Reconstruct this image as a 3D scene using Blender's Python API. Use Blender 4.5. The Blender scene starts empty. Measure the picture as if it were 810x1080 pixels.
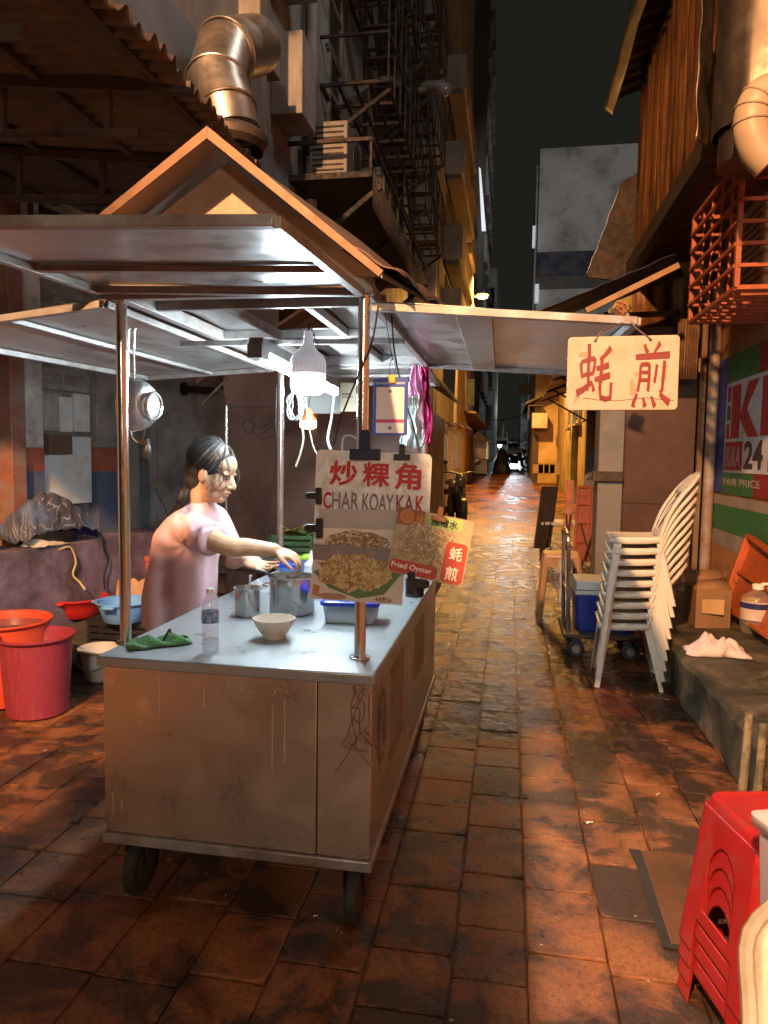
import bpy, bmesh, math, random
from mathutils import Vector, Matrix, Euler, noise
random.seed(7)
R = math.radians
SC = bpy.context.scene
COL = SC.collection
V = Vector

# ---------------------------------------------------------------- camera model
FPX, CX, CY, EYE = 749.0, 405.0, 540.0, 1.5
_v = V(((537-CX)/FPX, (484-CY)/FPX, 1.0)); _a = .0145
_u = V((_a, -1.0, -(_v.x*_a - _v.y)))
AY = _v.normalized(); AZ = _u.normalized(); AX = AY.cross(AZ)

def P(px, py, X=None, Y=None, z=None):
    """photo pixel (810 x 1080) -> world point on a plane X=, Y= or z="""
    c = V(((px-CX)/FPX, (py-CY)/FPX, 1.0))
    r = V((AX.dot(c), AY.dot(c), AZ.dot(c)))
    t = X/r.x if X is not None else Y/r.y if Y is not None else (z-EYE)/r.z
    p = r*t
    return V((p.x, p.y, p.z+EYE))

def GZ(y): return 0.0 if y < 8 else .034*(y-8)

# ---------------------------------------------------------------- materials
MATS = {}
def nodes(name):
    m = bpy.data.materials.new(name); m.use_nodes = True
    nt = m.node_tree; nt.nodes.clear()
    out = nt.nodes.new('ShaderNodeOutputMaterial')
    b = nt.nodes.new('ShaderNodeBsdfPrincipled')
    nt.links.new(b.outputs[0], out.inputs[0])
    return m, nt, b
def nn(nt, t, **kw):
    n = nt.nodes.new(t)
    for k, v in kw.items(): setattr(n, k, v)
    return n
def rgba(c): return (c[0], c[1], c[2], 1.0)
def coords(nt, kind='Object', scale=(1,1,1), rot=(0,0,0), loc=(0,0,0)):
    t = nn(nt, 'ShaderNodeTexCoord'); mp = nn(nt, 'ShaderNodeMapping')
    mp.inputs['Scale'].default_value = scale; mp.inputs['Rotation'].default_value = rot; mp.inputs['Location'].default_value = loc
    nt.links.new(t.outputs[kind], mp.inputs['Vector']); return mp.outputs[0]
def noise_tex(nt, vec, scale, detail=5, rough=.6, dist=0):
    n = nn(nt, 'ShaderNodeTexNoise'); n.inputs['Scale'].default_value = scale
    n.inputs['Detail'].default_value = detail; n.inputs['Roughness'].default_value = rough; n.inputs['Distortion'].default_value = dist
    nt.links.new(vec, n.inputs['Vector']); return n.outputs['Fac']
def ramp(nt, fac, stops, interp='LINEAR'):
    r = nn(nt, 'ShaderNodeValToRGB'); r.color_ramp.interpolation = interp
    e = r.color_ramp.elements
    while len(e) < len(stops): e.new(.5)
    for i, (p, c) in enumerate(stops):
        e[i].position = p; e[i].color = rgba(c) if not isinstance(c, (int, float)) else (c, c, c, 1)
    nt.links.new(fac, r.inputs[0]); return r.outputs[0]
def mix(nt, fac, a, b, mode='MIX'):
    m = nn(nt, 'ShaderNodeMix'); m.data_type = 'RGBA'; m.blend_type = mode
    def put(s, v):
        if isinstance(v, bpy.types.NodeSocket): nt.links.new(v, s)
        elif isinstance(v, (int, float)): s.default_value = v
        else: s.default_value = rgba(v)
    put(m.inputs[0], fac); put(m.inputs[6], a); put(m.inputs[7], b); return m.outputs[2]
def mth(nt, op, a, b=None):
    m = nn(nt, 'ShaderNodeMath', operation=op)
    for i, v in enumerate((a, b)):
        if v is None: continue
        if isinstance(v, bpy.types.NodeSocket): nt.links.new(v, m.inputs[i])
        else: m.inputs[i].default_value = v
    return m.outputs[0]
def bump(nt, b, h, strength, dist=.01):
    n = nn(nt, 'ShaderNodeBump'); n.inputs['Strength'].default_value = strength; n.inputs['Distance'].default_value = dist
    nt.links.new(h, n.inputs['Height']); nt.links.new(n.outputs[0], b.inputs['Normal']); return n

def M(name, col, rough=.5, metal=0.0, var=.25, sc=6, dirt=None, damt=.5, dsc=3, bmp=0.0, bsc=40, stretch=(1,1,1), spec=.5, trans=0.0, alpha=1.0, sss=0):
    """generic aged material: base colour with noise variation, optional dirt patches and bump"""
    if name in MATS: return MATS[name]
    m, nt, b = nodes(name)
    vec = coords(nt, 'Object', stretch)
    n1 = noise_tex(nt, vec, sc)
    lo = [c*(1-var) for c in col]; hi = [min(1, c*(1+var*.6)) for c in col]
    c = ramp(nt, n1, [(.3, lo), (.7, hi)])
    if dirt is not None:
        n2 = noise_tex(nt, vec, dsc, 8, .68)
        f = ramp(nt, n2, [(.62-.3*damt, 0.0), (.78-.2*damt, 1.0)])
        c = mix(nt, mth(nt, 'MULTIPLY', f, min(1, .55+damt*.5)), c, dirt)
    nt.links.new(c, b.inputs['Base Color'])
    n3 = noise_tex(nt, vec, sc*2.3)
    rr = ramp(nt, n3, [(.3, max(.02, rough*.75)), (.7, min(1, rough*1.25))])
    nt.links.new(rr, b.inputs['Roughness'])
    b.inputs['Metallic'].default_value = metal
    b.inputs['Specular IOR Level'].default_value = spec
    b.inputs['Transmission Weight'].default_value = trans
    b.inputs['Alpha'].default_value = alpha
    if sss:
        b.inputs['Subsurface Weight'].default_value = sss; b.inputs['Subsurface Radius'].default_value = (.012, .005, .003)
        b.inputs['Subsurface Scale'].default_value = .6
    if bmp:
        bump(nt, b, noise_tex(nt, vec, bsc, 6), bmp, .01)
    MATS[name] = m; return m

def E(name, col, strength):
    if name in MATS: return MATS[name]
    m, nt, b = nodes(name)
    b.inputs['Base Color'].default_value = (.8, .8, .8, 1)
    b.inputs['Emission Color'].default_value = rgba(col); b.inputs['Emission Strength'].default_value = strength
    MATS[name] = m; return m

def steel(name, col=(.55,.55,.54), rough=.3, axis='Z', streak=.5, stain=(.22,.15,.09), samt=.45, bmp=.08):
    """stained brushed sheet steel"""
    if name in MATS: return MATS[name]
    m, nt, b = nodes(name)
    st = {'X': (.6, 30, 30), 'Y': (30, .6, 30), 'Z': (30, 30, .6)}[axis]
    v1 = coords(nt, 'Object', st); v2 = coords(nt, 'Object')
    br = noise_tex(nt, v1, 4, 6, .7)
    bl = noise_tex(nt, v2, 2.6, 8, .66)
    f = ramp(nt, bl, [(.5, 0.0), (.72, 1.0)])
    c = ramp(nt, br, [(.2, [x*(1-.35*streak) for x in col]), (.8, col)])
    c = mix(nt, mth(nt, 'MULTIPLY', f, samt), c, stain)
    v3 = coords(nt, 'Object', (26, 26, 1.1)); dr = ramp(nt, noise_tex(nt, v3, 1.6, 5, .6), [(.60, 0.0), (.70, .55)])
    c = mix(nt, mth(nt, 'MULTIPLY', dr, samt), c, [x*.55 for x in stain])
    v4 = coords(nt, 'Object', (3, 3, 160) if axis != 'Z' else (160, 160, 3), rot=(.05, .1, .12)); scr = ramp(nt, noise_tex(nt, v4, 2.2, 3, .5), [(.66, 0.0), (.70, .35)])
    c = mix(nt, scr, c, [min(1, x*1.35) for x in col])
    nt.links.new(c, b.inputs['Base Color'])
    b.inputs['Metallic'].default_value = .92
    r = ramp(nt, noise_tex(nt, v2, 7, 7, .65), [(.25, max(.05, rough-.12)), (.75, rough+.18)])
    nt.links.new(r, b.inputs['Roughness'])
    h = mth(nt, 'ADD', mth(nt, 'MULTIPLY', br, .12), noise_tex(nt, v2, 3.5, 3))
    bump(nt, b, h, bmp, .02)
    MATS[name] = m; return m

# ---------------------------------------------------------------- objects
def tag(o, label=None, cat=None, group=None, kind=None):
    if label: o['label'] = label
    if cat: o['category'] = cat
    if group: o['group'] = group
    if kind: o['kind'] = kind
    return o
def thing(name, loc, label, cat, group=None):
    o = bpy.data.objects.new(name, None); COL.objects.link(o)
    o.empty_display_size = .1; o.location = V(loc); o['_w'] = 0
    del o['_w']
    return tag(o, label, cat, group)
def worldloc(o):
    w = V((0,0,0))
    while o is not None: w += o.location; o = o.parent
    return w
def basis(zdir, xhint=V((0,0,1))):
    z = V(zdir).normalized()
    x = xhint.cross(z)
    if x.length < 1e-4: x = V((1,0,0)).cross(z)
    if x.length < 1e-4: x = V((0,1,0)).cross(z)
    x.normalize(); return x, z.cross(x), z

class MB:
    def __init__(s): s.v = []; s.f = []; s.mi = []; s.cur = 0
    def add(s, vs, fs):
        n = len(s.v); s.v += [V(p) for p in vs]
        for f in fs: s.f.append([i+n for i in f]); s.mi.append(s.cur)
        return s
    def box(s, c, size, rot=None):
        c = V(c); h = V(size)*.5; vs = []
        for z in (-1,1):
            for x, y in ((-1,-1),(1,-1),(1,1),(-1,1)):
                p = V((x*h.x, y*h.y, z*h.z))
                if rot is not None: p = rot @ p
                vs.append(c+p)
        return s.add(vs, [(3,2,1,0),(4,5,6,7),(0,1,5,4),(1,2,6,5),(2,3,7,6),(3,0,4,7)])
    def bb(s, x0, x1, y0, y1, z0, z1):
        return s.box(((x0+x1)/2,(y0+y1)/2,(z0+z1)/2), (abs(x1-x0),abs(y1-y0),abs(z1-z0)))
    def bar(s, a, b, w, h=None, up=V((0,0,1))):
        a = V(a); b = V(b); h = h or w; x, y, z = basis(b-a, up)
        vs = []
        for p in (a, b):
            for i, j in ((-1,-1),(1,-1),(1,1),(-1,1)): vs.append(p + x*(i*w/2) + y*(j*h/2))
        return s.add(vs, [(3,2,1,0),(4,5,6,7),(0,1,5,4),(1,2,6,5),(2,3,7,6),(3,0,4,7)])
    def cyl(s, a, b, r0, r1=None, n=16, cap=True):
        a = V(a); b = V(b); r1 = r0 if r1 is None else r1; x, y, z = basis(b-a)
        vs = []
        for p, r in ((a, r0), (b, r1)):
            for i in range(n):
                t = 2*math.pi*i/n; vs.append(p + x*(r*math.cos(t)) + y*(r*math.sin(t)))
        fs = [(i, (i+1)%n, n+(i+1)%n, n+i) for i in range(n)]
        if cap: fs += [tuple(range(n-1,-1,-1)), tuple(range(n, 2*n))]
        return s.add(vs, fs)
    def tube(s, pts, r, n=8, cap=True, flat=1.0):
        pts = [V(p) for p in pts]; k = len(pts); vs = []
        rs = r if isinstance(r, (list, tuple)) else [r]*k
        t0 = (pts[1]-pts[0]).normalized(); x, y, _ = basis(t0)
        for i, p in enumerate(pts):
            t = ((pts[min(i+1,k-1)]-pts[max(i-1,0)])).normalized()
            x = (x - t*x.dot(t)).normalized(); y = t.cross(x)
            for j in range(n):
                a = 2*math.pi*j/n; vs.append(p + x*(rs[i]*math.cos(a)) + y*(rs[i]*math.sin(a)*flat))
        fs = [(i*n+j, i*n+(j+1)%n, (i+1)*n+(j+1)%n, (i+1)*n+j) for i in range(k-1) for j in range(n)]
        if cap: fs += [tuple(range(n-1,-1,-1)), tuple(range((k-1)*n, k*n))]
        return s.add(vs, fs)
    def lathe(s, c, prof, n=28, axis=None, sq=(1,1), capb=False, capt=False, ang=0):
        c = V(c); x, y, z = (V((1,0,0)), V((0,1,0)), V((0,0,1))) if axis is None else basis(axis)
        vs = []
        for r, h in prof:
            for i in range(n):
                t = 2*math.pi*i/n+ang; vs.append(c + x*(r*math.cos(t)*sq[0]) + y*(r*math.sin(t)*sq[1]) + z*h)
        k = len(prof)
        fs = [(a*n+i, a*n+(i+1)%n, (a+1)*n+(i+1)%n, (a+1)*n+i) for a in range(k-1) for i in range(n)]
        if capb: fs.append(tuple(range(n-1,-1,-1)))
        if capt: fs.append(tuple(range((k-1)*n, k*n)))
        return s.add(vs, fs)
    def ell(s, c, r, rot=None, nu=16, nv=10):
        c = V(c); r = (r, r, r) if isinstance(r, (int, float)) else r; vs = []
        for j in range(1, nv):
            ph = math.pi*j/nv
            for i in range(nu):
                t = 2*math.pi*i/nu
                p = V((r[0]*math.sin(ph)*math.cos(t), r[1]*math.sin(ph)*math.sin(t), r[2]*math.cos(ph)))
                if rot is not None: p = rot @ p
                vs.append(c+p)
        t = V((0,0,r[2])); b = V((0,0,-r[2]))
        if rot is not None: t = rot@t; b = rot@b
        vs += [c+t, c+b]; N = (nv-1)*nu
        fs = [(j*nu+i, (j+1)*nu+i, (j+1)*nu+(i+1)%nu, j*nu+(i+1)%nu) for j in range(nv-2) for i in range(nu)]
        fs += [(N, i, (i+1)%nu) for i in range(nu)] + [(N+1, (nv-2)*nu+(i+1)%nu, (nv-2)*nu+i) for i in range(nu)]
        return s.add(vs, fs)
    def prism(s, poly, d):
        """closed planar polygon (3D points) extruded by vector d"""
        n = len(poly); d = V(d); vs = [V(p) for p in poly] + [V(p)+d for p in poly]
        return s.add(vs, [tuple(range(n-1,-1,-1)), tuple(range(n, 2*n))] + [(i, (i+1)%n, n+(i+1)%n, n+i) for i in range(n)])
    def grid(s, fn, nu, nv):
        vs = [V(fn(i/nu, j/nv)) for j in range(nv+1) for i in range(nu+1)]
        fs = [(j*(nu+1)+i, j*(nu+1)+i+1, (j+1)*(nu+1)+i+1, (j+1)*(nu+1)+i) for j in range(nv) for i in range(nu)]
        return s.add(vs, fs)
    def build(s, name, mat, parent=None, bev=0, smooth=35, solid=0, sub=0, tags=None, local=False, seg=2, fixn=True):
        me = bpy.data.meshes.new(name)
        off = worldloc(parent) if (parent is not None and not local) else V((0,0,0))
        root = V((0,0,0))
        if parent is None and not local and s.v:      # a one-mesh thing: origin at its base
            lo = [min(p[i] for p in s.v) for i in range(3)]; hi = [max(p[i] for p in s.v) for i in range(3)]
            root = V(((lo[0]+hi[0])/2, (lo[1]+hi[1])/2, lo[2])); off = root
        me.from_pydata([tuple(p-off) for p in s.v], [], s.f)
        for m in (mat if isinstance(mat, (list, tuple)) else [mat]): me.materials.append(m)
        for p, i in zip(me.polygons, s.mi): p.material_index = i
        if fixn:
            bm = bmesh.new(); bm.from_mesh(me); bmesh.ops.recalc_face_normals(bm, faces=bm.faces); bm.to_mesh(me); bm.free()
        if smooth:
            me.shade_smooth()
            me.set_sharp_from_angle(angle=R(smooth))
        o = bpy.data.objects.new(name, me); COL.objects.link(o)
        o.location = root
        if parent is not None: o.parent = parent
        if solid:
            md = o.modifiers.new('solid', 'SOLIDIFY'); md.thickness = solid; md.offset = 0
        if bev:
            md = o.modifiers.new('bevel', 'BEVEL'); md.width = bev; md.segments = seg; md.limit_method = 'ANGLE'; md.angle_limit = R(40)
            md.harden_normals = False
        if sub:
            md = o.modifiers.new('sub', 'SUBSURF'); md.levels = sub; md.render_levels = sub
        if tags: tag(o, *tags)
        return o

def copy_tree(o, parent=None):
    c = o.copy(); COL.objects.link(c)
    if parent is not None: c.parent = parent
    for ch in list(o.children): copy_tree(ch, c)
    return c

def evaluated_mesh(o):
    dg = bpy.context.evaluated_depsgraph_get(); dg.update()
    return bpy.data.meshes.new_from_object(o.evaluated_get(dg))
def remesh(mb, voxel, smooth=6, fac=.5):
    """union of overlapping shapes -> one continuous mesh"""
    o = mb.build('tmp', [], None, smooth=0, local=True)
    md = o.modifiers.new('r', 'REMESH'); md.mode = 'VOXEL'; md.voxel_size = voxel
    if smooth:
        ms = o.modifiers.new('s', 'SMOOTH'); ms.iterations = smooth; ms.factor = fac
    me = evaluated_mesh(o)
    bpy.data.objects.remove(o)
    return me
def remesh_again(me, voxel, smooth=3, fac=.5):
    o = bpy.data.objects.new('tmp', me); COL.objects.link(o)
    md = o.modifiers.new('r', 'REMESH'); md.mode = 'VOXEL'; md.voxel_size = voxel
    if smooth: ms = o.modifiers.new('s', 'SMOOTH'); ms.iterations = smooth; ms.factor = fac
    m2 = evaluated_mesh(o); bpy.data.objects.remove(o); return m2
def mesh_obj(me, name, mat, parent=None, tags=None, smooth=True):
    me.name = name; me.materials.clear(); me.materials.append(mat)
    off = worldloc(parent)
    for v in me.vertices: v.co -= off
    if smooth: me.shade_smooth()
    o = bpy.data.objects.new(name, me); COL.objects.link(o)
    if parent is not None: o.parent = parent
    if tags: tag(o, *tags)
    return o

def text(name, body, mat, parent, origin, xd, yd, height, width=None, bold=0.0, depth=.0012, shear=0, spacing=1.0, fat=0.0):
    """lettering as real flat mesh; origin = lower left, height = cap/glyph height"""
    cu = bpy.data.curves.new(name, 'FONT'); cu.body = body; cu.offset = bold; cu.extrude = .001; cu.shear = shear; cu.space_character = spacing
    o = bpy.data.objects.new(name, cu); COL.objects.link(o)
    me = evaluated_mesh(o); bpy.data.objects.remove(o)
    if fat:                                     # thicken strokes: shifted copies in one mesh, each a hair deeper
        bm = bmesh.new(); bm.from_mesh(me); src = list(bm.verts)+list(bm.edges)+list(bm.faces); h0 = max(v.co.y for v in bm.verts)-min(v.co.y for v in bm.verts)
        for k, (ax, ay) in enumerate(((1,0),(-1,0),(0,1),(0,-1),(.7,.7),(-.7,-.7))):
            r = bmesh.ops.duplicate(bm, geom=src)
            for e in r['geom']:
                if isinstance(e, bmesh.types.BMVert): e.co.x += ax*fat*h0; e.co.y += ay*fat*h0; e.co.z += .00012*(k+1)*h0/height if e.co.z > 0 else 0
        bm.to_mesh(me); bm.free()
    xs = [v.co.x for v in me.vertices]; ys = [v.co.y for v in me.vertices]
    x0, x1, y0, y1 = min(xs), max(xs), min(ys), max(ys)
    sy = height/(y1-y0); sx = sy if width is None else width/(x1-x0)
    xd = V(xd).normalized(); yd = V(yd).normalized(); zd = xd.cross(yd); origin = V(origin)
    off = worldloc(parent)
    for v in me.vertices:
        x = (v.co.x-x0)*sx; y = (v.co.y-y0)*sy; z = (depth+(v.co.z-.001)*height/(y1-y0)*.999) if v.co.z > 0 else 0
        v.co = origin + xd*x + yd*y + zd*z - off
    me.materials.clear(); me.materials.append(mat)
    t = bpy.data.objects.new(name, me); COL.objects.link(t); t.parent = parent
    return t
def frame_map(o, xd, yd):
    """returns fn(u, v, h) -> world point on a board with lower-left o"""
    o = V(o); xd = V(xd).normalized(); yd = V(yd).normalized(); zd = xd.cross(yd)
    return (lambda u, v, h=0: o + xd*u + yd*v + zd*h), xd, yd, zd
def rrect(w, h, r, k=5, x0=0, y0=0):
    pts = []
    for cx, cy, a0 in ((w-r, r, -90), (w-r, h-r, 0), (r, h-r, 90), (r, r, 180)):
        for i in range(k+1):
            a = R(a0+90*i/k); pts.append((x0+cx+r*math.cos(a), y0+cy+r*math.sin(a)))
    return pts
def disc(cx, cy, rx, ry, n=24, a0=0, a1=360):
    return [(cx+rx*math.cos(R(a0+(a1-a0)*i/n)), cy+ry*math.sin(R(a0+(a1-a0)*i/n))) for i in range(n if a1-a0 >= 360 else n+1)]
def wob(a, b, n, sag, jit=0.0):
    """a hanging wire between two points"""
    a = V(a); b = V(b)
    return [a.lerp(b, i/n) + V((random.uniform(-jit, jit), random.uniform(-jit, jit), -sag*4*(i/n)*(1-i/n))) for i in range(n+1)]
def smoothpath(pts, n=6):
    pts = [V(p) for p in pts]; out = []
    for i in range(len(pts)-1):
        p0 = pts[max(i-1,0)]; p1 = pts[i]; p2 = pts[i+1]; p3 = pts[min(i+2, len(pts)-1)]
        for k in range(n):
            t = k/n
            out.append(.5*((2*p1)+(p2-p0)*t+(2*p0-5*p1+4*p2-p3)*t*t+(3*p1-p0-3*p2+p3)*t**3))
    return out+[pts[-1]]
# ================================================================ camera, world, lamps
cam = bpy.data.cameras.new('camera'); co = bpy.data.objects.new('camera', cam); COL.objects.link(co)
right = V((AX.x, AY.x, AZ.x)); down = V((AX.y, AY.y, AZ.y)); fwd = V((AX.z, AY.z, AZ.z))
m3 = Matrix((right, -down, -fwd)).transposed()
co.matrix_world = Matrix.Translation((0,0,EYE)) @ m3.to_4x4()
cam.sensor_fit = 'AUTO'; cam.sensor_width = 36; cam.lens = 36*FPX/1080; cam.clip_start = .05; cam.clip_end = 900
SC.camera = co
SC.view_settings.view_transform = 'Standard'; SC.view_settings.look = 'None'; SC.view_settings.gamma = 1; SC.view_settings.exposure = 0
SC.cycles.use_denoising = True
try: SC.cycles.denoiser = 'OPENIMAGEDENOISE'
except Exception: pass
SC.cycles.max_bounces = 8; SC.cycles.diffuse_bounces = 4; SC.cycles.glossy_bounces = 4; SC.cycles.transmission_bounces = 6; SC.cycles.transparent_max_bounces = 8
SC.cycles.sample_clamp_indirect = 6; SC.cycles.caustics_reflective = False; SC.cycles.caustics_refractive = False
SC.cycles.use_light_tree = True

w = bpy.data.worlds.new('World'); SC.world = w; w.use_nodes = True
wn = w.node_tree; bg = wn.nodes['Background']
sky = wn.nodes.new('ShaderNodeTexSky'); sky.sky_type = 'NISHITA'; sky.sun_disc = False
sky.sun_elevation = R(2); sky.sun_rotation = R(200)
mx = wn.nodes.new('ShaderNodeMix'); mx.data_type = 'RGBA'; mx.inputs[0].default_value = .03
mx.inputs[6].default_value = (.0125, .0130, .0102, 1)       # clouded night sky lit from the town below
sc_ = wn.nodes.new('ShaderNodeMix'); sc_.data_type = 'RGBA'; sc_.blend_type = 'MULTIPLY'; sc_.inputs[0].default_value = 1
sc_.inputs[7].default_value = (.004, .004, .004, 1)
wn.links.new(sky.outputs[0], sc_.inputs[6]); wn.links.new(sc_.outputs[2], mx.inputs[7]); wn.links.new(mx.outputs[2], bg.inputs[0])
bg.inputs[1].default_value = 1.0

SODIUM = (1.0, .50, .22); GOLD = (1.0, .47, .09); LEDC = (.74, .90, 1.0)
def lamp(name, loc, energy, col, size=.12, target=None, angle=None, blend=.5):
    if target is None:
        l = bpy.data.lights.new(name, 'POINT'); l.shadow_soft_size = size
    else:
        l = bpy.data.lights.new(name, 'SPOT'); l.shadow_soft_size = size; l.spot_size = R(angle); l.spot_blend = blend
    l.energy = energy; l.color = col
    o = bpy.data.objects.new(name, l); COL.objects.link(o); o.location = loc
    if target is not None: o.rotation_euler = (V(target)-V(loc)).to_track_quat('-Z', 'Y').to_euler()
    return o
lamp('sodium_street_lamp_light', (-1.55, -4.0, 6.5), 8800, SODIUM, .12, (.2, 3.0, 0), 80, .35)
lamp('front_fill_light', (.8, -5.6, 3.2), 680, (1.0, .80, .60), .35)  # added warm fill from behind the viewer for posters and cart front
lamp('upper_wall_fill_light', (.6, -.5, 8.5), 120, (1.0, .92, .82), .3)  # added high fill so the upper left walls read; no fixture here
lamp('tenement_fill_light', (1.0, 4.6, 7.6), 150, (.95, .95, .92), .3)  # added neutral fill to lift the left tenement wall
lamp('lane_lamp_and_fill_light', (-.85, 20.5, 6.7), 5600, GOLD, .12, (-.85, 20.4, 0), 142, .25)
lamp('lane_lamp_and_fill_light', (.5, 13.5, 6.2), 950, GOLD, .10, (.4, 13.0, 0), 118, .3)  # added gold spot for glints on the mid-lane paving
lamp('lane_lamp_and_fill_light', (.1, 17.0, 5.0), 80, GOLD, .15)  # added gold fill to brighten the lane walls
lamp('town_floodlight', (.2, 66.0, 6.0), 1500, (.80, .92, 1.0), .4)
lamp('white_block_fill_light', (3.2, 22.0, 12.0), 2000, (.92, .93, .94), .4, (5, 38, 12), 75, .5)  # added spot that brightens the tall white block

# ================================================================ ground
def ground_mat(name, slabs):
    m, nt, b = nodes(name)
    vec = coords(nt, 'Object')
    big = noise_tex(nt, vec, 1.3, 12, .68, .5); mid = noise_tex(nt, vec, 4.2, 10, .72, .6); fine = noise_tex(nt, vec, 60, 8, .75); grit = noise_tex(nt, vec, 260, 3, .7)
    terr = ramp(nt, mid, [(.28, (.14, .054, .020)), (.5, (.25, .097, .033)), (.72, (.36, .148, .053))])
    if slabs:
        at = nn(nt, 'ShaderNodeAttribute'); at.attribute_name = 'slab_tone'
        terr = mix(nt, 1.0, terr, ramp(nt, at.outputs['Fac'], [(0, .86), (1, 1.08)]), 'MULTIPLY')
        off = mth(nt, 'MULTIPLY', mth(nt, 'SUBTRACT', at.outputs['Fac'], .5), .03)
    dirtf = mth(nt, 'ADD', mth(nt, 'MULTIPLY', big, .66), mth(nt, 'MULTIPLY', mid, .34))
    if slabs: dirtf = mth(nt, 'ADD', dirtf, off)
    f = ramp(nt, dirtf, [(.470, 0.0), (.495, .55), (.55, 1.0)])
    c = mix(nt, f, (.046, .026, .015), terr)
    c = mix(nt, .9, c, ramp(nt, fine, [(.34, .28), (.50, 1.0), (.70, 1.25)]), 'MULTIPLY')
    c = mix(nt, ramp(nt, grit, [(.66, 0.0), (.72, .6)]), c, (.33, .22, .14))
    moss = ramp(nt, noise_tex(nt, vec, 2.1, 10, .72, 1.0), [(.64, 0.0), (.67, .85)])
    c = mix(nt, moss, c, (.035, .036, .018))
    sepx = nn(nt, 'ShaderNodeSeparateXYZ'); nt.links.new(vec, sepx.inputs[0])
    edge = mth(nt, 'ADD', sepx.outputs[1], mth(nt, 'MULTIPLY', noise_tex(nt, vec, 1.6, 5, .6), 2.4))
    far = nn(nt, 'ShaderNodeMapRange'); far.interpolation_type = 'SMOOTHSTEP'; far.inputs[1].default_value = 4.2; far.inputs[2].default_value = 5.6
    nt.links.new(edge, far.inputs[0])
    pud = ramp(nt, noise_tex(nt, vec, 1.5, 8, .6, .5), [(.57, 0.0), (.61, 1.0)])            # standing damp in the hollows
    wet = mix(nt, far.outputs[0], mix(nt, pud, ramp(nt, mid, [(.34, .22), (.64, .52)]), (.20, .20, .20)), ramp(nt, mid, [(.38, .14), (.62, .40)]))
    nt.links.new(wet, b.inputs['Roughness'])
    c = mix(nt, mth(nt, 'MULTIPLY', pud, .7), c, mix(nt, 1.0, c, (.40, .36, .33), 'MULTIPLY'))
    c = mix(nt, far.outputs[0], c, mix(nt, 1.0, c, (.36, .25, .15), 'MULTIPLY'))           # soaked stone is darker
    nt.links.new(c, b.inputs['Base Color'])
    b.inputs['Specular IOR Level'].default_value = .5
    h = mth(nt, 'ADD', mth(nt, 'MULTIPLY', mid, .9), mth(nt, 'MULTIPLY', fine, .55)); h = mth(nt, 'ADD', h, mth(nt, 'MULTIPLY', grit, .22))
    v2 = nn(nt, 'ShaderNodeMapping'); v2.inputs['Scale'].default_value = (7.0, 10.0, 1); nt.links.new(vec, v2.inputs['Vector'])
    cob = nn(nt, 'ShaderNodeTexNoise'); cob.inputs['Scale'].default_value = 1.8; cob.inputs['Detail'].default_value = 5; cob.inputs['Distortion'].default_value = .6; nt.links.new(v2.outputs[0], cob.inputs['Vector'])
    h = mth(nt, 'ADD', h, mth(nt, 'MULTIPLY', mth(nt, 'MULTIPLY', cob.outputs['Fac'], far.outputs[0]), 5.0))
    if not slabs:
        mp = nn(nt, 'ShaderNodeMapping'); mp.inputs['Rotation'].default_value = (0, 0, R(90)); nt.links.new(vec, mp.inputs['Vector'])
        br = nn(nt, 'ShaderNodeTexBrick'); br.offset = .5; br.inputs['Scale'].default_value = 1; br.inputs['Brick Width'].default_value = .33; br.inputs['Row Height'].default_value = .33
        br.inputs['Mortar Size'].default_value = .008; nt.links.new(mp.outputs[0], br.inputs['Vector']); h = mth(nt, 'SUBTRACT', h, mth(nt, 'MULTIPLY', br.outputs['Fac'], 2.0))
    bump(nt, b, h, .9, .011)
    return m
G = MB()
ys = [-12, -6, 0, 2, 4, 6, 7, 8, 9, 10, 12, 15, 20, 25, 30, 40, 60, 90, 140, 260]
xs = [-60, -30, -12, -6, -4, -3, -2, -1, 0, 1, 2, 3, 4, 6, 12, 30, 60]
def gz_(x, y): return GZ(y)-(.014 if (-4 <= x <= 2 and -1 < y < 12) else 0)
vs = [(x, y, gz_(x, y)) for y in ys for x in xs]; nx = len(xs)
G.add(vs, [(j*nx+i, j*nx+i+1, (j+1)*nx+i+1, (j+1)*nx+i) for j in range(len(ys)-1) for i in range(nx-1)])
go = G.build('ground', ground_mat('wet_lane_ground', False), smooth=0); tag(go, kind='structure')
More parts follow.
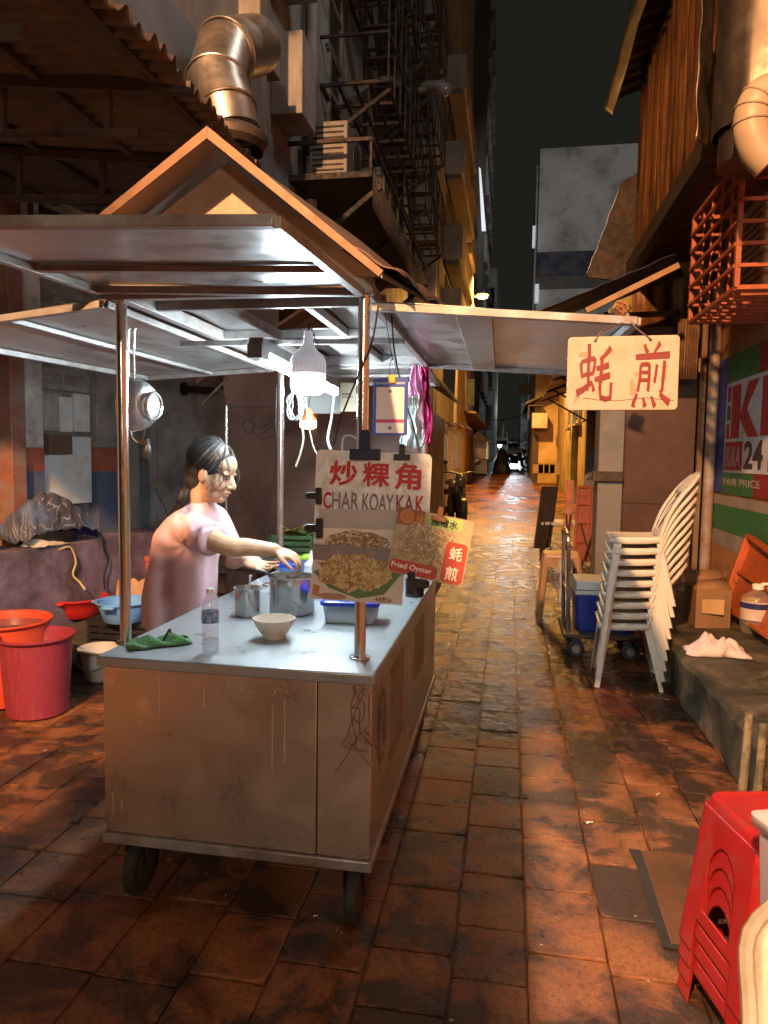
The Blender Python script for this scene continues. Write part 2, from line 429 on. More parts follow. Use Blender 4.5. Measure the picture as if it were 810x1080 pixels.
# worn paving slabs, laid in uneven courses along the lane
pr_ = random.Random(11); SV = []; SF = []; TONE = []
x = -4.2
while x < 2.1:
    w_ = pr_.uniform(.22, .29); y = .4+pr_.uniform(-.3, 0)
    while y < 12.2:
        l_ = pr_.uniform(.22, .38); gp_ = .0016; z0 = GZ(y+l_/2)-.0+pr_.uniform(-.0025, .0015); tn = pr_.random(); tx, ty = pr_.uniform(-.006,.006), pr_.uniform(-.006,.006)
        a, b_, c, d = x+gp_, x+w_-gp_, y+gp_, y+l_-gp_; ring = []
        for (p0, p1, n_) in (((a,c),(b_,c),6), ((b_,c),(b_,d),6), ((b_,d),(a,d),6), ((a,d),(a,c),6)):
            for k in range(n_):
                t = k/n_; px, py = p0[0]+(p1[0]-p0[0])*t, p0[1]+(p1[1]-p0[1])*t
                j = .0045*noise.noise((px*9, py*9, 2))+(.0 if k else .006)
                cx_, cy_ = (a+b_)/2, (c+d)/2; dx, dy = cx_-px, cy_-py; L_ = math.hypot(dx, dy); chip = .012*max(0, noise.noise((px*13, py*13, 7))-.25)
                ring.append((px+dx/L_*(abs(j)+chip), py+dy/L_*(abs(j)+chip), tx*(px-cx_)+ty*(py-cy_)+(GZ(py)-GZ(cy_))))
        n_ = len(ring); b0 = len(SV); cx_, cy_ = (a+b_)/2, (c+d)/2
        SV += [(p[0], p[1], z0-.020) for p in ring]+[(p[0], p[1], z0-.0028+p[2]) for p in ring]+[(p[0]+(cx_-p[0])*.035, p[1]+(cy_-p[1])*.035, z0+p[2]) for p in ring]
        for i in range(n_):
            for r_ in (0, 1): SF.append((b0+r_*n_+i, b0+r_*n_+(i+1)%n_, b0+(r_+1)*n_+(i+1)%n_, b0+(r_+1)*n_+i)); TONE.append(tn)
        SF.append(tuple(range(b0+2*n_, b0+3*n_))); TONE.append(tn); y += l_
    x += w_
pm = bpy.data.meshes.new('paving'); pm.from_pydata(SV, [], SF); pm.materials.append(ground_mat('worn_paving_slabs', True))
at = pm.attributes.new('slab_tone', 'FLOAT', 'FACE'); at.data.foreach_set('value', TONE)
po = bpy.data.objects.new('paving', pm); COL.objects.link(po); tag(po, kind='structure')
# black-wet asphalt of the crossing street at the lane's end
A = MB(); A.add([(-40, 34, GZ(34)+.004), (40, 34, GZ(34)+.004), (40, 46, GZ(46)+.004), (-40, 46, GZ(46)+.004)], [(0,1,2,3)])
tag(A.build('road', M('wet_asphalt', (.05,.055,.065), .25, var=.4, sc=3, bmp=.3, bsc=60), smooth=0), kind='structure')

# patched inspection cover with an open broken corner at the right
dark_hole = M('dark_gap', (.02,.018,.015), .8)
lid = thing('drain_cover', P(705, 905, z=0), 'concrete drain cover with a broken corner and open slot let into paving near red stools', 'drain cover')
pv = M('cover_stone', (.12,.052,.024), .45, dirt=(.035,.02,.012), damt=.6, sc=9, bmp=.5, bsc=70)
q = [P(676, 899, z=0), P(740, 905, z=0), P(770, 1000, z=0), P(708, 998, z=0)]
MB().prism([p+V((0,0,.0035)) for p in q], (0,0,.005)).build('slab', pv, lid, bev=.004)
q = [P(663, 897, z=0), P(675, 898, z=0), P(682, 912, z=0), P(710, 996, z=0), P(740, 1001, z=0), P(740, 1008, z=0), P(700, 1001, z=0), P(672, 916, z=0)]
MB().prism([p+V((0,0,.0035)) for p in q], (0,0,.004)).build('slot', dark_hole, lid)
rs_ = random.Random(5); b = MB()
for i in range(90):
    x, y = rs_.uniform(-3.0, 1.1), rs_.uniform(1.6, 5.0); r_ = rs_.uniform(.0015, .005); a = rs_.uniform(0, 3); b.box((x, y, .003+r_*.3), (r_*2.2, r_, r_*.5), Matrix.Rotation(a, 3, 'Z'))
o = b.build('litter_specks', M('litter_speck', (.45,.42,.37), .8)); tag(o, 'tiny pale crumbs and specks of litter strewn over the paving', 'litter', kind='stuff')
# paper scraps and straws
scrap = M('litter_white', (.75,.72,.66), .7)
for i, (x, y, lb) in enumerate([(694, 838, 'white paper scrap on paving in front of the mossy step'), (622, 868, 'tiny white scrap lying on paving right of the cart'), (238, 945, 'white scrap on ground in front of cart wheels, left one'), (333, 967, 'small white scrap on ground before the right cart wheel'), (356, 981, 'tiny white scrap nearest the right cart wheel on ground'), (48, 792, 'white scrap on ground below the dark red barrel')]):
    p = P(x, y, z=.003); a = random.uniform(0, 3); s_ = .02 if i < 2 else .009
    MB().grid(lambda u, v: p+V(((u-.5)*s_*math.cos(a)*1.6, (u-.5)*s_*1.6*math.sin(a)+(v-.5)*s_*.5, .001+.006*math.sin(3*u+4*v)**2)), 4, 2).build('paper_scrap', scrap, solid=.001, tags=(lb, 'litter', 'scraps on the ground'))
# ================================================================ the hawker cart
X0, X1, Y0, Y1, ZT = -1.268, -.388, 2.05, 3.95, .855
ST = steel('cart_steel', (.52,.50,.47), .30, 'Z', .5, (.20,.13,.08), .5)
STX = steel('cart_steel_front', (.66,.56,.46), .30, 'X', .35, (.42,.31,.22), .14, .03)
for n_ in STX.node_tree.nodes:
    if n_.type == 'BSDF_PRINCIPLED': n_.inputs['Metallic'].default_value = .82
STT = steel('counter_steel', (.37,.41,.43), .32, 'X', .35, (.26,.28,.28), .5, .04)
for n_ in STT.node_tree.nodes:
    if n_.type == 'BSDF_PRINCIPLED': n_.inputs['Metallic'].default_value = .45
STP = steel('post_steel', (.60,.58,.55), .18, 'Z', .2, (.2,.15,.1), .25, .02)
STF = steel('flap_steel', (.66,.67,.66), .34, 'Y', .45, (.36,.33,.29), .4, .03)
STB = steel('bronze_sheet', (.30,.21,.16), .48, 'X', .4, (.11,.06,.035), .5, .05)
FRM = M('frame_paint', (.34,.33,.32), .42, .4, .25, 14, (.12,.07,.04), .45)
TRIM = M('roof_trim', (.17,.10,.065), .45, .6, .3, 10, (.12,.06,.03), .4)
RUB = M('black_rubber', (.022,.020,.018), .75, var=.4, bmp=.3)
IRON = M('grimy_iron', (.07,.055,.045), .6, .5, .4, 9, (.10,.05,.025), .5)
BLK = M('black_plastic', (.018,.018,.02), .4)

cart = thing('food_cart', ((X0+X1)/2, 3.0, 0), 'stainless steel hawker cart with gabled roof and hinged side flaps on black caster wheels', 'food cart')
MB().bb(X0-.012, X1+.012, Y0-.02, Y1+.02, .82, ZT).build('counter_top', STT, cart, bev=.005)
xs_ = -.556
MB().bb(X0, xs_-.002, Y0, Y0+.02, .268, .82).build('front_panel', STX, cart, bev=.002)
MB().bb(xs_+.002, X1, Y0, Y0+.02, .268, .82).build('front_panel', STX, cart, bev=.002)
MB().bb(X0, X0+.02, Y0+.021, Y1-.021, .268, .82).build('side_panel', ST, cart, bev=.002)
MB().bb(X1-.02, X1, Y0+.021, Y1-.021, .268, .82).build('side_panel', ST, cart, bev=.002)
MB().bb(X0, X1, Y1-.02, Y1, .268, .82).build('back_panel', STX, cart, bev=.002)
b = MB(); b.bb(X0-.008, X1+.008, Y0-.012, Y1+.012, .232, .266); b.build('base_frame', FRM, cart, bev=.004)
# worn sticker marks on the lane side
sg = M('worn_logo', (.06,.05,.05), .6, dirt=(.3,.24,.2), damt=.7, dsc=20)
b = MB()
for yc in (2.24,):
    ring = disc(0, 0, .085, .125, 28); inner = disc(0, 0, .06, .10, 28)
    vs = [(X1+.0015, yc+a, .62+c) for a, c in ring]+[(X1+.0015, yc+a, .62+c) for a, c in inner]
    b.add(vs, [(i, (i+1)%28, 28+(i+1)%28, 28+i) for i in range(28)])
    b.bb(X1+.001, X1+.002, yc-.045, yc-.02, .55, .69); b.bb(X1+.001, X1+.002, yc+.02, yc+.045, .55, .69)
b.build('worn_logo', sg, cart)
MB().bb(X1+.0005, X1+.002, 2.42, 2.72, .42, .76).build('worn_notice', M('faded_sticker', (.22,.18,.155), .6, dirt=(.12,.08,.06), damt=.7, sc=12), cart)
MB().bb(X1+.0005, X1+.002, 3.05, 3.4, .50, .75).build('worn_notice', M('faded_sticker'
, (.3,.17,.11)), cart)
# beads of rain and dried drips on the front sheet
rn_ = random.Random(3); b = MB()
for i in range(150):
    x = X0+.04+(X1-X0-.08)*rn_.random(); z = .81-abs(rn_.gauss(0, .035)); r_ = rn_.uniform(.0008, .0024); b.ell((x, Y0-.0005, z), (r_, r_*.6, r_*1.2), nu=7, nv=5)
for x, z0_, l_ in ((-1.075,.795,.14), (-.925,.775,.07), (-.70,.74,.22), (-.66,.75,.20), (-1.24,.40,.07), (-1.21,.38,.05)):
    b.tube([(x, Y0-.0004, z0_), (x+.001, Y0-.0004, z0_-l_*.5), (x, Y0-.0004, z0_-l_)], .0013, 5)
b.build('water_drops', M('dried_drip', (.62,.50,.38), .3), cart)
# wheels on forks
def wheel(x, y):
    w = MB().lathe((x-.022, y, .098), [(.030,0),(.085,0),(.096,.008),(.098,.022),(.096,.036),(.085,.044),(.030,.044)], 36, axis=(1,0,0)).build('wheel', RUB, cart)
    MB().cyl((x-.024, y, .098), (x+.024, y, .098), .055, n=24).build('rim', IRON, w, bev=.003)
    f = MB()
    for s in (-1, 1):
        f.prism([(x+s*.034, y-.045, .215), (x+s*.034, y+.045, .215), (x+s*.034, y+.018, .09), (x+s*.034, y-.018, .09)], (s*.006, 0, 0))
    f.bb(x-.04, x+.04, y-.05, y+.05, .212, .232); f.build('fork', IRON, w, bev=.002)
for x, y in ((-1.205, 2.16), (-.452, 2.16), (-1.205, 3.8), (-.452, 3.8)): wheel(x, y)
# posts
PX = (-1.283+.012, -.455); PY = (2.195, 3.86); ZB = 2.03
for x in PX:
    for y in PY:
        b = MB().cyl((x, y, ZT), (x, y, ZB-.03), .0185, n=24); b.cyl((x, y, ZT), (x, y, ZT+.006), .034, n=24); b.build('post', STP, cart, bev=.0015)
# top ring of beams
b = MB()
for y in PY: b.bb(PX[0]-.03, PX[1]+.03, y-.018, y+.018, ZB-.03, ZB+.02)
for x in PX: b.bb(x-.018, x+.018, PY[0]+.02, PY[1]-.02, ZB-.03, ZB+.018)
b.build('top_frame', FRM, cart, bev=.003)
b = MB(); b.bb(PX[0]-.03, PX[1]+.03, 2.40, 2.424, ZB-.02, ZB+.015); b.bb(PX[0]+.02, PX[1]-.02, 3.0, 3.03, ZB-.02, ZB+.012); b.bb(PX[0]-.05, PX[1]+.05, 2.72, 2.742, 1.935, 1.955)
b.bb(-1.02, -.99, 2.44, 3.84, ZB-.018, ZB+.012); b.bb(-.72, -.69, 2.44, 3.84, ZB-.018, ZB+.012)
b.build('cross_bars', FRM, cart, bev=.002)
for xa, xb, ya, yb in ((-1.25, -1.025, 2.44, 3.84), (-.685, -.475, 2.44, 3.84), (-.985, -.725, 3.04, 3.84)):
    MB().grid(lambda u, v: V((xa+(xb-xa)*u, ya+(yb-ya)*v, ZB+.022+.004*math.sin(9*v+3*u))), 6, 14).build('ceiling_panel', STF, cart, solid=.002)
# gabled roof
AP = V((-.907, 0, 2.455)); LE = V((-1.46, 0, 2.085)); RE = V((-.375, 0, 2.028))
GY0, GY1 = 2.06, 4.12
th = V((0, 0, -.014))
for e in (LE, RE):
    a = V((AP.x, GY0, AP.z)); c = V((e.x, GY0, e.z)); L = V((0, GY1-GY0, .31))
    MB().add([a, c, c+L, a+L, a+th, c+th, c+L+th, a+L+th], [(0,1,2,3),(7,6,5,4),(0,4,5,1),(1,5,6,2),(2,6,7,3),(3,7,4,0)]).build('roof_sheet', STB, cart)
    d = (c-a).normalized(); nrm = V((0,1,0)).cross(d); nrm = nrm if nrm.z > 0 else -nrm
    MB().prism([a+V((0,-.006,.014)), c+nrm*.008+V((0,-.006,0)), c-nrm*.014+V((0,-.006,0)), a+V((0,-.006,-.022))], (0, .004, 0)).build('fascia', TRIM, cart, bev=.001)
# ripples of torn flashing at the right eave
MB().grid(lambda u, v: V((RE.x-.10+.16*u+.0*v, GY0+.02+2.0*v, RE.z+.090-.10*u+.30*v+.012*math.sin(u*9+v*5)*u+.012*math.sin(v*17))), 10, 24).build('flashing', TRIM, cart, solid=.003)
tr = [V((AP.x, 2.21, AP.z-.03)), V((LE.x+.05, 2.21, LE.z+.012)), V((LE.x+.05, 2.21, 2.052)), V((RE.x-.03, 2.21, 2.052)), V((RE.x-.03, 2.21, RE.z+.02))]
MB().prism(tr, (0, .012, 0)).build('gable_panel', STB, cart)
tr = [V((AP.x, 3.95, AP.z-.03)), V((LE.x+.05, 3.95, LE.z+.012)), V((LE.x+.05, 3.95, 2.052)), V((RE.x-.03, 3.95, 2.052)), V((RE.x-.03, 3.95, RE.z+.02))]
MB().prism(tr, (0, .012, 0)).build('gable_panel', STB, cart)
# hinged flaps: sheet + angle-iron rim + ribs
def flap(name, c4, ribs, rimw=.026, sag=.002):
    """c4: inner-a, inner-b, outer-b, outer-a corners"""
    a, b_, c, d = [V(p) for p in c4]
    S = lambda u, v: a.lerp(b_, u).lerp(d.lerp(c, u), v)
    root = MB().grid(lambda u, v: S(u, v)+V((0,0,.014+sag*math.sin(7*u+2)*math.sin(5*v+1)*2)), 16, 12).build(name, STF, cart, solid=.002)
    r = MB(); up = V((0,0,1))
    for p, q in ((a, b_), (b_, c), (c, d), (d, a)): r.bar(p, q, rimw, .024, up)
    r.build('rim', FRM, root, bev=.002)
    for kind, t, wd in ribs:
        p, q = (S(t, 0), S(t, 1)) if kind == 'u' else (S(0, t), S(1, t))
        MB().bar(p+V((0,0,.001)), q+V((0,0,.001)), wd, .018, up).build('rib', FRM, root, bev=.002)
    return root
flap('front_flap', [(PX[1]-.005, 2.165, 2.0), (PX[0]-.075, 2.165, 2.03), (PX[0]-.075, 1.40, 2.0), (-.475, 1.40, 1.966)], [('v', .40, .03)])
flap('side_flap', [(PX[0]-.075, 2.22, 1.995), (PX[0]-.075, 3.93, 1.99), (-2.13, 3.96, 1.945), (-2.16, 2.25, 1.918)], [('v', .48, .03)])
flap('side_flap', [(PX[1]+.035, 2.20, 1.962), (PX[1]+.035, 3.62, 1.965), (.31, 3.66, 1.925), (.355, 2.20, 1.905)], [('v', .39, .11)])
flap('back_flap', [(PX[0], 3.90, 2.0), (PX[1], 3.90, 1.995), (PX[1], 4.5, 1.96), (PX[0], 4.5, 1.965)], [('v', .5, .025)])
# stays holding the flaps
for a, c in (((PX[0], 2.2, 1.62), (-1.72, 2.25, 1.935)), ((.30, 2.24, 1.90), (.14, 2.21, 2.18))):
    pass
b = MB(); b.tube([(.33, 2.21, 1.925), (.20, 3.0, 1.955), (-.10, 3.55, 1.985)], .006); b.build('stay', STP, cart)

# loose red binding wires at the corner
wr = M('red_wire', (.12,.035,.03), .5)
for i in range(5):
    p = V((X1-.02+random.uniform(-.03,.02), Y0-.024, .82)); pts = [p+V((random.uniform(-.05,.06)*t+.02*math.sin(5*t+i), -.012*t-.01*random.random(), -.30*t*(.5+.5*random.random()))) for t in (0,.15,.3,.45,.6,.8,1)]
    MB().tube(smoothpath(pts, 4), .0011, 5).build('tie_wire', wr, cart)
# ================================================================ lamps and clutter of the cart
LEDM = E('led_white', (.80,.93,1.0), 190); LEDB = E('led_bulb_white', (.80,.92,1.0), 2.2); WARMB = E('small_bulb_white', (1.0,.93,.85), 8)
WP = M('white_plastic', (.72,.72,.70), .35, var=.08); WSHEET = M('white_sheet', (.70,.72,.70), .5, var=.1, dirt=(.35,.33,.28), damt=.3, sc=10)
a = P(270, 362, z=1.915); c = P(354, 406, z=1.915); d = (c-a).normalized()
fx = thing('tube_light', (a+c)/2, 'white LED tube light glowing in its grey batten under the cart canopy', 'tube light')
MB().bar(a, c, .055, .045).build('batten', M('batten_grey', (.20,.20,.19), .5), fx, bev=.004)
MB().cyl(a+d*.09+V((0,0,-.044)), c-d*.02+V((0,0,-.044)), .019, n=16).build('tube', LEDM, fx)
l_ = bpy.data.lights.new('tube_light_glow', 'AREA'); l_.shape = 'RECTANGLE'; l_.size = (c-a).length*.92; l_.size_y = .03; l_.energy = 8.5; l_.color = LEDC
lo_ = bpy.data.objects.new('tube_light_glow', l_); COL.objects.link(lo_); lo_.matrix_world = Matrix.Translation((a+c)/2+V((0,0,-.062))) @ Matrix((d, V((0,0,1)).cross(d), V((0,0,1)))).transposed().to_4x4()
b = MB(); 
for p, k in ((a+d*.03, .085), (c-d*.01, .03)): b = MB(); b.box(p+V((0,0,-.028)), (k*.7,k,.055)); b.build('holder', M('batten_grey', (.2,.2,.19)), fx, bev=.003)
p = P(325, 388, Y=2.6)
WPG = M('lit_housing', (.72,.72,.70), .35, var=.08)
for n_ in WPG.node_tree.nodes:
    if n_.type == 'BSDF_PRINCIPLED': n_.inputs['Emission Color'].default_value = (.80,.90,1,1); n_.inputs['Emission Strength'].default_value = .28   # thin plastic collar glows from inside
lb = thing('led_bulb', p+V((0,0,-.11)), 'large white LED bulb hanging by its cord under the front of the cart canopy', 'light bulb')
MB().lathe(p, [(.0,.135),(.016,.134),(.018,.10),(.022,.085),(.028,.075),(.036,.062),(.058,.045),(.064,.03),(.066,.0),(.066,-.022)], 32).build('housing', WPG, lb, smooth=50)
b = MB()
for i in range(24):
    t = 2*math.pi*i/24; b.bar(p+V((.0645*math.cos(t),.0645*math.sin(t),.03)), p+V((.0665*math.cos(t),.0665*math.sin(t),-.02)), .003, .003)
b.build('cooling_fins', WPG, lb)
MB().lathe(p, [(.066,-.022),(.067,-.07),(.062,-.088),(.045,-.097),(0.0,-.099)], 32).build('diffuser', LEDB, lb, smooth=60)
lamp('led_bulb_glow', p+V((0,0,-.13)), 19, LEDC, .05)
MB().tube([p+V((0,0,.13)), p+V((.002,.01,.16)), V((p.x,2.73,1.935))], .004, 6).build('cord', BLK, lb)
p = P(325, 443, Y=4.15)
sb = thing('small_bulb', p+V((0,0,-.05)), 'small glowing bulb with orange cap behind the cart post', 'light bulb')
MB().lathe(p, [(0,.075),(.018,.07),(.026,.04),(.048,.01),(.05,-.005)], 24).build('cap', M('orange_plastic', (.55,.16,.05), .45), sb)
MB().lathe(p, [(.05,-.005),(.05,-.04),(.035,-.052),(0,-.054)], 24).build('diffuser', WARMB, sb, smooth=60)
MB().tube([p+V((0,0,.07)), p+V((.01,.05,.2)), p+V((.0,.1,.35))], .003, 6).build('cord', BLK, sb)

# hanging strainer and its wires
p = P(140, 427, Y=2.36)
co_ = thing('strainer', p+V((0,0,-.1)), 'round steel mesh strainer hung on its side behind the left cart post', 'strainer')
mesh_m, nt, bs = nodes('strainer_mesh')
vec = coords(nt, 'Object', (1,1,1)); vo = nn(nt, 'ShaderNodeTexVoronoi'); vo.inputs['Scale'].default_value = 380; nt.links.new(vec, vo.inputs['Vector'])
bs.inputs['Metallic'].default_value = .9; bs.inputs['Roughness'].default_value = .35
nt.links.new(ramp(nt, vo.outputs['Distance'], [(.25, (.10,.10,.10)), (.5, (.60,.62,.62))]), bs.inputs['Base Color']); bump(nt, bs, vo.outputs['Distance'], .6, .003)
MB().lathe(p, [(.092,0),(.090,.02),(.082,.045),(.066,.066),(.045,.078)], 36, axis=(1,-.12,-.05), capt=True).build('bowl', mesh_m, co_, solid=.0015)
rg = MB()
ax = V((1,-.12,-.05)).normalized(); bx, by, bz = basis(ax)
for r_, h_, tk in ((.092, 0, .0035), (.089, .024, .002), (.046, .086, .006)):
    pts = [p+bz*h_+bx*(r_*math.cos(t))+by*(r_*math.sin(t)) for t in [2*math.pi*i/32 for i in range(33)]]
    rg.tube(pts, tk, 6, cap=False)
rg.build('rim', STP, co_)
hk = MB()
for dx in (-.010, .012):
    t_ = p+V((dx,-.01,.09)); hk.tube([t_, t_+V((0,0,.10)), t_+V((.004,0,.17)), t_+V((.012,.01,.185)), t_+V((.018,.012,.165))], .0032, 7)
hk.build('handle', STP, co_)
pc = thing('power_plug', P(155, 468, Y=2.6), 'black plug and cable dangling beside the strainer and left cart post', 'plug and cable')
b = MB(); b.lathe(P(155, 478, Y=2.6), [(0,-.022),(.012,-.02),(.016,0),(.015,.018),(.008,.035),(0,.038)], 14, axis=(.1,0,1)); b.box(P(153, 466, Y=2.6), (.030,.02,.022)); b.build('plug', BLK, pc)
q = [P(136, 450, Y=2.6), P(140, 462, Y=2.6), P(148, 467, Y=2.6), P(152, 455, Y=2.6), P(150, 440, Y=2.6)]
b = MB(); b.tube(smoothpath(q), .004, 6); b.tube(smoothpath([P(157, 485, Y=2.62), P(160, 500, Y=2.75), P(166, 520, Y=3.0), P(178, 545, Y=3.4), P(190, 580, Y=3.6), P(200, 640, Y=3.7)]), .0035, 6)
b.build('cable', BLK, pc)

# ---- things standing on the counter
def on(px, py): return P(px, py, z=ZT+.001)
ck = M('green_cloth', (.09,.24,.09), .95, var=.4, sc=30, bmp=.8, bsc=160)
A_ = on(134, 684); B_ = on(201, 677); dA = (B_-A_); dN = V((-dA.y, dA.x, 0)).normalized()
def rag(u, v):
    uu = (2*u-1); vv = (2*v-1); k = 1/max(1, (abs(uu)**5+abs(vv)**5)**.2)             # rounded oblong
    w_ = .040+.010*noise.noise((u*3, 1, 4)); p = A_.lerp(B_, .5+.5*uu*k)+dN*(w_*vv*k)
    e = (1-max(abs(uu), abs(vv))**4); p.z = ZT+.002+e**.5*(.022+.010*noise.noise((u*5, v*3, 1))+.008*math.sin(u*17+v*5)+.004*noise.noise((u*22, v*16, 8)))
    return p
cl = MB().grid(rag, 60, 26).build('dish_cloth', ck, solid=.004, smooth=60); tag(cl, 'green dish cloth crumpled on the counter beside the left post', 'cloth')
b = MB(); b.tube([rag(t, .0)+V((0,0,.002)) for t in [i/30 for i in range(31)]]+[rag(1, t)+V((0,0,.002)) for t in [i/12 for i in range(1, 13)]], .0035, 6)
b.tube(smoothpath([rag(.55,.35)+V((0,0,.004)), rag(.66,.5)+V((0,0,.014)), rag(.70,.62)+V((0,0,.004)), rag(.84,.55)+V((0,0,.010)), rag(.95,.5)+V((0,0,.005))]), .0035, 6); b.build('hem', M('black_cloth', (.02,.02,.02), .9), cl)
# water bottle
def clear(name, col=(.95,.98,1.0), rough=.05, ior=1.33, alpha=None):
    if name in MATS: return MATS[name]
    m, nt, b = nodes(name)
    tr = nn(nt, 'ShaderNodeBsdfTransparent'); tr.inputs[0].default_value = rgba(col)
    gl = nn(nt, 'ShaderNodeBsdfGlossy'); gl.inputs['Roughness'].default_value = rough; gl.inputs[0].default_value = (1,1,1,1)
    df = nn(nt, 'ShaderNodeBsdfDiffuse'); df.inputs[0].default_value = rgba(col)
    m1 = nn(nt, 'ShaderNodeMixShader'); m2 = nn(nt, 'ShaderNodeMixShader')
    lw = nn(nt, 'ShaderNodeLayerWeight'); lw.inputs[0].default_value = .5
    fr = mth(nt, 'ADD', mth(nt, 'MULTIPLY', mth(nt, 'POWER', lw.outputs['Facing'], 3.5), .65), .035); nt.links.new(fr, m1.inputs[0]); nt.links.new(tr.outputs[0], m1.inputs[1]); nt.links.new(gl.outputs[0], m1.inputs[2])
    m2.inputs[0].default_value = alpha if alpha is not None else .06
    nt.links.new(m1.outputs[0], m2.inputs[1]); nt.links.new(df.outputs[0], m2.inputs[2])
    nt.links.new(m2.outputs[0], nt.nodes['Material Output'].inputs[0]); MATS[name] = m; return m
PET = clear('clear_plastic', (.93,.96,.98), .06, alpha=.15)
p = on(222, 688)
wb = thing('water_bottle', p, 'clear water bottle with blue label standing near the front edge of the counter', 'bottle')
prof = [(.0,.002),(.022,.001),(.0265,.006)]
for i in range(9): prof += [(.0265-.0014*(i%2), .014+i*.009)]
prof += [(.0268,.098),(.0268,.14)] + [(.0268-.001*(i%2), .145+i*.004) for i in range(4)] + [(.024,.170),(.017,.184),(.0125,.192),(.0125,.198)]
MB().lathe(p, prof, 32).build('bottle_body', PET, wb, smooth=60)
MB().lathe(p, [(.0,.004),(.020,.003),(.0246,.008),(.0246,.045),(.0,.0451)], 24).build('water', clear('water', (.9,.95,.97), .02, alpha=.04), wb)
MB().lathe(p, [(.0275,.100),(.0275,.138)], 32).build('label', M('bottle_label', (.05,.22,.50), .4, var=.5, sc=60, dirt=(.7,.8,.85), damt=.55, dsc=45), wb)
MB().lathe(p, [(.0279,.112),(.0279,.128)], 10, ang=R(230)).build('label_panel', M('label_teal', (.03,.25,.42), .4), wb)
MB().lathe(p, [(.0,.212),(.012,.211),(.0138,.208),(.0138,.197)], 24).build('cap', M('clear_cap', (.75,.8,.82), .3), wb)
# bowl
p = on(289, 672)
bw = MB().lathe(p, [(0,.004),(.032,.004),(.034,0),(.037,0),(.038,.006),(.052,.022),(.066,.046),(.0745,.066),(.0755,.070),(.073,.070),(.064,.048),(.049,.025),(.03,.012),(0,.010)], 48).build('bowl', M('cream_melamine', (.68,.63,.52), .32, var=.06), smooth=50)
tag(bw, 'cream coloured soup bowl standing empty on the counter', 'bowl')
# pots
POT = steel('pot_steel', (.62,.62,.62), .16, 'Z', .25, (.3,.26,.2), .2, .02)
def pot(p, r, h, nm, lab):
    t = thing(nm, p, lab, 'pot')
    MB().lathe(p, [(0,.002),(r*.93,.001),(r,.01),(r,h-.01),(r+.006,h-.004),(r+.006,h),(r-.003,h),(r-.003,.012),(0,.011)], 48).build('pot_body', POT, t, smooth=40)
    MB().lathe(p, [(0,h*.72),(r-.0035,h*.72)], 32).build('broth', M('thin_broth', (.35,.27,.18), .1), t)
    return t
sp = on(261, 649); pt = pot(sp, .050, .115, 'small_pot', 'small straight sided steel pot standing left of the larger pot')
ls = thing('spoon', sp, 'white spoon standing up inside the small steel pot', 'spoon')
MB().tube([sp+V((.0,0,.085)), sp+V((.012,-.005,.13)), sp+V((.016,-.01,.165))], [.007,.006,.008], 8, flat=.4).build('spoon_handle', WP, ls)
bp = on(308, 646); pt = pot(bp, .092, .155, 'large_pot', 'large steel stock pot on the counter under the seller\'s hands')
b = MB()
for s in (-1, 1):
    b.tube(smoothpath([bp+V((s*.091,-.035,.11)), bp+V((s*.118,-.025,.112)), bp+V((s*.118,.025,.112)), bp+V((s*.091,.035,.11))], 4), .004, 6)
b.build('pot_handle', POT, pt)
ld = thing('ladle', bp+V((-.10,.0,.15)), 'dark handled ladle resting on the rim of the large steel pot', 'ladle')
MB().tube(smoothpath([bp+V((-.135,-.035,.175)), bp+V((-.09,-.03,.162)), bp+V((-.03,.0,.12)), bp+V((.03,.01,.118))], 5), .006, 8).build('ladle_handle', BLK, ld)
# blue lidded box, tubs
LID = M('blue_lid', (.015,.06,.62), .3, var=.1); BOX = clear('frosted_box', (.62,.80,1.0), .2, alpha=.40)
def tub(px, py, w_, d_, h_, lab, nm='food_container', lid=LID, rz=0, body=BOX, fill=None, z=None):
    p = on(px, py) if z is None else P(px, py, z=z)
    t = thing(nm, p, lab, 'food container'); t.rotation_euler.z = 0
    rr = Matrix.Rotation(rz, 3, 'Z')
    def ring(s_, z): return [p+rr@V((x-w_*s_/2, y-d_*s_/2, z)) for x, y in rrect(w_*s_, d_*s_, .022*s_, 4)]
    b = MB(); k = len(ring(1, 0)); vs = ring(.88, .001)+ring(1.0, h_)+ring(1.04, h_)+ring(1.04, h_-.006)
    b.add(vs, [tuple(range(k-1,-1,-1))]+[(r*k+i, r*k+(i+1)%k, (r+1)*k+(i+1)%k, (r+1)*k+i) for r in range(3) for i in range(k)]); b.build('tub', body, t)
    if fill: 
        b = MB(); vs = ring(.86, .006)+ring(.94, h_*.55); b.add(vs, [tuple(range(k-1,-1,-1)), tuple(range(k, 2*k))]+[(i, (i+1)%k, k+(i+1)%k, k+i) for i in range(k)]); b.build('contents', fill, t)
    b = MB(); vs = ring(1.07, h_-.008)+ring(1.07, h_+.006)+ring(.98, h_+.010)+ring(.94, h_+.004)
    b.add(vs, [(r*k+i, r*k+(i+1)%k, (r+1)*k+(i+1)%k, (r+1)*k+i) for r in range(3) for i in range(k)]+[tuple(range(3*k, 4*k))]); b.build('lid', lid, t)
    return t
tub(371, 654, .215, .15, .078, 'translucent food box with bright blue lid on the counter behind the right front post', fill=M('pale_food', (.80,.78,.62), .6), rz=R(3))
tub(330, 607, .12, .11, .10, 'blue tub with lime green lid on the counter under the seller\'s outstretched hand', lid=M('lime_lid', (.33,.55,.05), .35), body=M('blue_tub', (.10,.28,.62), .35, var=.1))
tub(306, 613, .10, .09, .085, 'small blue box standing left of the lime lidded tub', lid=LID, body=M('blue_tub', (.1,.28,.62)))
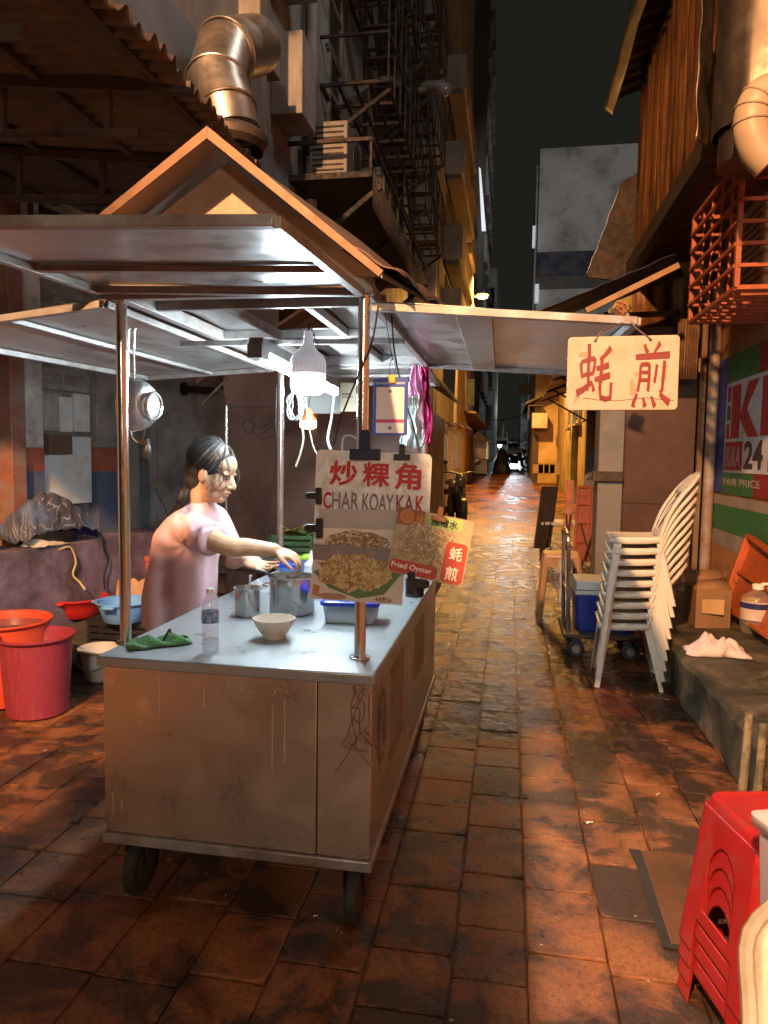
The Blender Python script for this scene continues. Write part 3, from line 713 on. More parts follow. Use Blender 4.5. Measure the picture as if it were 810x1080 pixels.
# squeeze bottle
p = on(328, 630)
sq = thing('squeeze_bottle', p, 'pale squeeze bottle with pointed nozzle standing behind the large pot', 'bottle')
MB().lathe(p, [(0,0),(.032,.001),(.034,.01),(.034,.125),(.028,.14)], 28).build('bottle_body', clear('milky_plastic', (.80,.84,.85), .25, alpha=.55), sq, smooth=60)
MB().lathe(p, [(.029,.138),(.030,.155),(.020,.165),(.010,.172),(.005,.215),(0,.216)], 24).build('nozzle', WP, sq, smooth=50)
# black tin
p = on(437, 629)
tn = thing('black_tin', p, 'small black open tin on the counter corner below the oyster sign', 'tin')
MB().lathe(p, [(0,.002),(.042,.002),(.044,.006),(.044,.075),(.047,.08),(.042,.08),(.041,.01),(0,.008)], 28, sq=(1,.75)).build('tin_body', M('black_tin', (.03,.03,.032), .3, .6), tn)
# crumpled clear bag
p = on(278, 625)
cb = MB().grid(lambda u, v: p+V((-.08+.17*u, -.05+.10*v, .004+max(0,min(1,5*min(u,1-u,v,1-v)))*(.03+.035*noise.noise((u*5,v*4,3))+.015*noise.noise((u*14,v*11,8))))), 30, 20).build('plastic_bag', clear('thin_bag', (.85,.88,.9), .12, alpha=.25), smooth=25)
tag(cb, 'crumpled clear plastic bag lying between the two steel pots', 'plastic bag')
# vegetable crate on a side table behind the cart
tp = P(312, 585, Y=4.95)
tb = thing('side_table', (tp.x, 4.95, 0), 'plain side table behind the cart carrying the green vegetable crate', 'table')
MB().box((tp.x, 4.95, tp.z-.02), (.55,.5,.03)).build('table_top', FRM, tb, bev=.003)
for sx in (-1,1):
    for sy in (-1,1): MB().cyl((tp.x+sx*.24, 4.95+sy*.2, 0), (tp.x+sx*.24, 4.95+sy*.2, tp.z-.035), .014, n=10).build('leg', IRON, tb)
cr = thing('vegetable_crate', tp, 'green plastic crate of vegetables behind the rear cart post', 'crate')
GRN = M('crate_green', (.07,.17,.06), .5, dirt=(.03,.04,.02), damt=.5)
b = MB(); w_, d_, h_ = .30, .24, .15; z0 = tp.z-.004
for s in (-1, 1):
    for k in range(4):
        b.box((tp.x, 4.95+s*d_/2, z0+.015+k*.043), (w_, .008, .026)); b.box((tp.x+s*w_/2, 4.95, z0+.015+k*.043), (.008, d_, .026))
    for t in (-1, 1): b.box((tp.x+s*w_/2, 4.95+t*d_/2, z0+h_/2), (.02,.02,h_))
b.box((tp.x, 4.95, z0+.004), (w_, d_, .006)); b.build('crate_body', GRN, cr)
VEG = [M('leaf_green', (.12,.26,.04), .6, var=.4), M('leaf_yellow', (.35,.34,.06), .6), M('root_brown', (.16,.10,.05), .7)]
for i in range(9):
    c = tp+V((random.uniform(-.11,.11), random.uniform(-.08,.08), .15+random.uniform(-.02,.04)))
    b = MB()
    for k in range(7):
        a = random.uniform(0,6.28); L = random.uniform(.05,.09); dr = V((math.cos(a), math.sin(a), random.uniform(.2,1.0))).normalized(); bx, by, _ = basis(dr)
        b.grid(lambda u, v: c+dr*(L*v)+bx*((u-.5)*.045*math.sin(math.pi*min(.97,v+.12)))+V((0,0,-.03*v*v)), 3, 5)
    o = b.build('vegetable', VEG[i % 3], tags=(['bunch of green leaves in the green crate', 'bunch of yellowing leaves in the green crate', 'bunch of brownish stems in the green crate'][i % 3], 'vegetable', 'vegetables in the green crate'), solid=.001)

# ---- boards and signs clipped to the right front post
BRD = M('sign_white_enamel', (.80,.86,.90), .4, var=.10, sc=30, dirt=(.45,.46,.45), damt=.6, dsc=40)
RED = M('sign_red', (.48,.018,.012), .45, var=.15, sc=20); DKRED = M('sign_dull_red', (.30,.05,.045), .5); GREYL = M('sign_grey_letter', (.20,.17,.16), .5)
sb_ = thing('menu_board', V((-.41, 2.16, 1.12)), 'white metal menu board with red Chinese characters clipped to the right front post', 'sign')
TL = P(334, 474, Y=2.15); TR = P(456, 479, Y=2.15); W_ = (TR-TL).length; H_ = .37
xd = (TR-TL).normalized(); yd = V((0,-1,0)).cross(xd) if False else V((-xd.z, 0, xd.x)); O_ = TL - yd*H_
F_, xd, yd, zd = frame_map(O_, xd, yd)
MB().prism([F_(u, v) for u, v in rrect(W_, H_, .018)], zd*.003).build('board_panel', BRD, sb_)
text('lettering', '炒', RED, sb_, F_(.045, .262, .004), xd, yd, .077, .088, fat=.028)
text('lettering', '粿', RED, sb_, F_(.150, .262, .004), xd, yd, .077, .085, fat=.024)
text('lettering', '角', RED, sb_, F_(.250, .258, .004), xd, yd, .082, .082, fat=.028)
text('lettering', 'C', RED, sb_, F_(.028, .188, .004), xd, yd, .052, .026, fat=.03)
text('lettering', 'HAR', GREYL, sb_, F_(.056, .188, .004), xd, yd, .054, .085, fat=.02)
text('lettering', 'KOAY', GREYL, sb_, F_(.152, .188, .004), xd, yd, .054, .098, fat=.02)
text('lettering', 'KA', DKRED, sb_, F_(.258, .188, .004), xd, yd, .054, .055, fat=.02)
text('lettering', 'K', RED, sb_, F_(.318, .186, .004), xd, yd, .056, .026, fat=.03)

def food(name, pal, sc, dark=.5, seed=0):
    if name in MATS: return MATS[name]
    m, nt, b = nodes(name)
    vec = coords(nt, 'Object', loc=(seed, seed*2, 0))
    wv = nn(nt, 'ShaderNodeTexNoise'); wv.inputs['Scale'].default_value = sc*.6; nt.links.new(vec, wv.inputs['Vector'])
    ad = nn(nt, 'ShaderNodeVectorMath', operation='MULTIPLY_ADD'); ad.inputs[1].default_value = (.05,.05,.05); nt.links.new(wv.outputs['Color'], ad.inputs[0]); nt.links.new(vec, ad.inputs[2])
    vo = nn(nt, 'ShaderNodeTexVoronoi'); vo.inputs['Scale'].default_value = sc; nt.links.new(ad.outputs[0], vo.inputs['Vector'])
    n = len(pal); sep = nn(nt, 'ShaderNodeSeparateColor'); nt.links.new(vo.outputs['Color'], sep.inputs[0])
    c = ramp(nt, sep.outputs[0], [(i/n, pal[i]) for i in range(n)], 'CONSTANT')
    c = mix(nt, .7, c, ramp(nt, noise_tex(nt, vec, sc*1.7, 6, .7), [(.3, .55), (.65, 1.25)]), 'MULTIPLY')
    c = mix(nt, ramp(nt, vo.outputs['Distance'], [(.42, 0.0), (.75, dark)]), c, (.05,.028,.012))
    c = mix(nt, ramp(nt, noise_tex(nt, vec, sc*.8, 4, .6), [(.60, 0.0), (.70, dark)]), c, (.06,.03,.012))
    nt.links.new(c, b.inputs['Base Color']); b.inputs['Roughness'].default_value = .35
    MATS[name] = m; return m
FOOD1 = food('print_fried_cake_dark', [(.58,.46,.30),(.26,.17,.09),(.74,.64,.48),(.34,.24,.12)], 115, .75)
FOOD2 = food('print_fried_cake', [(.70,.46,.14),(.50,.30,.09),(.86,.68,.30),(.40,.20,.06),(.82,.62,.20),(.88,.76,.44)], 105, .40, 3)
FOOD3 = food('print_oyster', [(.78,.64,.44),(.64,.36,.17),(.86,.76,.58),(.42,.36,.16),(.30,.34,.12),(.58,.40,.22)], 125, .35, 5)
WHT = M('print_white', (.84,.84,.82), .3, var=.05); LEAF = M('print_leaf', (.10,.28,.07), .3, var=.3); PRINTG = M('print_grey', (.30,.27,.27), .3, var=.25, sc=12)
ORNG = M('print_orange', (.70,.30,.05), .4); PGREEN = M('print_green', (.38,.66,.20), .4, var=.1); PRED = M('print_red', (.62,.05,.02), .4, var=.1); INK = M('print_black', (.03,.03,.03), .4)
def blob(F, cx, cy, rx, ry, h, n=40, j=.12, seed=0):
    return [F(cx+rx*math.cos(t)*(1+j*noise.noise((math.cos(t)*3+seed, math.sin(t)*3, seed))), cy+ry*math.sin(t)*(1+j*noise.noise((math.cos(t)*3+seed, math.sin(t)*3, seed+4))), h) for t in [2*math.pi*i/n for i in range(n)]]
# poster 1 (upper), in a clear sleeve that lets the board lettering show through
TLp = P(336, 536, Y=2.135); BLp = P(336, 590, Y=2.135); TRp = P(418, 538, Y=2.135)
w1 = (TRp-TLp).length; h1 = (TLp-BLp).length; F1, x1, y1, z1 = frame_map(BLp, TRp-TLp, V((0,0,1)))
s1 = thing('food_poster', F1(w1/2, 0), 'upper laminated food photo clipped over the lettering of the menu board', 'poster')
vs = [F1(u*w1, v*h1+.0) for u, v in ((0,0),(1,0),(1,.62),(0,.62))]
MB().prism(vs, z1*.0012).build('photo_print', M('print_pale', (.72,.70,.65), .3, var=.2, sc=14), s1)
MB().prism(blob(F1, w1*.50, h1*.34, w1*.42, h1*.24, .0018, seed=1), z1*.0006).build('dish_picture', FOOD1, s1)
MB().prism([F1(0, 0, .0015), F1(w1, 0, .0015), F1(w1, h1*.09, .0015), F1(0, h1*.09, .0015)], z1*.0004).build('photo_edge', PRINTG, s1)
MB().prism([F1(0, h1*.62, .0002), F1(w1, h1*.62, .0002), F1(w1, h1, .0002), F1(0, h1, .0002)], z1*.0008).build('sleeve', clear('milky_sleeve', (.86,.85,.84), .15, alpha=.26), s1)
# poster 2 (lower)
BL = P(327, 631, Y=2.125); BR = P(424, 638, Y=2.125); TLq = P(334, 586, Y=2.125)
w2 = (BR-BL).length; h2 = .172; F2, x2, y2, z2 = frame_map(BL, BR-BL, V((.03,0,1)))
y2 = V((-x2.z+.045, 0, x2.x)).normalized()
F2 = lambda u, v, h=0: BL + x2*u + y2*v + z2*h
z2 = V((0,-1,0))
s2 = thing('food_poster', F2(w2/2, 0), 'lower laminated photo of fried cake on a banana leaf clipped below the menu board', 'poster')
MB().prism([F2(0,0), F2(w2,0), F2(w2*.985,h2), F2(.0,h2)], z2*.0012).build('photo_print', WHT, s2)
MB().prism([F2(0,h2*.72,.0014), F2(w2*.985,h2*.66,.0014), F2(w2*.98,h2,.0014), F2(0,h2,.0014)], z2*.0003).build('photo_edge', PRINTG, s2)
MB().prism([F2(.004,h2*.50,.0018), F2(w2*.42,h2*.80,.0018), F2(w2*.97,h2*.56,.0018), F2(w2*.80,h2*.16,.0018), F2(w2*.52,h2*.06,.0018), F2(w2*.2,h2*.22,.0018)], z2*.0003).build('leaf_picture', LEAF, s2)
MB().prism(blob(F2, w2*.46, h2*.52, w2*.40, h2*.34, .0024, j=.3, seed=2), z2*.0004).build('dish_picture', FOOD2, s2)
MB().prism(blob(F2, w2*.24, h2*.07, w2*.16, h2*.06, .002, seed=6), z2*.0004).build('finger_picture', M('print_skin', (.55,.33,.22), .4, var=.2), s2)
MB().prism(blob(F2, w2*.80, h2*.07, w2*.09, h2*.05, .002, seed=8), z2*.0004).build('peanut_picture', FOOD1, s2)
MB().prism([F2(.006,h2*.08,.002), F2(.026,h2*.06,.002), F2(.03,h2*.24,.002), F2(.008,h2*.27,.002)], z2*.0004).build('corn_picture', ORNG, s2)
MB().prism([F2(-.003,-.004,.0032), F2(w2+.004,-.004,.0032), F2(w2,h2+.006,.0032), F2(-.001,h2+.006,.0032)], z2*.0008).build('sleeve', clear('sleeve_gloss', (.96,.96,.96), .10, alpha=.03), s2)
# oyster sign
BL = P(408, 602, Y=2.10); BR = P(487, 619, Y=2.10); TLo = P(424, 535, Y=2.10)
w3 = (BR-BL).length; h3 = (TLo-BL).length; F3, x3, y3, z3 = frame_map(BL, BR-BL, TLo-BL); y3 = V((-x3.z, 0, x3.x)); z3 = V((0,-1,0)); F3 = lambda u, v, h=0: BL+x3*u+y3*v+z3*h
s3 = thing('oyster_sign', F3(w3/2, 0), 'tilted fried oyster photo sign clipped to the right of the menu board', 'sign')
q = lambda *uv: [F3(u*w3, v*h3, h) for u, v, h in uv]
MB().prism(q((0,0,0),(1,0,0),(1,1,0),(0,1,0)), z3*.002).build('photo_print', M('print_oyster_back', (.58,.52,.30), .4, var=.4, sc=25), s3)
MB().prism(blob(F3, w3*.45, h3*.50, w3*.37, h3*.33, .0026, j=.2, seed=3), z3*.0004).build('dish_picture', FOOD3, s3)
MB().prism(q((.0,.74,.0022),(.36,.76,.0022),(.36,1,.0022),(.0,1,.0022)), z3*.0003).build('photo_corner', M('print_rust', (.36,.12,.04), .4), s3)
MB().prism([F3(a, b_, .0028) for a, b_ in disc(w3*.13, h3*.885, w3*.095, w3*.095, 28)], z3*.0004).build('smiley', ORNG, s3)
b = MB()
for cx in (.095, .165): b.prism([F3(a, b_, .0034) for a, b_ in disc(w3*cx, h3*.905, w3*.012, w3*.012, 10)], z3*.0003)
arc = disc(w3*.13, h3*.885, w3*.055, w3*.055, 10, 200, 340); arc2 = disc(w3*.13, h3*.885, w3*.043, w3*.043, 10, 340, 200)
b.prism([F3(a, c_, .0034) for a, c_ in arc+disc(w3*.13, h3*.885, w3*.043, w3*.043, 10, 200, 340)[::-1]], z3*.0003)
b.build('smiley_face', PRED, s3)
b = MB(); b.prism([F3(a, b_, .0028) for a, b_ in rrect(w3*.09, h3*.12, .008, 4, w3*.26, h3*.82)], z3*.0004); b.prism([F3(a, b_, .0029) for a, b_ in rrect(w3*.035, h3*.1, .005, 4, w3*.285, h3*.89)], z3*.0004); b.build('thumb_icon', ORNG, s3)
MB().prism(q((.42,.80,.0028),(.86,.80,.0028),(.86,.985,.0028),(.42,.985,.0028)), z3*.0004).build('caption_panel', PGREEN, s3)
text('caption', '酸柑水', INK, s3, F3(w3*.46, h3*.825, .0035), x3, y3, h3*.125, w3*.34, fat=.016)
MB().prism([F3(a, b_, .003) for a, b_ in rrect(w3*.64, h3*.20, .012, 4, .003, .003)], z3*.0004).build('caption_panel', PRED, s3)
text('caption', 'Fried Oyster', WHT, s3, F3(w3*.045, h3*.07, .0037), x3, y3, h3*.105, w3*.54, fat=.02)
MB().prism([F3(a, b_, .003) for a, b_ in rrect(w3*.285, h3*.62, .014, 4, w3*.70, .003)], z3*.0004).build('caption_panel', PRED, s3)
text('caption', '蚝', WHT, s3, F3(w3*.765, h3*.37, .0037), x3, y3, h3*.20, w3*.165, fat=.022)
text('caption', '煎', WHT, s3, F3(w3*.755, h3*.06, .0037), x3, y3, h3*.21, w3*.165, fat=.022)
MB().prism(q((-.02,-.02,.0045),(1.05,-.02,.0045),(1.05,1.01,.0045),(-.02,1.01,.0045)), z3*.0008).build('sleeve', clear('sleeve_gloss'), s3)
# bulldog clips
def clip(px, py, y, w_, lab, mat=BLK, ang=0):
    p = P(px, py, Y=y); t = thing('bulldog_clip', p, lab, 'clip', 'clips holding the boards'); rr = Matrix.Rotation(ang, 3, 'Y')
    b = MB(); b.box(p, (w_, .016, w_*.34), rr); b.build('jaw', mat, t, bev=.002)
    b = MB(); b.box(p+rr@V((0,-.004,w_*.42)), (w_*.38, .008, w_*.55), rr); b.box(p+rr@V((0,-.004,w_*.72)), (w_*.28, .010, w_*.12), rr); b.build('lever', mat, t, bev=.002)
NAVY = M('navy_plastic', (.012,.018,.05), .35)
clip(385, 479, 2.135, .095, 'large dark blue bulldog clip holding the menu board to the post', NAVY)
clip(424, 482, 2.14, .05, 'black clip on the top edge of the menu board')
clip(336, 523, 2.13, .052, 'black clip on the left edge of the upper food photo', BLK, R(-90))
clip(337, 557, 2.118, .06, 'black clip on the left side above the lower food photo', BLK, R(-90))
clip(434, 615, 2.10, .07, 'black clip at the lower right of the banana leaf photo', BLK, R(90))
clip(463, 547, 2.088, .045, 'brown clip on the top edge of the tilted oyster sign', M('brown_clip', (.22,.11,.05), .4), R(12))
# payment clipboard
p = P(393, 459, Y=2.30); F4, x4, y4, z4 = frame_map(p, (1,0,.0), (0,0,1)); w4, h4 = .115, .185
qr = thing('payment_board', p, 'blue clipboard with a white payment card hung beside the right front post', 'clipboard')
MB().prism([F4(u, v) for u, v in rrect(w4, h4, .006)], z4*.004).build('board_panel', M('clipboard_blue', (.035,.075,.36), .35), qr)
MB().prism([F4(u, v, .0042) for u, v in rrect(w4*.80, h4*.80, .003, 3, w4*.1, h4*.04)], z4*.0008).build('card', M('card_white', (.70,.66,.66), .45, var=.05), qr)
MB().prism([F4(u, v, .0052) for u, v in ((w4*.1,h4*.22),(w4*.9,h4*.22),(w4*.9,h4*.28),(w4*.1,h4*.28))], z4*.0004).build('band', M('card_pink', (.55,.06,.18), .45), qr)
MB().prism([F4(u, v, .0052) for u, v in disc(w4*.5, h4*.77, .006, .006, 14)], z4*.0003).build('mark', GREYL, qr)
MB().prism([F4(u, v, .0052) for u, v in rrect(.011,.011,.002,3,w4*.5-.0055,h4*.10)], z4*.0003).build('mark', GREYL, qr)
MB().prism([F4(u, v, .0043) for u, v in ((w4*.08,h4*.89),(w4*.92,h4*.89),(w4*.92,h4*.93),(w4*.08,h4*.93))], z4*.0004).build('mark', M('card_paleblue', (.25,.35,.6), .4), qr)
b = MB(); b.box(F4(w4*.55, h4*.98, .006), (.022,.012,.026)); b.build('clip', M('yellow_clip', (.55,.42,.04), .4), qr, bev=.002)
b = MB(); c0 = F4(w4*.55, h4*1.04, .006)
for s in (-1, 1): b.tube([c0+V((s*.008,0,0)), c0+V((s*.010,0,.03)), c0+V((s*.004,0,.05)), c0+V((0,0,.055))], .0012, 5)
b.tube(wob(c0+V((0,0,.05)), V((c0.x-.02,2.2,2.0)), 8, .004), .0015, 5); b.build('hanging_wire', BLK, qr)

# ---- wires, bags, papers at the rear of the cart
cabw = M('white_cable', (.42,.42,.40), .45); cabg = M('grey_cable', (.22,.23,.24), .5); caby = M('cream_cable', (.40,.36,.26), .5)
def cable(pts, r, m, lab, nm='cable', n=6):
    o = MB().tube(smoothpath(pts, n), r, 6).build(nm, m); return tag(o, lab, 'cable')
q = lambda *a: [P(x, y, Y=d) for x, y, d in a]
b = MB()
for i in range(7):
    c = P(312, 428, Y=3.72); rr_ = .055+.004*random.random(); t0 = random.uniform(-.4,.4)
    b.tube([c+V((.35*rr_*math.cos(t)*1.6+.012*random.uniform(-1,1), .012*i-.04, 1.35*rr_*math.sin(t))) for t in [2*math.pi*k/20 for k in range(21)]], .004, 6, cap=False)
tag(b.build('cable_coil', cabg), 'coil of grey cable hung at the back left cart post', 'cable')
cable(q((316,440,3.6),(320,460,3.6),(317,478,3.6),(312,492,3.6)), .006, caby, 'cream cable end dangling below the grey cable coil')
cable(q((322,420,3.7),(326,450,3.7),(332,475,3.7),(345,490,3.7)), .004, cabw, 'thin white cable sagging from the coil towards the menu board')
cable(q((354,410,3.3),(350,440,2.9),(346,462,2.5),(349,475,2.2)), .005, cabw, 'white cable running from the tube light down to the menu board')
cable(q((372,500,2.22),(362,480,2.22),(362,462,2.22),(372,460,2.22),(384,472,2.22),(390,484,2.22)), .0035, cabw, 'loop of white cable beside the right front post')
cable(q((424,502,2.2),(440,512,2.2),(453,505,2.2),(452,490,2.2),(443,482,2.2)), .0035, cabw, 'loop of white wire at the right edge of the menu board')
cable(q((413,330,2.4),(416,370,2.4),(424,410,2.4),(436,450,2.4),(442,475,2.4)), .003, BLK, 'thin black wire hanging behind the payment board')
cable(q((399,322,2.17),(392,362,2.17),(376,400,2.17),(360,440,2.17),(352,470,2.17)), .003, BLK, 'black wire slanting from the canopy across the right front post')
cable(q((292,405,4.4),(291,440,4.4),(292,480,4.4),(287,520,4.4),(281,560,4.4),(279,580,4.4)), .004, BLK, 'black cable hanging down the brown stall front behind the cart')
a = P(320, 436, Y=4.45); c = P(359, 404, Y=4.45)
wbp = MB().bb(a.x, c.x, 4.45, 4.458, a.z, c.z).build('whiteboard', M('whiteboard_face', (.46,.50,.48), .4, var=.05), tags=('plain white panel brightly lit below the tube light', 'whiteboard'))
a = P(359, 434, Y=4.3); c = P(376, 404, Y=4.3)
cd = thing('wall_calendar', V((a.x, 4.3, a.z)), 'yellowed paper calendar with dark lettering hung beside the white panel', 'calendar')
MB().bb(a.x, c.x, 4.295, 4.30, a.z, c.z).build('sheet', M('old_paper', (.60,.55,.38), .7, var=.12), cd)
MB().bb(a.x+.01, c.x-.02, 4.2935, 4.2945, a.z+.085, a.z+.092).build('print_line', GREYL, cd)
MB().bb(a.x+.01, c.x-.04, 4.2935, 4.2945, a.z+.10, a.z+.112).build('print_line', GREYL, cd)
def bagm(name, col, alpha): return clear(name, col, .2, alpha=alpha)
def hang(px0, py0, px1, py1, y, mat, lab, seed, nm='plastic_bag'):
    a = P(px0, py0, Y=y); c = P(px1, py1, Y=y)
    def f(u, v):
        p = V((a.x+(c.x-a.x)*u, y, a.z+(c.z-a.z)*v)); pin = (1-v)**2
        p.x += (-(u-.5)*(c.x-a.x)*.75)*pin*.9 + .018*noise.noise((u*4, v*4, seed)); p.y += .045*noise.noise((u*5, v*3, seed+2))+.015*noise.noise((u*14, v*9, seed)); p.z += .018*noise.noise((u*6, 3, seed))
        return p
    o = MB().grid(f, 18, 26).build(nm, mat, solid=.0015, smooth=30); tag(o, lab, 'plastic bag'); return o
hang(427, 384, 448, 470, 3.3, M('pink_bag', (.75,.30,.50), .35, var=.3), 'pink plastic bag hanging in the upper part at the rear right post', 1)
hang(436, 386, 456, 468, 3.45, M('magenta_bag', (.42,.02,.12), .35, var=.3), 'dark magenta plastic bag hanging against the rear right post', 2)
hang(424, 418, 446, 472, 3.2, M('milky_bag', (.60,.68,.66), .3, var=.1), 'whitish plastic bag drooping in front of the magenta bag', 3)
# ================================================================ the seller
SKIN = M('skin', (.50,.30,.175), .52, var=.16, sc=30, dirt=(.44,.21,.13), damt=.3, dsc=22, bmp=.12, bsc=420, sss=.10)
SHIRT = M('pink_cotton', (.56,.375,.40), .92, var=.07, sc=14, bmp=.10, bsc=500, spec=.2)
HAIR = M('black_hair', (.022,.019,.018), .50, var=.4, sc=60, spec=.4); GREYH = M('grey_hair', (.12,.115,.115), .42, var=.4, sc=60)
TROU = M('dark_trousers', (.03,.03,.04), .85, bmp=.3, bsc=150)
def loft(mb, secs, n=28):
    vs = []
    for c, rx, ry in secs:
        for i in range(n):
            t = 2*math.pi*i/n; vs.append(V(c)+V((rx*math.cos(t), ry*math.sin(t), 0)))
    k = len(secs)
    mb.add(vs, [(a*n+i, a*n+(i+1)%n, (a+1)*n+(i+1)%n, (a+1)*n+i) for a in range(k-1) for i in range(n)]+[tuple(range(n-1,-1,-1)), tuple(range((k-1)*n, k*n))])
def limb(mb, pts, rs, n=14, steps=6):
    """tapered limb through joints, rounded at both ends"""
    sp = smoothpath(pts, steps); k = len(sp); rr = []
    for i in range(k):
        t = i/(k-1)*(len(rs)-1); j = min(int(t), len(rs)-2); rr.append(rs[j]+(rs[j+1]-rs[j])*(t-j))
    mb.tube(sp, rr, n); mb.ell(sp[0], rr[0], nu=12, nv=8); mb.ell(sp[-1], rr[-1], nu=12, nv=8)
def hand(mb, wrist, fd, back, s, curl, spread=.12, thumb_open=.7, scale=1.0):
    fd = V(fd).normalized(); back = V(back); back = (back-fd*back.dot(fd)).normalized(); wd = fd.cross(back)*s    # wd: towards the thumb side
    L = .085*scale; pc = V(wrist)+fd*(L*.52)
    rot = Matrix((fd, wd, back)).transposed()
    mb.ell(pc, (L*.62, .039*scale, .0145*scale), rot, 18, 12)
    mb.ell(V(wrist)+fd*L*.25, (L*.40, .027*scale, .016*scale), rot, 14, 10)
    for i, (off, ln) in enumerate(((.027,.070),(.009,.079),(-.009,.073),(-.026,.056))):
        root = V(wrist)+fd*(L*(.98-.05*abs(i-1.3)))+wd*off*scale
        d = (fd+wd*(spread*(1.5-i)*.6)).normalized(); a = curl[i]; p = root-d*.02*scale; pts = [p, root]; nrm = back.copy()
        for seg, f in enumerate((.46,.30,.24)):
            ax = d.cross(nrm).normalized()
            r3 = Matrix.Rotation(-a*(.8 if seg == 0 else 1.0), 3, ax); d = r3@d; nrm = r3@nrm
            root = root+d*(ln*f*scale); pts.append(root.copy())
        mb.tube(smoothpath(pts, 3), [(.0088-.0024*k/12)*scale for k in range(13)], 10); mb.ell(pts[-1], .0066*scale, nu=10, nv=7)
    r0 = V(wrist)+fd*L*.28+wd*.022*scale; d = (fd*.75+wd*thumb_open-back*.35).normalized(); d2 = (fd*.95+wd*thumb_open*.35-back*.35).normalized()
    pts = [r0, r0+d*.036*scale, r0+d*.036*scale+d2*.030*scale, r0+d*.036*scale+d2*.054*scale]
    mb.tube(smoothpath(pts, 3), [(.0135-.0055*k/9)*scale for k in range(10)], 10); mb.ell(pts[-1], .0078*scale, nu=10, nv=7)

per = thing('person', (-1.49, 3.07, 0), 'woman in a pink T-shirt with tied back hair working over the pots behind the cart', 'person')
YC = 3.07
hs = 1.06; hc = V((-1.318, 3.03, 1.420)); hr = Matrix.Rotation(R(19), 3, 'Y') @ Matrix.Rotation(R(-3), 3, 'Z')
def H(x, y, z): return hc + hr@V((x*hs, y*hs, z*hs))
def HE(mb, c, r): mb.ell(H(*c), tuple(a*hs for a in r), hr, 20, 14)
B = MB()
HE(B, (-.015,0,.045), (.098,.076,.092)); HE(B, (.026,0,-.028), (.071,.064,.082)); HE(B, (.030,0,-.076), (.054,.055,.038)); HE(B, (.072,0,-.094), (.021,.027,.018)); HE(B, (.03,0,-.100), (.045,.040,.024))
HE(B, (.045,0,.045), (.048,.062,.055))
B.tube([H(.086,0,.016), H(.101,0,-.010), H(.113,0,-.028)], [.0085*hs,.0105*hs,.0135*hs], 12); HE(B, (.111,0,-.029), (.0125,.0125,.0105))
for s in (-1, 1):
    HE(B, (.103,s*.011,-.034), (.010,.008,.007)); HE(B, (.076,s*.028,.020), (.018,.026,.009)); HE(B, (.058,s*.038,-.030), (.034,.027,.032))
    HE(B, (-.006,s*.070,-.012), (.020,.011,.032)); HE(B, (.050,s*.032,-.075), (.03,.02,.028))
HE(B, (.0925,0,-.056), (.014,.023,.0068)); HE(B, (.0900,0,-.071), (.0125,.020,.0075)); HE(B, (.084,0,-.064), (.014,.025,.016))
limb(B, [H(-.020,0,-.06), H(-.030,0,-.13), V((-1.40, YC, 1.225))], [.050,.048,.062])
loft(B, [((-1.49,YC,.74),.10,.135), ((-1.495,YC,.86),.11,.140), ((-1.49,YC,.98),.115,.145), ((-1.47,YC,1.1),.118,.15), ((-1.445,YC,1.18),.10,.165), ((-1.425,YC,1.235),.07,.13), ((-1.41,YC,1.262),.045,.07)])
# right (camera-side) arm, stretched over the pot
shR = V((-1.400, 2.925, 1.185)); elR = P(243, 577, Y=2.80); wrR = P(290, 580, Y=2.83)
limb(B, [shR, shR.lerp(elR,.5)+V((0,0,-.004)), elR, elR.lerp(wrR,.35)+V((0,0,.004)), wrR], [.052,.048,.042,.039,.027])
hand(B, wrR, (1.0,.04,-.30), (.30,-.25,1), 1, (.62,.58,.60,.66), .16, .62, 1.02)
# left arm, palm turned up
shL = V((-1.400, 3.215, 1.185)); elL = V((-1.33, 3.27, .985)); wrL = P(259, 590, Y=3.02)
limb(B, [shL, shL.lerp(elL,.5), elL, elL.lerp(wrL,.45), wrL], [.052,.046,.041,.037,.027])
hand(B, wrL, (1,-.22,-.30), (-.15,.55,-1), 1, (.16,.20,.26,.30), .34, 1.0, 1.05)
for s in (-1, 1):
    limb(B, [V((-1.49, YC+s*.088, .80)), V((-1.475, YC+s*.09, .46)), V((-1.50, YC+s*.095, .08))], [.070,.058,.038])
    limb(B, [V((-1.52, YC+s*.095, .045)), V((-1.43, YC+s*.10, .035)), V((-1.33, YC+s*.105, .024))], [.038,.036,.024])
me = remesh(B, .0046, 3, .45)
for v in me.vertices: v.co.z = max(v.co.z, .006)
mesh_obj(me, 'body', SKIN, per)
# shirt
S = MB()
loft(S, [((-1.50,YC,.70),.160,.215), ((-1.50,YC,.84),.160,.205), ((-1.485,YC,.98),.150,.190), ((-1.470,YC,1.08),.146,.196), ((-1.452,YC,1.145),.138,.204), ((-1.430,YC,1.20),.116,.186), ((-1.410,YC,1.245),.085,.130), ((-1.395,YC,1.278),.066,.086), ((-1.388,YC,1.296),.060,.070)])
seR = shR.lerp(elR, .66); seL = shL.lerp(elL, .72)
S.tube(smoothpath([V((-1.415, YC-.07, 1.20)), shR+V((-.005,.03,0)), shR.lerp(seR,.5)+V((0,0,-.006)), seR], 5), [.058,.060,.062,.064,.066,.068,.070,.071,.072,.073,.074,.075,.076,.077,.078,.079], 18)
S.tube(smoothpath([shL+V((-.02,-.06,0)), shL, shL.lerp(seL,.5), seL], 5), [.078+.0006*k for k in range(16)], 18)
me = remesh(S, .009, 20, .6)
sd = (elR-shR).normalized()
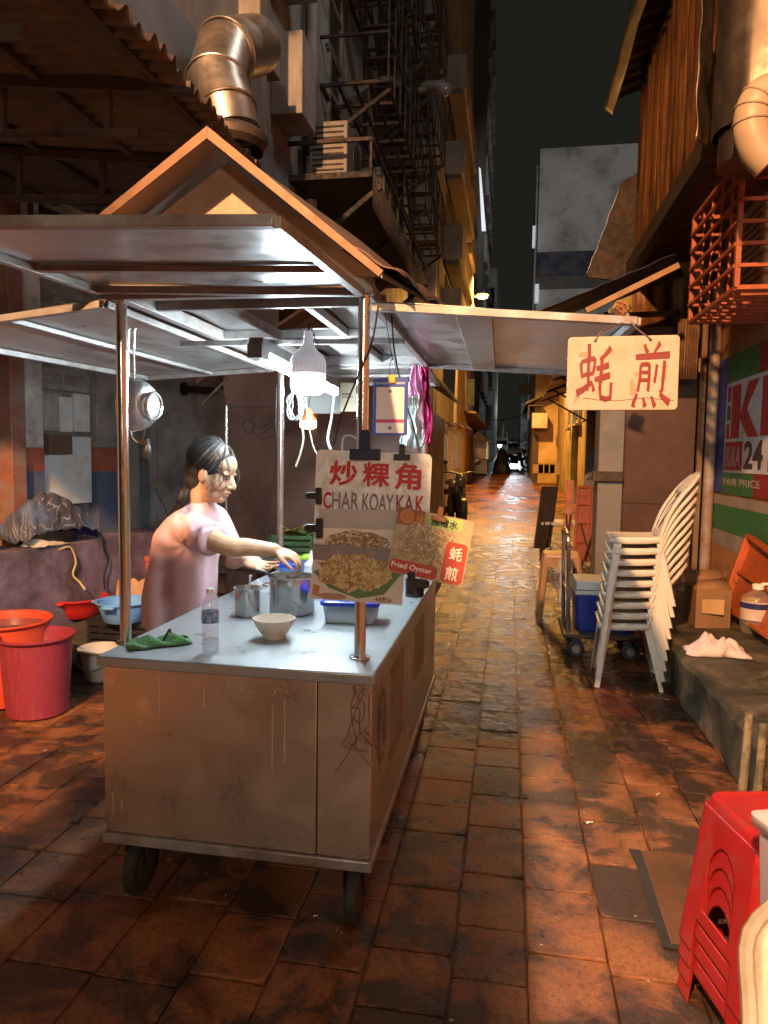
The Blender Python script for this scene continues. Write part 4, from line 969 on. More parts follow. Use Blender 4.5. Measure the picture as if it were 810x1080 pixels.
for v in me.vertices:                       # drape: hanging folds, pull lines from the armpit, creases on the sleeve
    p = v.co; n = v.normal.copy()
    lo = max(0, min(1, (1.16-p.z)/.26)); ang = math.atan2(p.y-YC, p.x+1.49)
    f = .010*lo*math.sin(ang*6+2.6*noise.noise((p.x*3,p.y*3,p.z*1.6)))
    q_ = p-V((-1.39, YC-.17, 1.10)); r_ = q_.length
    f += .0065*math.exp(-(r_/.16)**2)*math.sin(math.atan2(q_.z, q_.x)*7+3*noise.noise(p*7))*min(1, r_/.04)
    t_ = (p-shR).dot(sd)
    if t_ > .06 and (p-shR-sd*t_).length < .11: f += .0045*math.sin(t_*95+math.atan2(p.z-shR.z, p.y-shR.y)*1.5+2*noise.noise(p*9))
    f += .0035*noise.noise((p.x*16,p.y*16,p.z*7))
    v.co = p+n*f
me = remesh_again(me, .0065, 3, .4)
mesh_obj(me, 'shirt', SHIRT, per)
hem = MB(); d = (elR-shR).normalized(); bx, by, _ = basis(d)

T = MB()
loft(T, [((-1.49,YC,.68),.105,.145), ((-1.495,YC,.80),.11,.145), ((-1.49,YC,.84),.10,.14)])
for s in (-1, 1): limb(T, [V((-1.49, YC+s*.088, .76)), V((-1.475, YC+s*.09, .46)), V((-1.495, YC+s*.095, .16))], [.074,.068,.064])
mesh_obj(remesh(T, .01, 5), 'trousers', TROU, per)
for s in (-1, 1):
    MB().prism([V((-1.58+.29*a, YC+s*.10+.052*b_, .001)) for a, b_ in ((0,-.6),(.25,-.8),(.7,-1),(.95,-.7),(1,0),(.95,.7),(.7,1),(.25,.8),(0,.6))], (0,0,.012)).build('sandal', BLK, per, bev=.003)
# hair: a close cap hidden under combed strands, gathered in a low tail at the nape
hb = MB(); HE(hb, (-.028,0,.052), (.099,.079,.091)); HE(hb, (-.055,0,.0), (.068,.072,.075)); HE(hb, (-.058,-.004,-.055), (.052,.058,.058))
tie = V((-.078,-.014,-.080))
hb.tube(smoothpath([H(*tie), H(-.066,-.028,-.115), H(-.066,-.040,-.16), H(-.090,-.044,-.225)], 5), [.022,.025,.027,.028,.028,.027,.026,.025,.023,.021,.019,.016,.013,.009,.006,.004], 12)
hair = mesh_obj(remesh(hb, .007, 4), 'hair', HAIR, per)
st = MB(); gs = MB()
HC, HRAD = V((-.028,0,.052)), V((.102,.082,.094))
def on_cap(d, k): return H(HC.x+d.x*HRAD.x*k, HC.y+d.y*HRAD.y*k, HC.z+d.z*HRAD.z*k)
dT = V(((tie.x-HC.x)/HRAD.x, (tie.y-HC.y)/HRAD.y, (tie.z-HC.z)/HRAD.z)).normalized()
for i in range(950):
    s_ = random.uniform(-1, 1)
    d0 = V((.92*(1-.52*s_*s_)+random.uniform(-.10,.05), s_*.98, .50-.78*s_*s_+random.uniform(-.05,.12)))
    if random.random() < .35: d0 += V((-random.uniform(.1,.9), 0, random.uniform(.1,.5)))        # crown fill
    d0.normalize(); om = math.acos(max(-1, min(1, d0.dot(dT)))); k0 = random.uniform(.995, 1.06); ph = random.uniform(0, 6.28); pts = []
    if om < .25 or om > 3.0: continue
    for t in (0, .12, .28, .46, .64, .82, 1):
        d = (d0*math.sin((1-t)*om)+dT*math.sin(t*om))/math.sin(om); k = 1+(k0-1)*math.sin(math.pi*min(1, .1+t*.9))+.012*math.sin(ph+t*7)*(1-t)
        if t == 1: k = 1.02
        pts.append(on_cap(d, k)+V((0, .0025*math.sin(ph+9*t), 0)))
    (gs if random.random() < .06+.22*max(0, d0.x)*max(0, d0.z+.3) else st).tube(smoothpath(pts, 3), random.uniform(.0009, .0017), 4)
for i in range(46):   # loose wisps at the temple and in front of the ear
    s_ = -1 if random.random() < .7 else 1
    x = random.uniform(.02, .085); y = s_*random.uniform(.050,.062)*(1 if x < .07 else .7)
    (st if random.random() < .75 else gs).tube(smoothpath([H(x-.03, y*1.1, .095), H(x+.008, y*1.16, .045), H(x+.010+random.uniform(-.012,.022), y*1.14, -.01), H(x+random.uniform(-.022,.022), y*1.05, -.03-random.uniform(0,.05))], 4), .0008, 4)
for i in range(30):   # stray hairs lifting off the crown
    d0 = V((random.uniform(-1,.8), random.uniform(-.7,.7), random.uniform(.4,1))).normalized(); p0 = on_cap(d0, .99); p1 = on_cap((d0+V((-.18,0,0))).normalized(), 1.06); p2 = on_cap((d0+V((-.42,.05*random.uniform(-1,1),-.05))).normalized(), 1.10+.06*random.random())
    st.tube(smoothpath([p0,p1,p2], 4), .0006, 4)
for i in range(110):
    a = random.uniform(0, 6.28); r_ = random.uniform(.5,1.05)*.028
    st.tube(smoothpath([H(*tie), H(-.066+r_*math.cos(a), -.028+r_*math.sin(a), -.115), H(-.067+r_*math.cos(a)*.95, -.040+r_*math.sin(a), -.165), H(-.088+random.uniform(-.025,.02), -.044+random.uniform(-.016,.016), -.22-random.uniform(0,.05))], 4), .0012, 4)
st.build('hair_strands', HAIR, hair, smooth=60); gs.build('grey_strands', GREYH, hair, smooth=60)
MB().tube([H(tie.x+.004, tie.y+.023*math.cos(t), tie.z+.023*math.sin(t)) for t in [2*math.pi*i/16 for i in range(17)]], .005, 6, cap=False).build('hair_tie', M('tie_tan', (.35,.25,.15), .7), hair)
# eyes looking down, brows, lips
for s in (-1, 1):
    eb = MB(); eb.tube([H(.0915,s*.019,.0015), H(.0885,s*.029,-.0005), H(.0800,s*.040,-.0010)], [.0016,.0024,.0014], 6); eb.build('eye', M('lash_black', (.03,.02,.018), .5), per)
    eb = MB(); eb.tube([H(.0955,s*.014,.026), H(.0945,s*.026,.030), H(.0830,s*.042,.027)], [.0018,.0024,.0012], 6); eb.build('eyebrow', M('brow_dark', (.06,.04,.03), .7), per)
lp = M('lips', (.42,.16,.13), .4)
lpm = MB(); lpm.ell(H(.0985,0,-.0570), (.0085*hs,.018*hs,.0042*hs), hr, 14, 8); lpm.ell(H(.0955,0,-.0700), (.0080*hs,.016*hs,.0048*hs), hr, 14, 8); lpm.build('lips', lp, per)
# ================================================================ left side: shopfront recess, buckets, lean-to, upper building
def plaster(name, col, dirt, damt=.6, sc=3, bmp=.35):
    return M(name, col, .8, 0, .2, sc, dirt, damt, 2.2, bmp, 60)
OLDW = plaster('old_white_plaster', (.58,.56,.53), (.16,.13,.11), .6)
DARKW = plaster('dark_stained_plaster', (.30,.27,.25), (.12,.10,.085), .6)
REDP = M('red_band_paint', (.38,.10,.06), .7, dirt=(.12,.07,.05), damt=.55, dsc=8); BLUEP = M('blue_band_paint', (.08,.12,.22), .7, dirt=(.10,.09,.09), damt=.6, dsc=8)
PURP = M('purple_plaster', (.22,.17,.25), .62, var=.3, sc=4, dirt=(.055,.045,.045), damt=.75, dsc=3.2, bmp=.5, bsc=30)
WOODP = M('grey_board', (.32,.31,.30), .7, var=.25, sc=8, dirt=(.11,.09,.075), damt=.5); PALEP = M('pale_board', (.58,.58,.58), .65, var=.2, sc=6, dirt=(.20,.18,.16), damt=.4)
BLUEW = M('blue_white_board', (.62,.66,.68), .6, var=.15, sc=5, dirt=(.38,.28,.14), damt=.45, dsc=5)
TA = R(12); WD = V((math.sin(TA), math.cos(TA), 0)); WN = V((math.cos(TA), -math.sin(TA), 0)); WA = V((-3.53, 4.73, 0))
def PW(px, py, off=-.36):
    c = V(((px-CX)/FPX, (py-CY)/FPX, 1.0)); r = V((AX.dot(c), AY.dot(c), AZ.dot(c)))
    t = (WA+WN*off).dot(WN)/r.dot(WN); p = r*t; return V((p.x, p.y, p.z+EYE))
def WL(s, z, off=-.36): return WA+WD*s+WN*off+V((0,0,z))
def wbox(s0, s1, z0, z1, o0, o1, mb=None):
    mb = mb or MB(); vs = [WL(s, z, o) for o in (o0, o1) for s, z in ((s0,z0),(s1,z0),(s1,z1),(s0,z1))]
    return mb.add(vs, [(0,1,2,3),(7,6,5,4),(0,4,5,1),(1,5,6,2),(2,6,7,3),(3,7,4,0)])
def ws(px, py): p = PW(px, py); return (p-WA).dot(WD), p.z
shop = thing('shophouse', WL(0, 0, -.5), 'old shophouse front with striped red and blue pillars, louvred vents and patched boards', 'building')
# main wall with louvre openings
wbox(-4.2, 1.75, 0, 3.9, -.60, -.46).build('wall', DARKW, shop)
s0, _ = ws(44, 450); s1, _ = ws(101, 450)
zt = ws(70, 384)[1]
sp0, _ = ws(20, 450); sp1, _ = ws(128, 450)
def zat(py, px=30): return ws(px, py)[1]
for a, b_, nm in ((sp0, s0, 'l'), (s1, sp1, 'r')):
    zr = zat(472, 35 if nm == 'l' else 112); zb = zat(497, 35 if nm == 'l' else 112)
    pil = wbox(a, b_, zr, 3.6, -.46, -.34).build('pillar', OLDW if nm == 'l' else DARKW, shop, bev=.006)
    wbox(a-.001, b_+.001, zb, zr, -.46, -.338).build('red_band', REDP, pil); wbox(a-.001, b_+.001, .5, zb, -.46, -.339).build('blue_band', BLUEP, pil)
ra, _ = ws(4, 450)
wbox(ra, sp0-.003, .4, 3.6, -.46, -.28).build('red_post', M('worn_red_post', (.24,.085,.055), .75, dirt=(.20,.16,.13), damt=.75, dsc=7), shop, bev=.008)
def panel(x0, y0, x1, y1, mat, nm='board', th=.03, off=-.42):
    a, z1 = ws(x0, y0); b_, z0 = ws(x1, y1); return wbox(a, b_, z0, z1, off, off+th).build(nm, mat, shop, bev=.003)
panel(46, 413, 65, 455, WOODP); panel(65.6, 418, 80, 456, PALEP); panel(80.6, 415, 98, 456, BLUEW); panel(46, 459, 99, 530, BLUEW, off=-.41)
panel(47, 457, 72, 479, M('rusty_tin', (.17,.13,.11), .55, .3, dirt=(.14,.05,.02), damt=.6), 'meter_box', .09, -.40)
def louvre(x0, y0, x1, y1, n, cols=2):
    a, z1 = ws(x0, y0); b_, z0 = ws(x1, y1); fr = MB(); w_ = .025
    for c in range(cols+1): s_ = a+(b_-a)*c/cols; wbox(s_-w_/2, s_+w_/2, z0, z1, -.46, -.415, fr)
    wbox(a, b_, z1-.02, z1+.02, -.46, -.41, fr); wbox(a, b_, z0-.02, z0+.02, -.46, -.41, fr)
    o = fr.build('vent_frame', WOODP, shop); sl = MB()
    for i in range(n):
        z = z0+(z1-z0)*(i+.5)/n; sl.add([WL(s_, zz, of) for s_, zz, of in ((a,z-.03,-.42),(b_,z-.03,-.42),(b_,z+.025,-.455),(a,z+.025,-.455),(a,z-.02,-.415),(b_,z-.02,-.415),(b_,z+.035,-.45),(a,z+.035,-.45))], [(0,1,2,3),(7,6,5,4),(0,4,5,1),(3,2,6,7)])
    sl.build('slats', WOODP, o)
louvre(43, 388, 98, 412, 4); louvre(36, 300, 92, 332, 4)
# ventilation blocks high up: dark slots
b = MB()
for px, py, n in ((8, 192, 3), (45, 212, 3), (68, 225, 2)):
    for i in range(n):
        a, z1 = ws(px, py+i*16); wbox(a, a+.26, z1-.055, z1, -.462, -.452, b)
b.build('vent_slots', M('black_gap', (.008,.008,.008), .9), shop)
# purple ledge
lg = thing('low_wall', WL(0, 0, -.2), 'stained purple plaster ledge along the shophouse front', 'low wall')
wbox(-3.5, 1.75, 0, .775, -.34, 0).build('wall_body', PURP, lg, bev=.012)
b = MB()
# back of the recess: grey sheet wall
yb = 7.2; a = P(128, 450, Y=yb); c = P(236, 450, Y=yb)
bw_ = thing('partition_wall', (a.x/2+c.x/2, yb, 0), 'plain grey sheet partition at the back of the recess behind the seller', 'wall')
b = MB()
n = 5
for i in range(n): b.bb(a.x-.5+(c.x+.6-a.x+.5)*i/n+.004, a.x-.5+(c.x+.6-a.x+.5)*(i+1)/n-.004, yb, yb+.03, .22, 3.3)
b.build('sheet', M('grey_painted_sheet', (.42,.42,.43), .6, var=.15, sc=2, dirt=(.15,.12,.11), damt=.5, bmp=.1), bw_, bev=.004)
MB().bb(a.x-.5, c.x+.6, yb+.02, yb+.06, 0, .21).build('plinth', M('dark_plinth', (.04,.035,.03), .8), bw_)
b = MB(); q0 = P(193, 410, Y=7.1); q1 = P(228, 412, Y=7.1); b.cyl(q0, q1, .035, n=12); b.cyl(q0+V((0,-.01,0)), q0+V((.03,-.01,0)), .07, n=14); b.build('pipe', IRON, bw_)
# brown closed stall behind the cart
by_ = 5.25; BRW = M('brown_painted_sheet', (.20,.125,.095), .5, .3, .2, 3, (.08,.05,.035), .55, 3, .1, 30)
a = P(238, 430, Y=by_); xR = -.62
stl = thing('closed_stall', ((a.x+xR)/2, 5.9, 0), 'closed brown metal stall with graffiti and gabled roof behind the cart', 'market stall')
zt = P(280, 429, Y=by_).z
MB().bb(a.x, xR, by_, by_+1.6, .25, zt).build('stall_body', BRW, stl, bev=.006)
zl = P(280, 597, Y=by_).z
MB().bb(a.x-.01, xR+.01, by_-.03, by_-.002, zl-.03, zl+.02).build('rail', BRW, stl, bev=.004)
b = MB(); p0 = P(238, 425, Y=by_-.02); b.tube([P(239, 428, Y=by_-.02), P(239, 560, Y=by_-.02)], .013, 8); b.bar(P(214, 426, Y=by_-.02), P(240, 399, Y=by_-.02), .02); b.build('frame_rod', STP, stl)
for s in (a.x+.1, xR-.1):
    MB().cyl((s, by_+.1, 0), (s, by_+.1, .25), .03, n=10).build('leg', IRON, stl)
    MB().cyl((s, by_+1.5, 0), (s, by_+1.5, .25), .03, n=10).build('leg', IRON, stl)
# graffiti strokes
gr = MB(); gp = lambda x, y: P(x, y, Y=by_-.004)
for pts in ([(255,448),(262,443),(268,450),(262,458),(258,452)], [(268,446),(275,452),(284,447),(292,455)], [(274,458),(284,452),(294,450),(300,446)], [(280,444),(290,440),(298,448),(306,452)], [(264,454),(276,462),(288,460),(304,458)], [(296,442),(303,447),(311,445),(305,455),(298,460)]):
    gr.tube(smoothpath([gp(*p) for p in pts], 5), .006, 5, flat=.3)
gr.build('graffiti', M('graffiti_black', (.03,.025,.022), .6), stl)
xa, za = -1.40, 2.62
e1 = V((-.50, by_-.25, 2.05))
for ex, ez in ((e1.x, e1.z), (2*xa-e1.x, e1.z)):
    A0 = V((xa, by_-.25, za)); E0 = V((ex, by_-.25, ez)); L = V((0,2.1,0)); th = V((0,0,-.025))
    MB().add([A0,E0,E0+L,A0+L,A0+th,E0+th,E0+L+th,A0+L+th], [(0,1,2,3),(7,6,5,4),(0,4,5,1),(1,5,6,2),(2,6,7,3),(3,7,4,0)]).build('roof_sheet', STB, stl)
MB().prism([V((xa, by_, za-.05)), V((e1.x-.1, by_, e1.z+.06)), V((e1.x-.1, by_, zt)), V((a.x, by_, zt)), V((2*xa-e1.x+.1, by_, e1.z+.06))], (0,.02,0)).build('gable_panel', BRW, stl)

# ---- buckets and tubs
def bucket(nm, px, py, z, r0, r1, h, mat, lab, sq=(1,1), rim=.014, handle=True, cat='bucket', Y=None, water=None, lug=False):
    p = P(px, py, z=z); t = thing(nm, p, lab, cat)
    MB().lathe(p, [(0,.004),(r0*.92,.003),(r0,.012),(r0+(r1-r0)*.5,h*.5),(r1-.004,h-.03),(r1,h-.028),(r1+rim,h-.012),(r1+rim,h-.003),(r1+rim*.5,h),(r1-.006,h-.004),(r1-.012,h-.035),(r0-.006,.014),(0,.012)], 48, sq=sq).build('bucket_body', mat, t, smooth=40)
    if water: MB().lathe(p, [(0,h*water),(r0+(r1-r0)*water-.006,h*water)], 40, sq=sq).build('water', M('murky_water', (.08,.06,.05), .06), t)
    if lug:
        for s in (-1, 1):
            MB().box(p+V((s*(r1+.02)*sq[0],0,h-.02)), (.05,.09,.022)).build('handle', mat, t, bev=.008); MB().box(p+V((0,s*(r1+.02)*sq[1],h-.02)), (.09,.05,.022)).build('handle', mat, t, bev=.008)
    return t
DRED = M('dark_red_plastic', (.25,.03,.055), .42, var=.12, sc=4, dirt=(.24,.10,.10), damt=.35, dsc=14, stretch=(6,6,.8)); RBAS = M('red_plastic', (.52,.025,.018), .35, var=.1); ORP = M('orange_red_plastic', (.55,.07,.03), .38, var=.1); BLB = M('sky_blue_plastic', (.12,.30,.62), .38, var=.1); WBK = M('white_bucket_plastic', (.50,.48,.44), .45, var=.15, dirt=(.3,.25,.2), damt=.4)
bucket('barrel', 40, 751, 0, .165, .196, .46, DRED, 'tall dark red plastic barrel on the wet ground nearest the camera', cat='barrel', lug=False, water=.82)
bucket('tub', 8, 738, 0, .20, .25, .50, ORP, 'orange red plastic tub behind the dark red barrel', cat='tub', water=.9)
step = thing('drain_slab', P(88, 672, z=.08), 'low mossy concrete slab in front of the purple ledge', 'slab')
MOSS = M('mossy_concrete', (.10,.095,.075), .75, var=.35, sc=5, dirt=(.035,.04,.028), damt=.8, dsc=4, bmp=.8, bsc=45)
a = P(60, 690, z=0); b_ = WL(1.6, 0, .02)
MB().prism([V((-3.05,4.35,0)), V((-2.15,4.5,0)), V((-2.0,6.3,0)), V((-3.15,6.35,0)), V((-3.42,4.8,0))], (0,0,.15)).build('slab_body', MOSS, step, bev=.012)
bucket('washbasin', 82, 650, .152, .165, .232, .17, RBAS, 'wide red plastic basin on the mossy slab below the ledge', cat='basin', lug=True, water=.6)
ct = thing('storage_crate', P(134, 676, z=.152), 'black plastic crate carrying the blue basin', 'crate')
cp = P(134, 678, z=.152); b = MB()
for k in range(4):
    for s in (-1, 1): b.box(cp+V((0,s*.14,.03+k*.045)), (.44,.012,.034)); b.box(cp+V((s*.216,0,.03+k*.045)), (.012,.28,.034))
b.box(cp+V((0,0,.012)), (.43,.28,.02)); b.box(cp+V((0,0,.185)), (.43,.28,.012)); b.build('crate_body', BLK, ct)
zb = .152+.192
bucket('washbasin', 131, 655, zb, .135, .175, .15, BLB, 'sky blue plastic basin on the black crate', cat='basin', lug=True, water=.5)
bk = bucket('bucket', 106, 716, 0, .095, .125, .22, WBK, 'dirty white bucket with a wire handle on the ground beside the cart', cat='bucket')
wp = P(106, 716, z=0); MB().tube([wp+V((-.135,0,.19)), wp+V((-.12,-.09,.13)), wp+V((0,-.15,.08)), wp+V((.12,-.09,.13)), wp+V((.135,0,.19))], .005, 6).build('handle', IRON, bk)
tp = P(92, 704, z=0); td = MB().grid(lambda u, v: tp+V((-.11+.24*u, -.05+.10*v, .02+.018*noise.noise((u*6,v*4,2)))), 16, 8).build('rag', M('pale_green_rag', (.38,.42,.30), .9), solid=.006); tag(td, 'pale rag on the ground beside the white bucket', 'rag')
egp = P(137, 633, z=.21); eg = MB().grid(lambda u, v: P(137, 640, z=.30)+V((-.22+.42*u, .16+.04*v, .16*v+.03*abs(math.sin(u*14))*(v > .5))), 42, 4).build('egg_tray', M('egg_carton', (.42,.27,.15), .9), solid=.01); tag(eg, 'brown egg carton tray standing behind the blue basin', 'egg tray')
def bin_(px, py, z, w_, d_, h_, mat, lab, nm):
    p = P(px, py, z=z); t = thing(nm, p, lab, 'bin'); b = MB(); k = 0
    R0 = [p+V((x-w_*.42, y-d_*.42, 0)) for x, y in rrect(w_*.84, d_*.84, .04)]; R1 = [p+V((x-w_*.5, y-d_*.5, h_)) for x, y in rrect(w_, d_, .05)]; k = len(R0)
    b.add(R0+R1, [tuple(range(k-1,-1,-1)), tuple(range(k, 2*k))]+[(i,(i+1)%k,k+(i+1)%k,k+i) for i in range(k)]); b.build('bin_body', mat, t)
    R2 = [p+V((x-w_*.53, y-d_*.53, h_-.04)) for x, y in rrect(w_*1.06, d_*1.06, .05)]; MB().prism(R2, (0,0,.05)).build('lid', mat, t, bev=.008)
bin_(138, 622, .153, .34, .34, .38, M('olive_plastic', (.15,.17,.03), .5, dirt=(.07,.07,.02), damt=.5), 'olive green bin under the partition wall', 'storage_bin')
bin_(170, 630, .153, .36, .32, .40, M('rust_orange_plastic', (.42,.10,.055), .5, var=.15), 'rust orange bin standing behind the seller', 'storage_bin')
# black tub with tarpaulin on the ledge, white cloth, hoses
tbp = WL(.38, .777, -.17)
tt = thing('tub', tbp, 'black tub full of rags on the purple ledge', 'tub')
MB().lathe(tbp, [(0,.003),(.17,.002),(.20,.09),(.215,.10),(.195,.10),(.165,.012),(0,.01)], 36, sq=(.8,1.5)).build('tub_body', BLK, tt)
tmat, nt, bs = nodes('striped_tarp')
vec = coords(nt, 'Object', (1,1,1), (.5,.4,.6)); wv = nn(nt, 'ShaderNodeTexWave'); wv.inputs['Scale'].default_value = 9; wv.inputs['Distortion'].default_value = 1.2; nt.links.new(vec, wv.inputs['Vector'])
c = ramp(nt, wv.outputs['Fac'], [(.0,(.045,.05,.07)),(.62,(.075,.078,.10)),(.74,(.30,.32,.38)),(.86,(.055,.06,.09))]); c = mix(nt, ramp(nt, noise_tex(nt, vec, 2.5), [(.52,0.0),(.6,.8)]), c, (.07,.12,.22)); nt.links.new(c, bs.inputs['Base Color']); bs.inputs['Roughness'].default_value = .6; bump(nt, bs, noise_tex(nt, vec, 30), .5, .01)
def tarp(u, v):
    s = .0+.78*u; e = math.sin(math.pi*u)**.6; z = .777+.05+e*(.34*math.sin(math.pi*min(1, v*.80+.14)))
    return WL(s-.02+.03*noise.noise((u*3,v*3,1)), z+.035*noise.noise((u*6,v*5,3))+.018*noise.noise((u*15,v*13,1))+.010*math.sin(u*40+v*9), -.34+.34*v+.02*noise.noise((u*7,v*6,9)))
tf = MB().grid(tarp, 50, 26).build('tarpaulin', tmat, solid=.004, smooth=50); tag(tf, 'bundled grey and blue striped tarpaulin heaped over the black tub', 'tarpaulin')
bg_ = MB().grid(lambda u, v: WL(.50+.28*u, .79+.10*math.sin(math.pi*u)*(1-v*.7)+.02*noise.noise((u*8,v*6,1)), -.06-.05*v+.015*noise.noise((u*9,v*7,5))), 20, 12).build('plastic_bag', M('navy_bag', (.02,.025,.10), .35), solid=.002); tag(bg_, 'dark navy plastic bag tucked under the tarpaulin', 'plastic bag')
wc = MB().grid(lambda u, v: WL(.05+.32*u+.02*v, .778+.004+.075*max(0,math.sin(math.pi*u))**.7*(math.sin(math.pi*min(1,v+.18)))+.014*noise.noise((u*7,v*6,2))*math.sin(math.pi*u), -.14+.16*v), 22, 12).build('cloth', M('cream_cloth', (.60,.52,.42), .9, bmp=.5, bsc=90), solid=.005); tag(wc, 'folded cream cloth on the edge of the purple ledge', 'cloth')
tag(MB().tube(smoothpath([PW(62, 580, .0), PW(74, 577, .02), PW(80, 592, .03), PW(77, 606, .02), PW(84, 614, .05), PW(90, 622, .10)], 6), .009, 8).build('hose', M('yellow_hose', (.50,.42,.20), .5)), 'yellowish hose trailing down the purple ledge', 'hose')
tag(MB().tube(smoothpath([PW(108, 566, .02), PW(110, 580, .02), PW(114, 592, .03), PW(110, 608, .03), PW(111, 622, .03)], 5), .007, 6).build('cable', BLK), 'black cable hanging down the right part of the ledge', 'cable')
wtp = WL(-.25, .777, -.17); MB().lathe(wtp, [(0,0),(.09,.002),(.11,.13),(.12,.135),(.10,.13),(.08,.01),(0,.008)], 28).build('tub_body', M('grey_white_plastic', (.45,.44,.42), .5, dirt=(.2,.17,.14), damt=.5), thing('tub', wtp, 'whitish tub at the far left end of the ledge', 'tub'))

# ---- lean-to roof
XE, ZE = -1.48, 3.2; LY0, LY1 = 1.65, 5.05
lean = thing('lean_to_roof', (-2.7, 3.4, 3.0), 'rusty corrugated lean-to roof with beams over the shophouse recess', 'roof')
RUST = M('rust_corrugated', (.065,.05,.04), .6, .35, .35, 6, (.12,.055,.028), .5, 5, .2, 60)
UNDER = RUST
def cor(u, v):
    x = XE-2.9*u; y = LY0+(LY1-LY0)*v
    e_ = max(0, 1-u*8)
    return V((x+(.05*noise.noise((y*2.2,0,5))+.03*noise.noise((y*7,0,9)) if u == 0 else 0), y, ZE+.30*u+(.015+.010*e_)*math.sin(y*2*math.pi/.090)+.03*noise.noise((y*1.1,u*2,0))-e_*.05*(.5+noise.noise((y*3,0,4)))))
MB().grid(cor, 24, 420).build('roof_sheet', RUST, lean, solid=.003, smooth=60)
b = MB()
for y in (2.35, 3.15, 4.0, 4.85):
    b.bar((XE+.02, y, ZE-.05), (XE-2.88, y, ZE+.25), .04, .05); b.bar((XE-.25, y+.02, ZE-.22), (XE-2.6, y+.02, ZE-.10), .035, .04)
    for k in range(4): b.bar((XE-.4-.55*k, y+.01, ZE-.215+.03*k), (XE-.4-.55*k, y+.01, ZE-.02+.05*k), .03, .03)
b.build('truss', IRON, lean)
b = MB()
for k in range(5): b.bar((XE-.15-.6*k, LY0+.02, ZE-.012+.062*k), (XE-.15-.6*k, LY1-.02, ZE-.012+.062*k), .045, .03)
b.build('purlins', IRON, lean)
# ---- upper building
XW = -1.92
ub = thing('upper_building', (XW-2, 7.5, 0), 'tall stained white tenement wall with ledges rising above the lean-to', 'building')
UPW = M('upper_plaster', (.33,.325,.315), .85, 0, .25, 2, (.13,.105,.085), .7, 1.6, .3, 40, stretch=(1,1,.5)); UPB = M('upper_blue_band', (.20,.25,.31), .8, var=.2, dirt=(.12,.11,.1), damt=.6)
b = MB(); b.bb(XW-4, XW, 2.6, 13.2, 3.62, 17); b.bb(XW-4.4, XW-3.4, 2.6, 13.2, 0, 3.61); b.build('wall', UPW, ub)
z0 = P(300, 190, X=XW).z
MB().bb(XW+.001, XW+.006, 2.6, 6.9, 3.62, 4.02).build('blue_band', UPB, ub)
b = MB()
p = P(278, 30, X=XW+.15); b.bb(XW, XW+.16, p.y-.10, p.y+.12, p.z-.15, p.z+3); b.bb(XW, XW+.22, p.y-.14, p.y+.16, p.z-.28, p.z-.15)
p = P(270, 100, X=XW+.18); b.bb(XW, XW+.18, p.y-.08, p.y+.22, p.z-.28, p.z+.30)
p = P(322, 85, X=XW+.25); b.bb(XW, XW+.26, p.y-.12, p.y+.28, p.z-.30, p.z+.32)
b.build('corbel', UPW, ub, bev=.01)
p0 = P(318, 40, X=XW+.28); MB().bb(XW+.002, XW+.27, 3.0, p0.y+.5, p0.z+.55, p0.z+.72).build('ledge', UPW, ub, bev=.01)
p = P(329, 100, X=XW+.07); b = MB(); b.cyl((XW+.07, p.y, 3.5), (XW+.07, p.y, 16), .055, n=14)
for z in (4.2, 6, 8): b.cyl((XW+.07, p.y, z), (XW+.07, p.y, z+.06), .066, n=14)
b.build('downpipe', M('old_pipe', (.30,.26,.23), .6, dirt=(.14,.10,.08), damt=.6), ub)
p = P(322, 150, X=XW+.02); MB().tube(smoothpath([(XW+.02, p.y-.06, 6.2), (XW+.03, p.y-.09, 5.2), (XW+.02, p.y-.05, 4.4), (XW+.05, p.y-.1, 3.7)], 6), .014, 6).build('cable', BLK, ub)
for (px, py, h_, w_) in ((352, 108, .85, .5), (352, 12, 1.0, .6), (395, 200, .6, .5), (420, 265, .5, .45)):
    p = P(px, py, X=XW); f = MB(); y0_, y1_ = p.y-w_/2, p.y+w_/2
    for s in (y0_, y1_): f.bb(XW, XW+.03, s-.03, s+.03, p.z-h_/2, p.z+h_/2)
    for s in (-h_/2, h_/2, 0): f.bb(XW, XW+.032, y0_, y1_, p.z+s-.025, p.z+s+.025)
    wf = f.build('window', M('window_frame_grey', (.20,.19,.17), .6), ub)
    MB().bb(XW+.002, XW+.008, y0_, y1_, p.z-h_/2, p.z+h_/2).build('pane', M('dim_glass', (.05,.045,.03), .15), wf)
# duct elbow
du = thing('exhaust_duct', P(243, 130, Y=3.9), 'fat segmented steel exhaust duct elbow rising from the lean-to roof', 'duct')
DUCT = steel('duct_steel', (.52,.46,.40), .32, 'Z', .4, (.2,.13,.08), .5, .1)
c0 = P(243, 140, Y=3.85); path = [c0, P(238, 118, Y=3.85), P(229, 88, Y=3.9), P(238, 55, Y=4.05), P(268, 48, Y=4.45)]
for i in range(len(path)-1):
    s_ = MB(); s_.tube([path[i]-(path[i+1]-path[i])*.06 if i else path[i], path[i+1]+(path[i+1]-path[i]).normalized()*.02], .165+.004*(i % 2), 28); s_.build('duct_section', DUCT, du, smooth=50)
b = MB()
for i in range(1, len(path)-1):
    t = ((path[i+1]-path[i-1])).normalized(); bx, by2, _ = basis(t); b.tube([path[i]+bx*(.172*math.cos(a_))+by2*(.172*math.sin(a_)) for a_ in [2*math.pi*k/28 for k in range(29)]], .007, 6, cap=False)
b.build('seam', DUCT, du)
MB().lathe(c0+V((0,0,-.10)), [(.18,0),(.21,.03),(.21,.07),(.175,.10)], 28).build('collar', IRON, du)
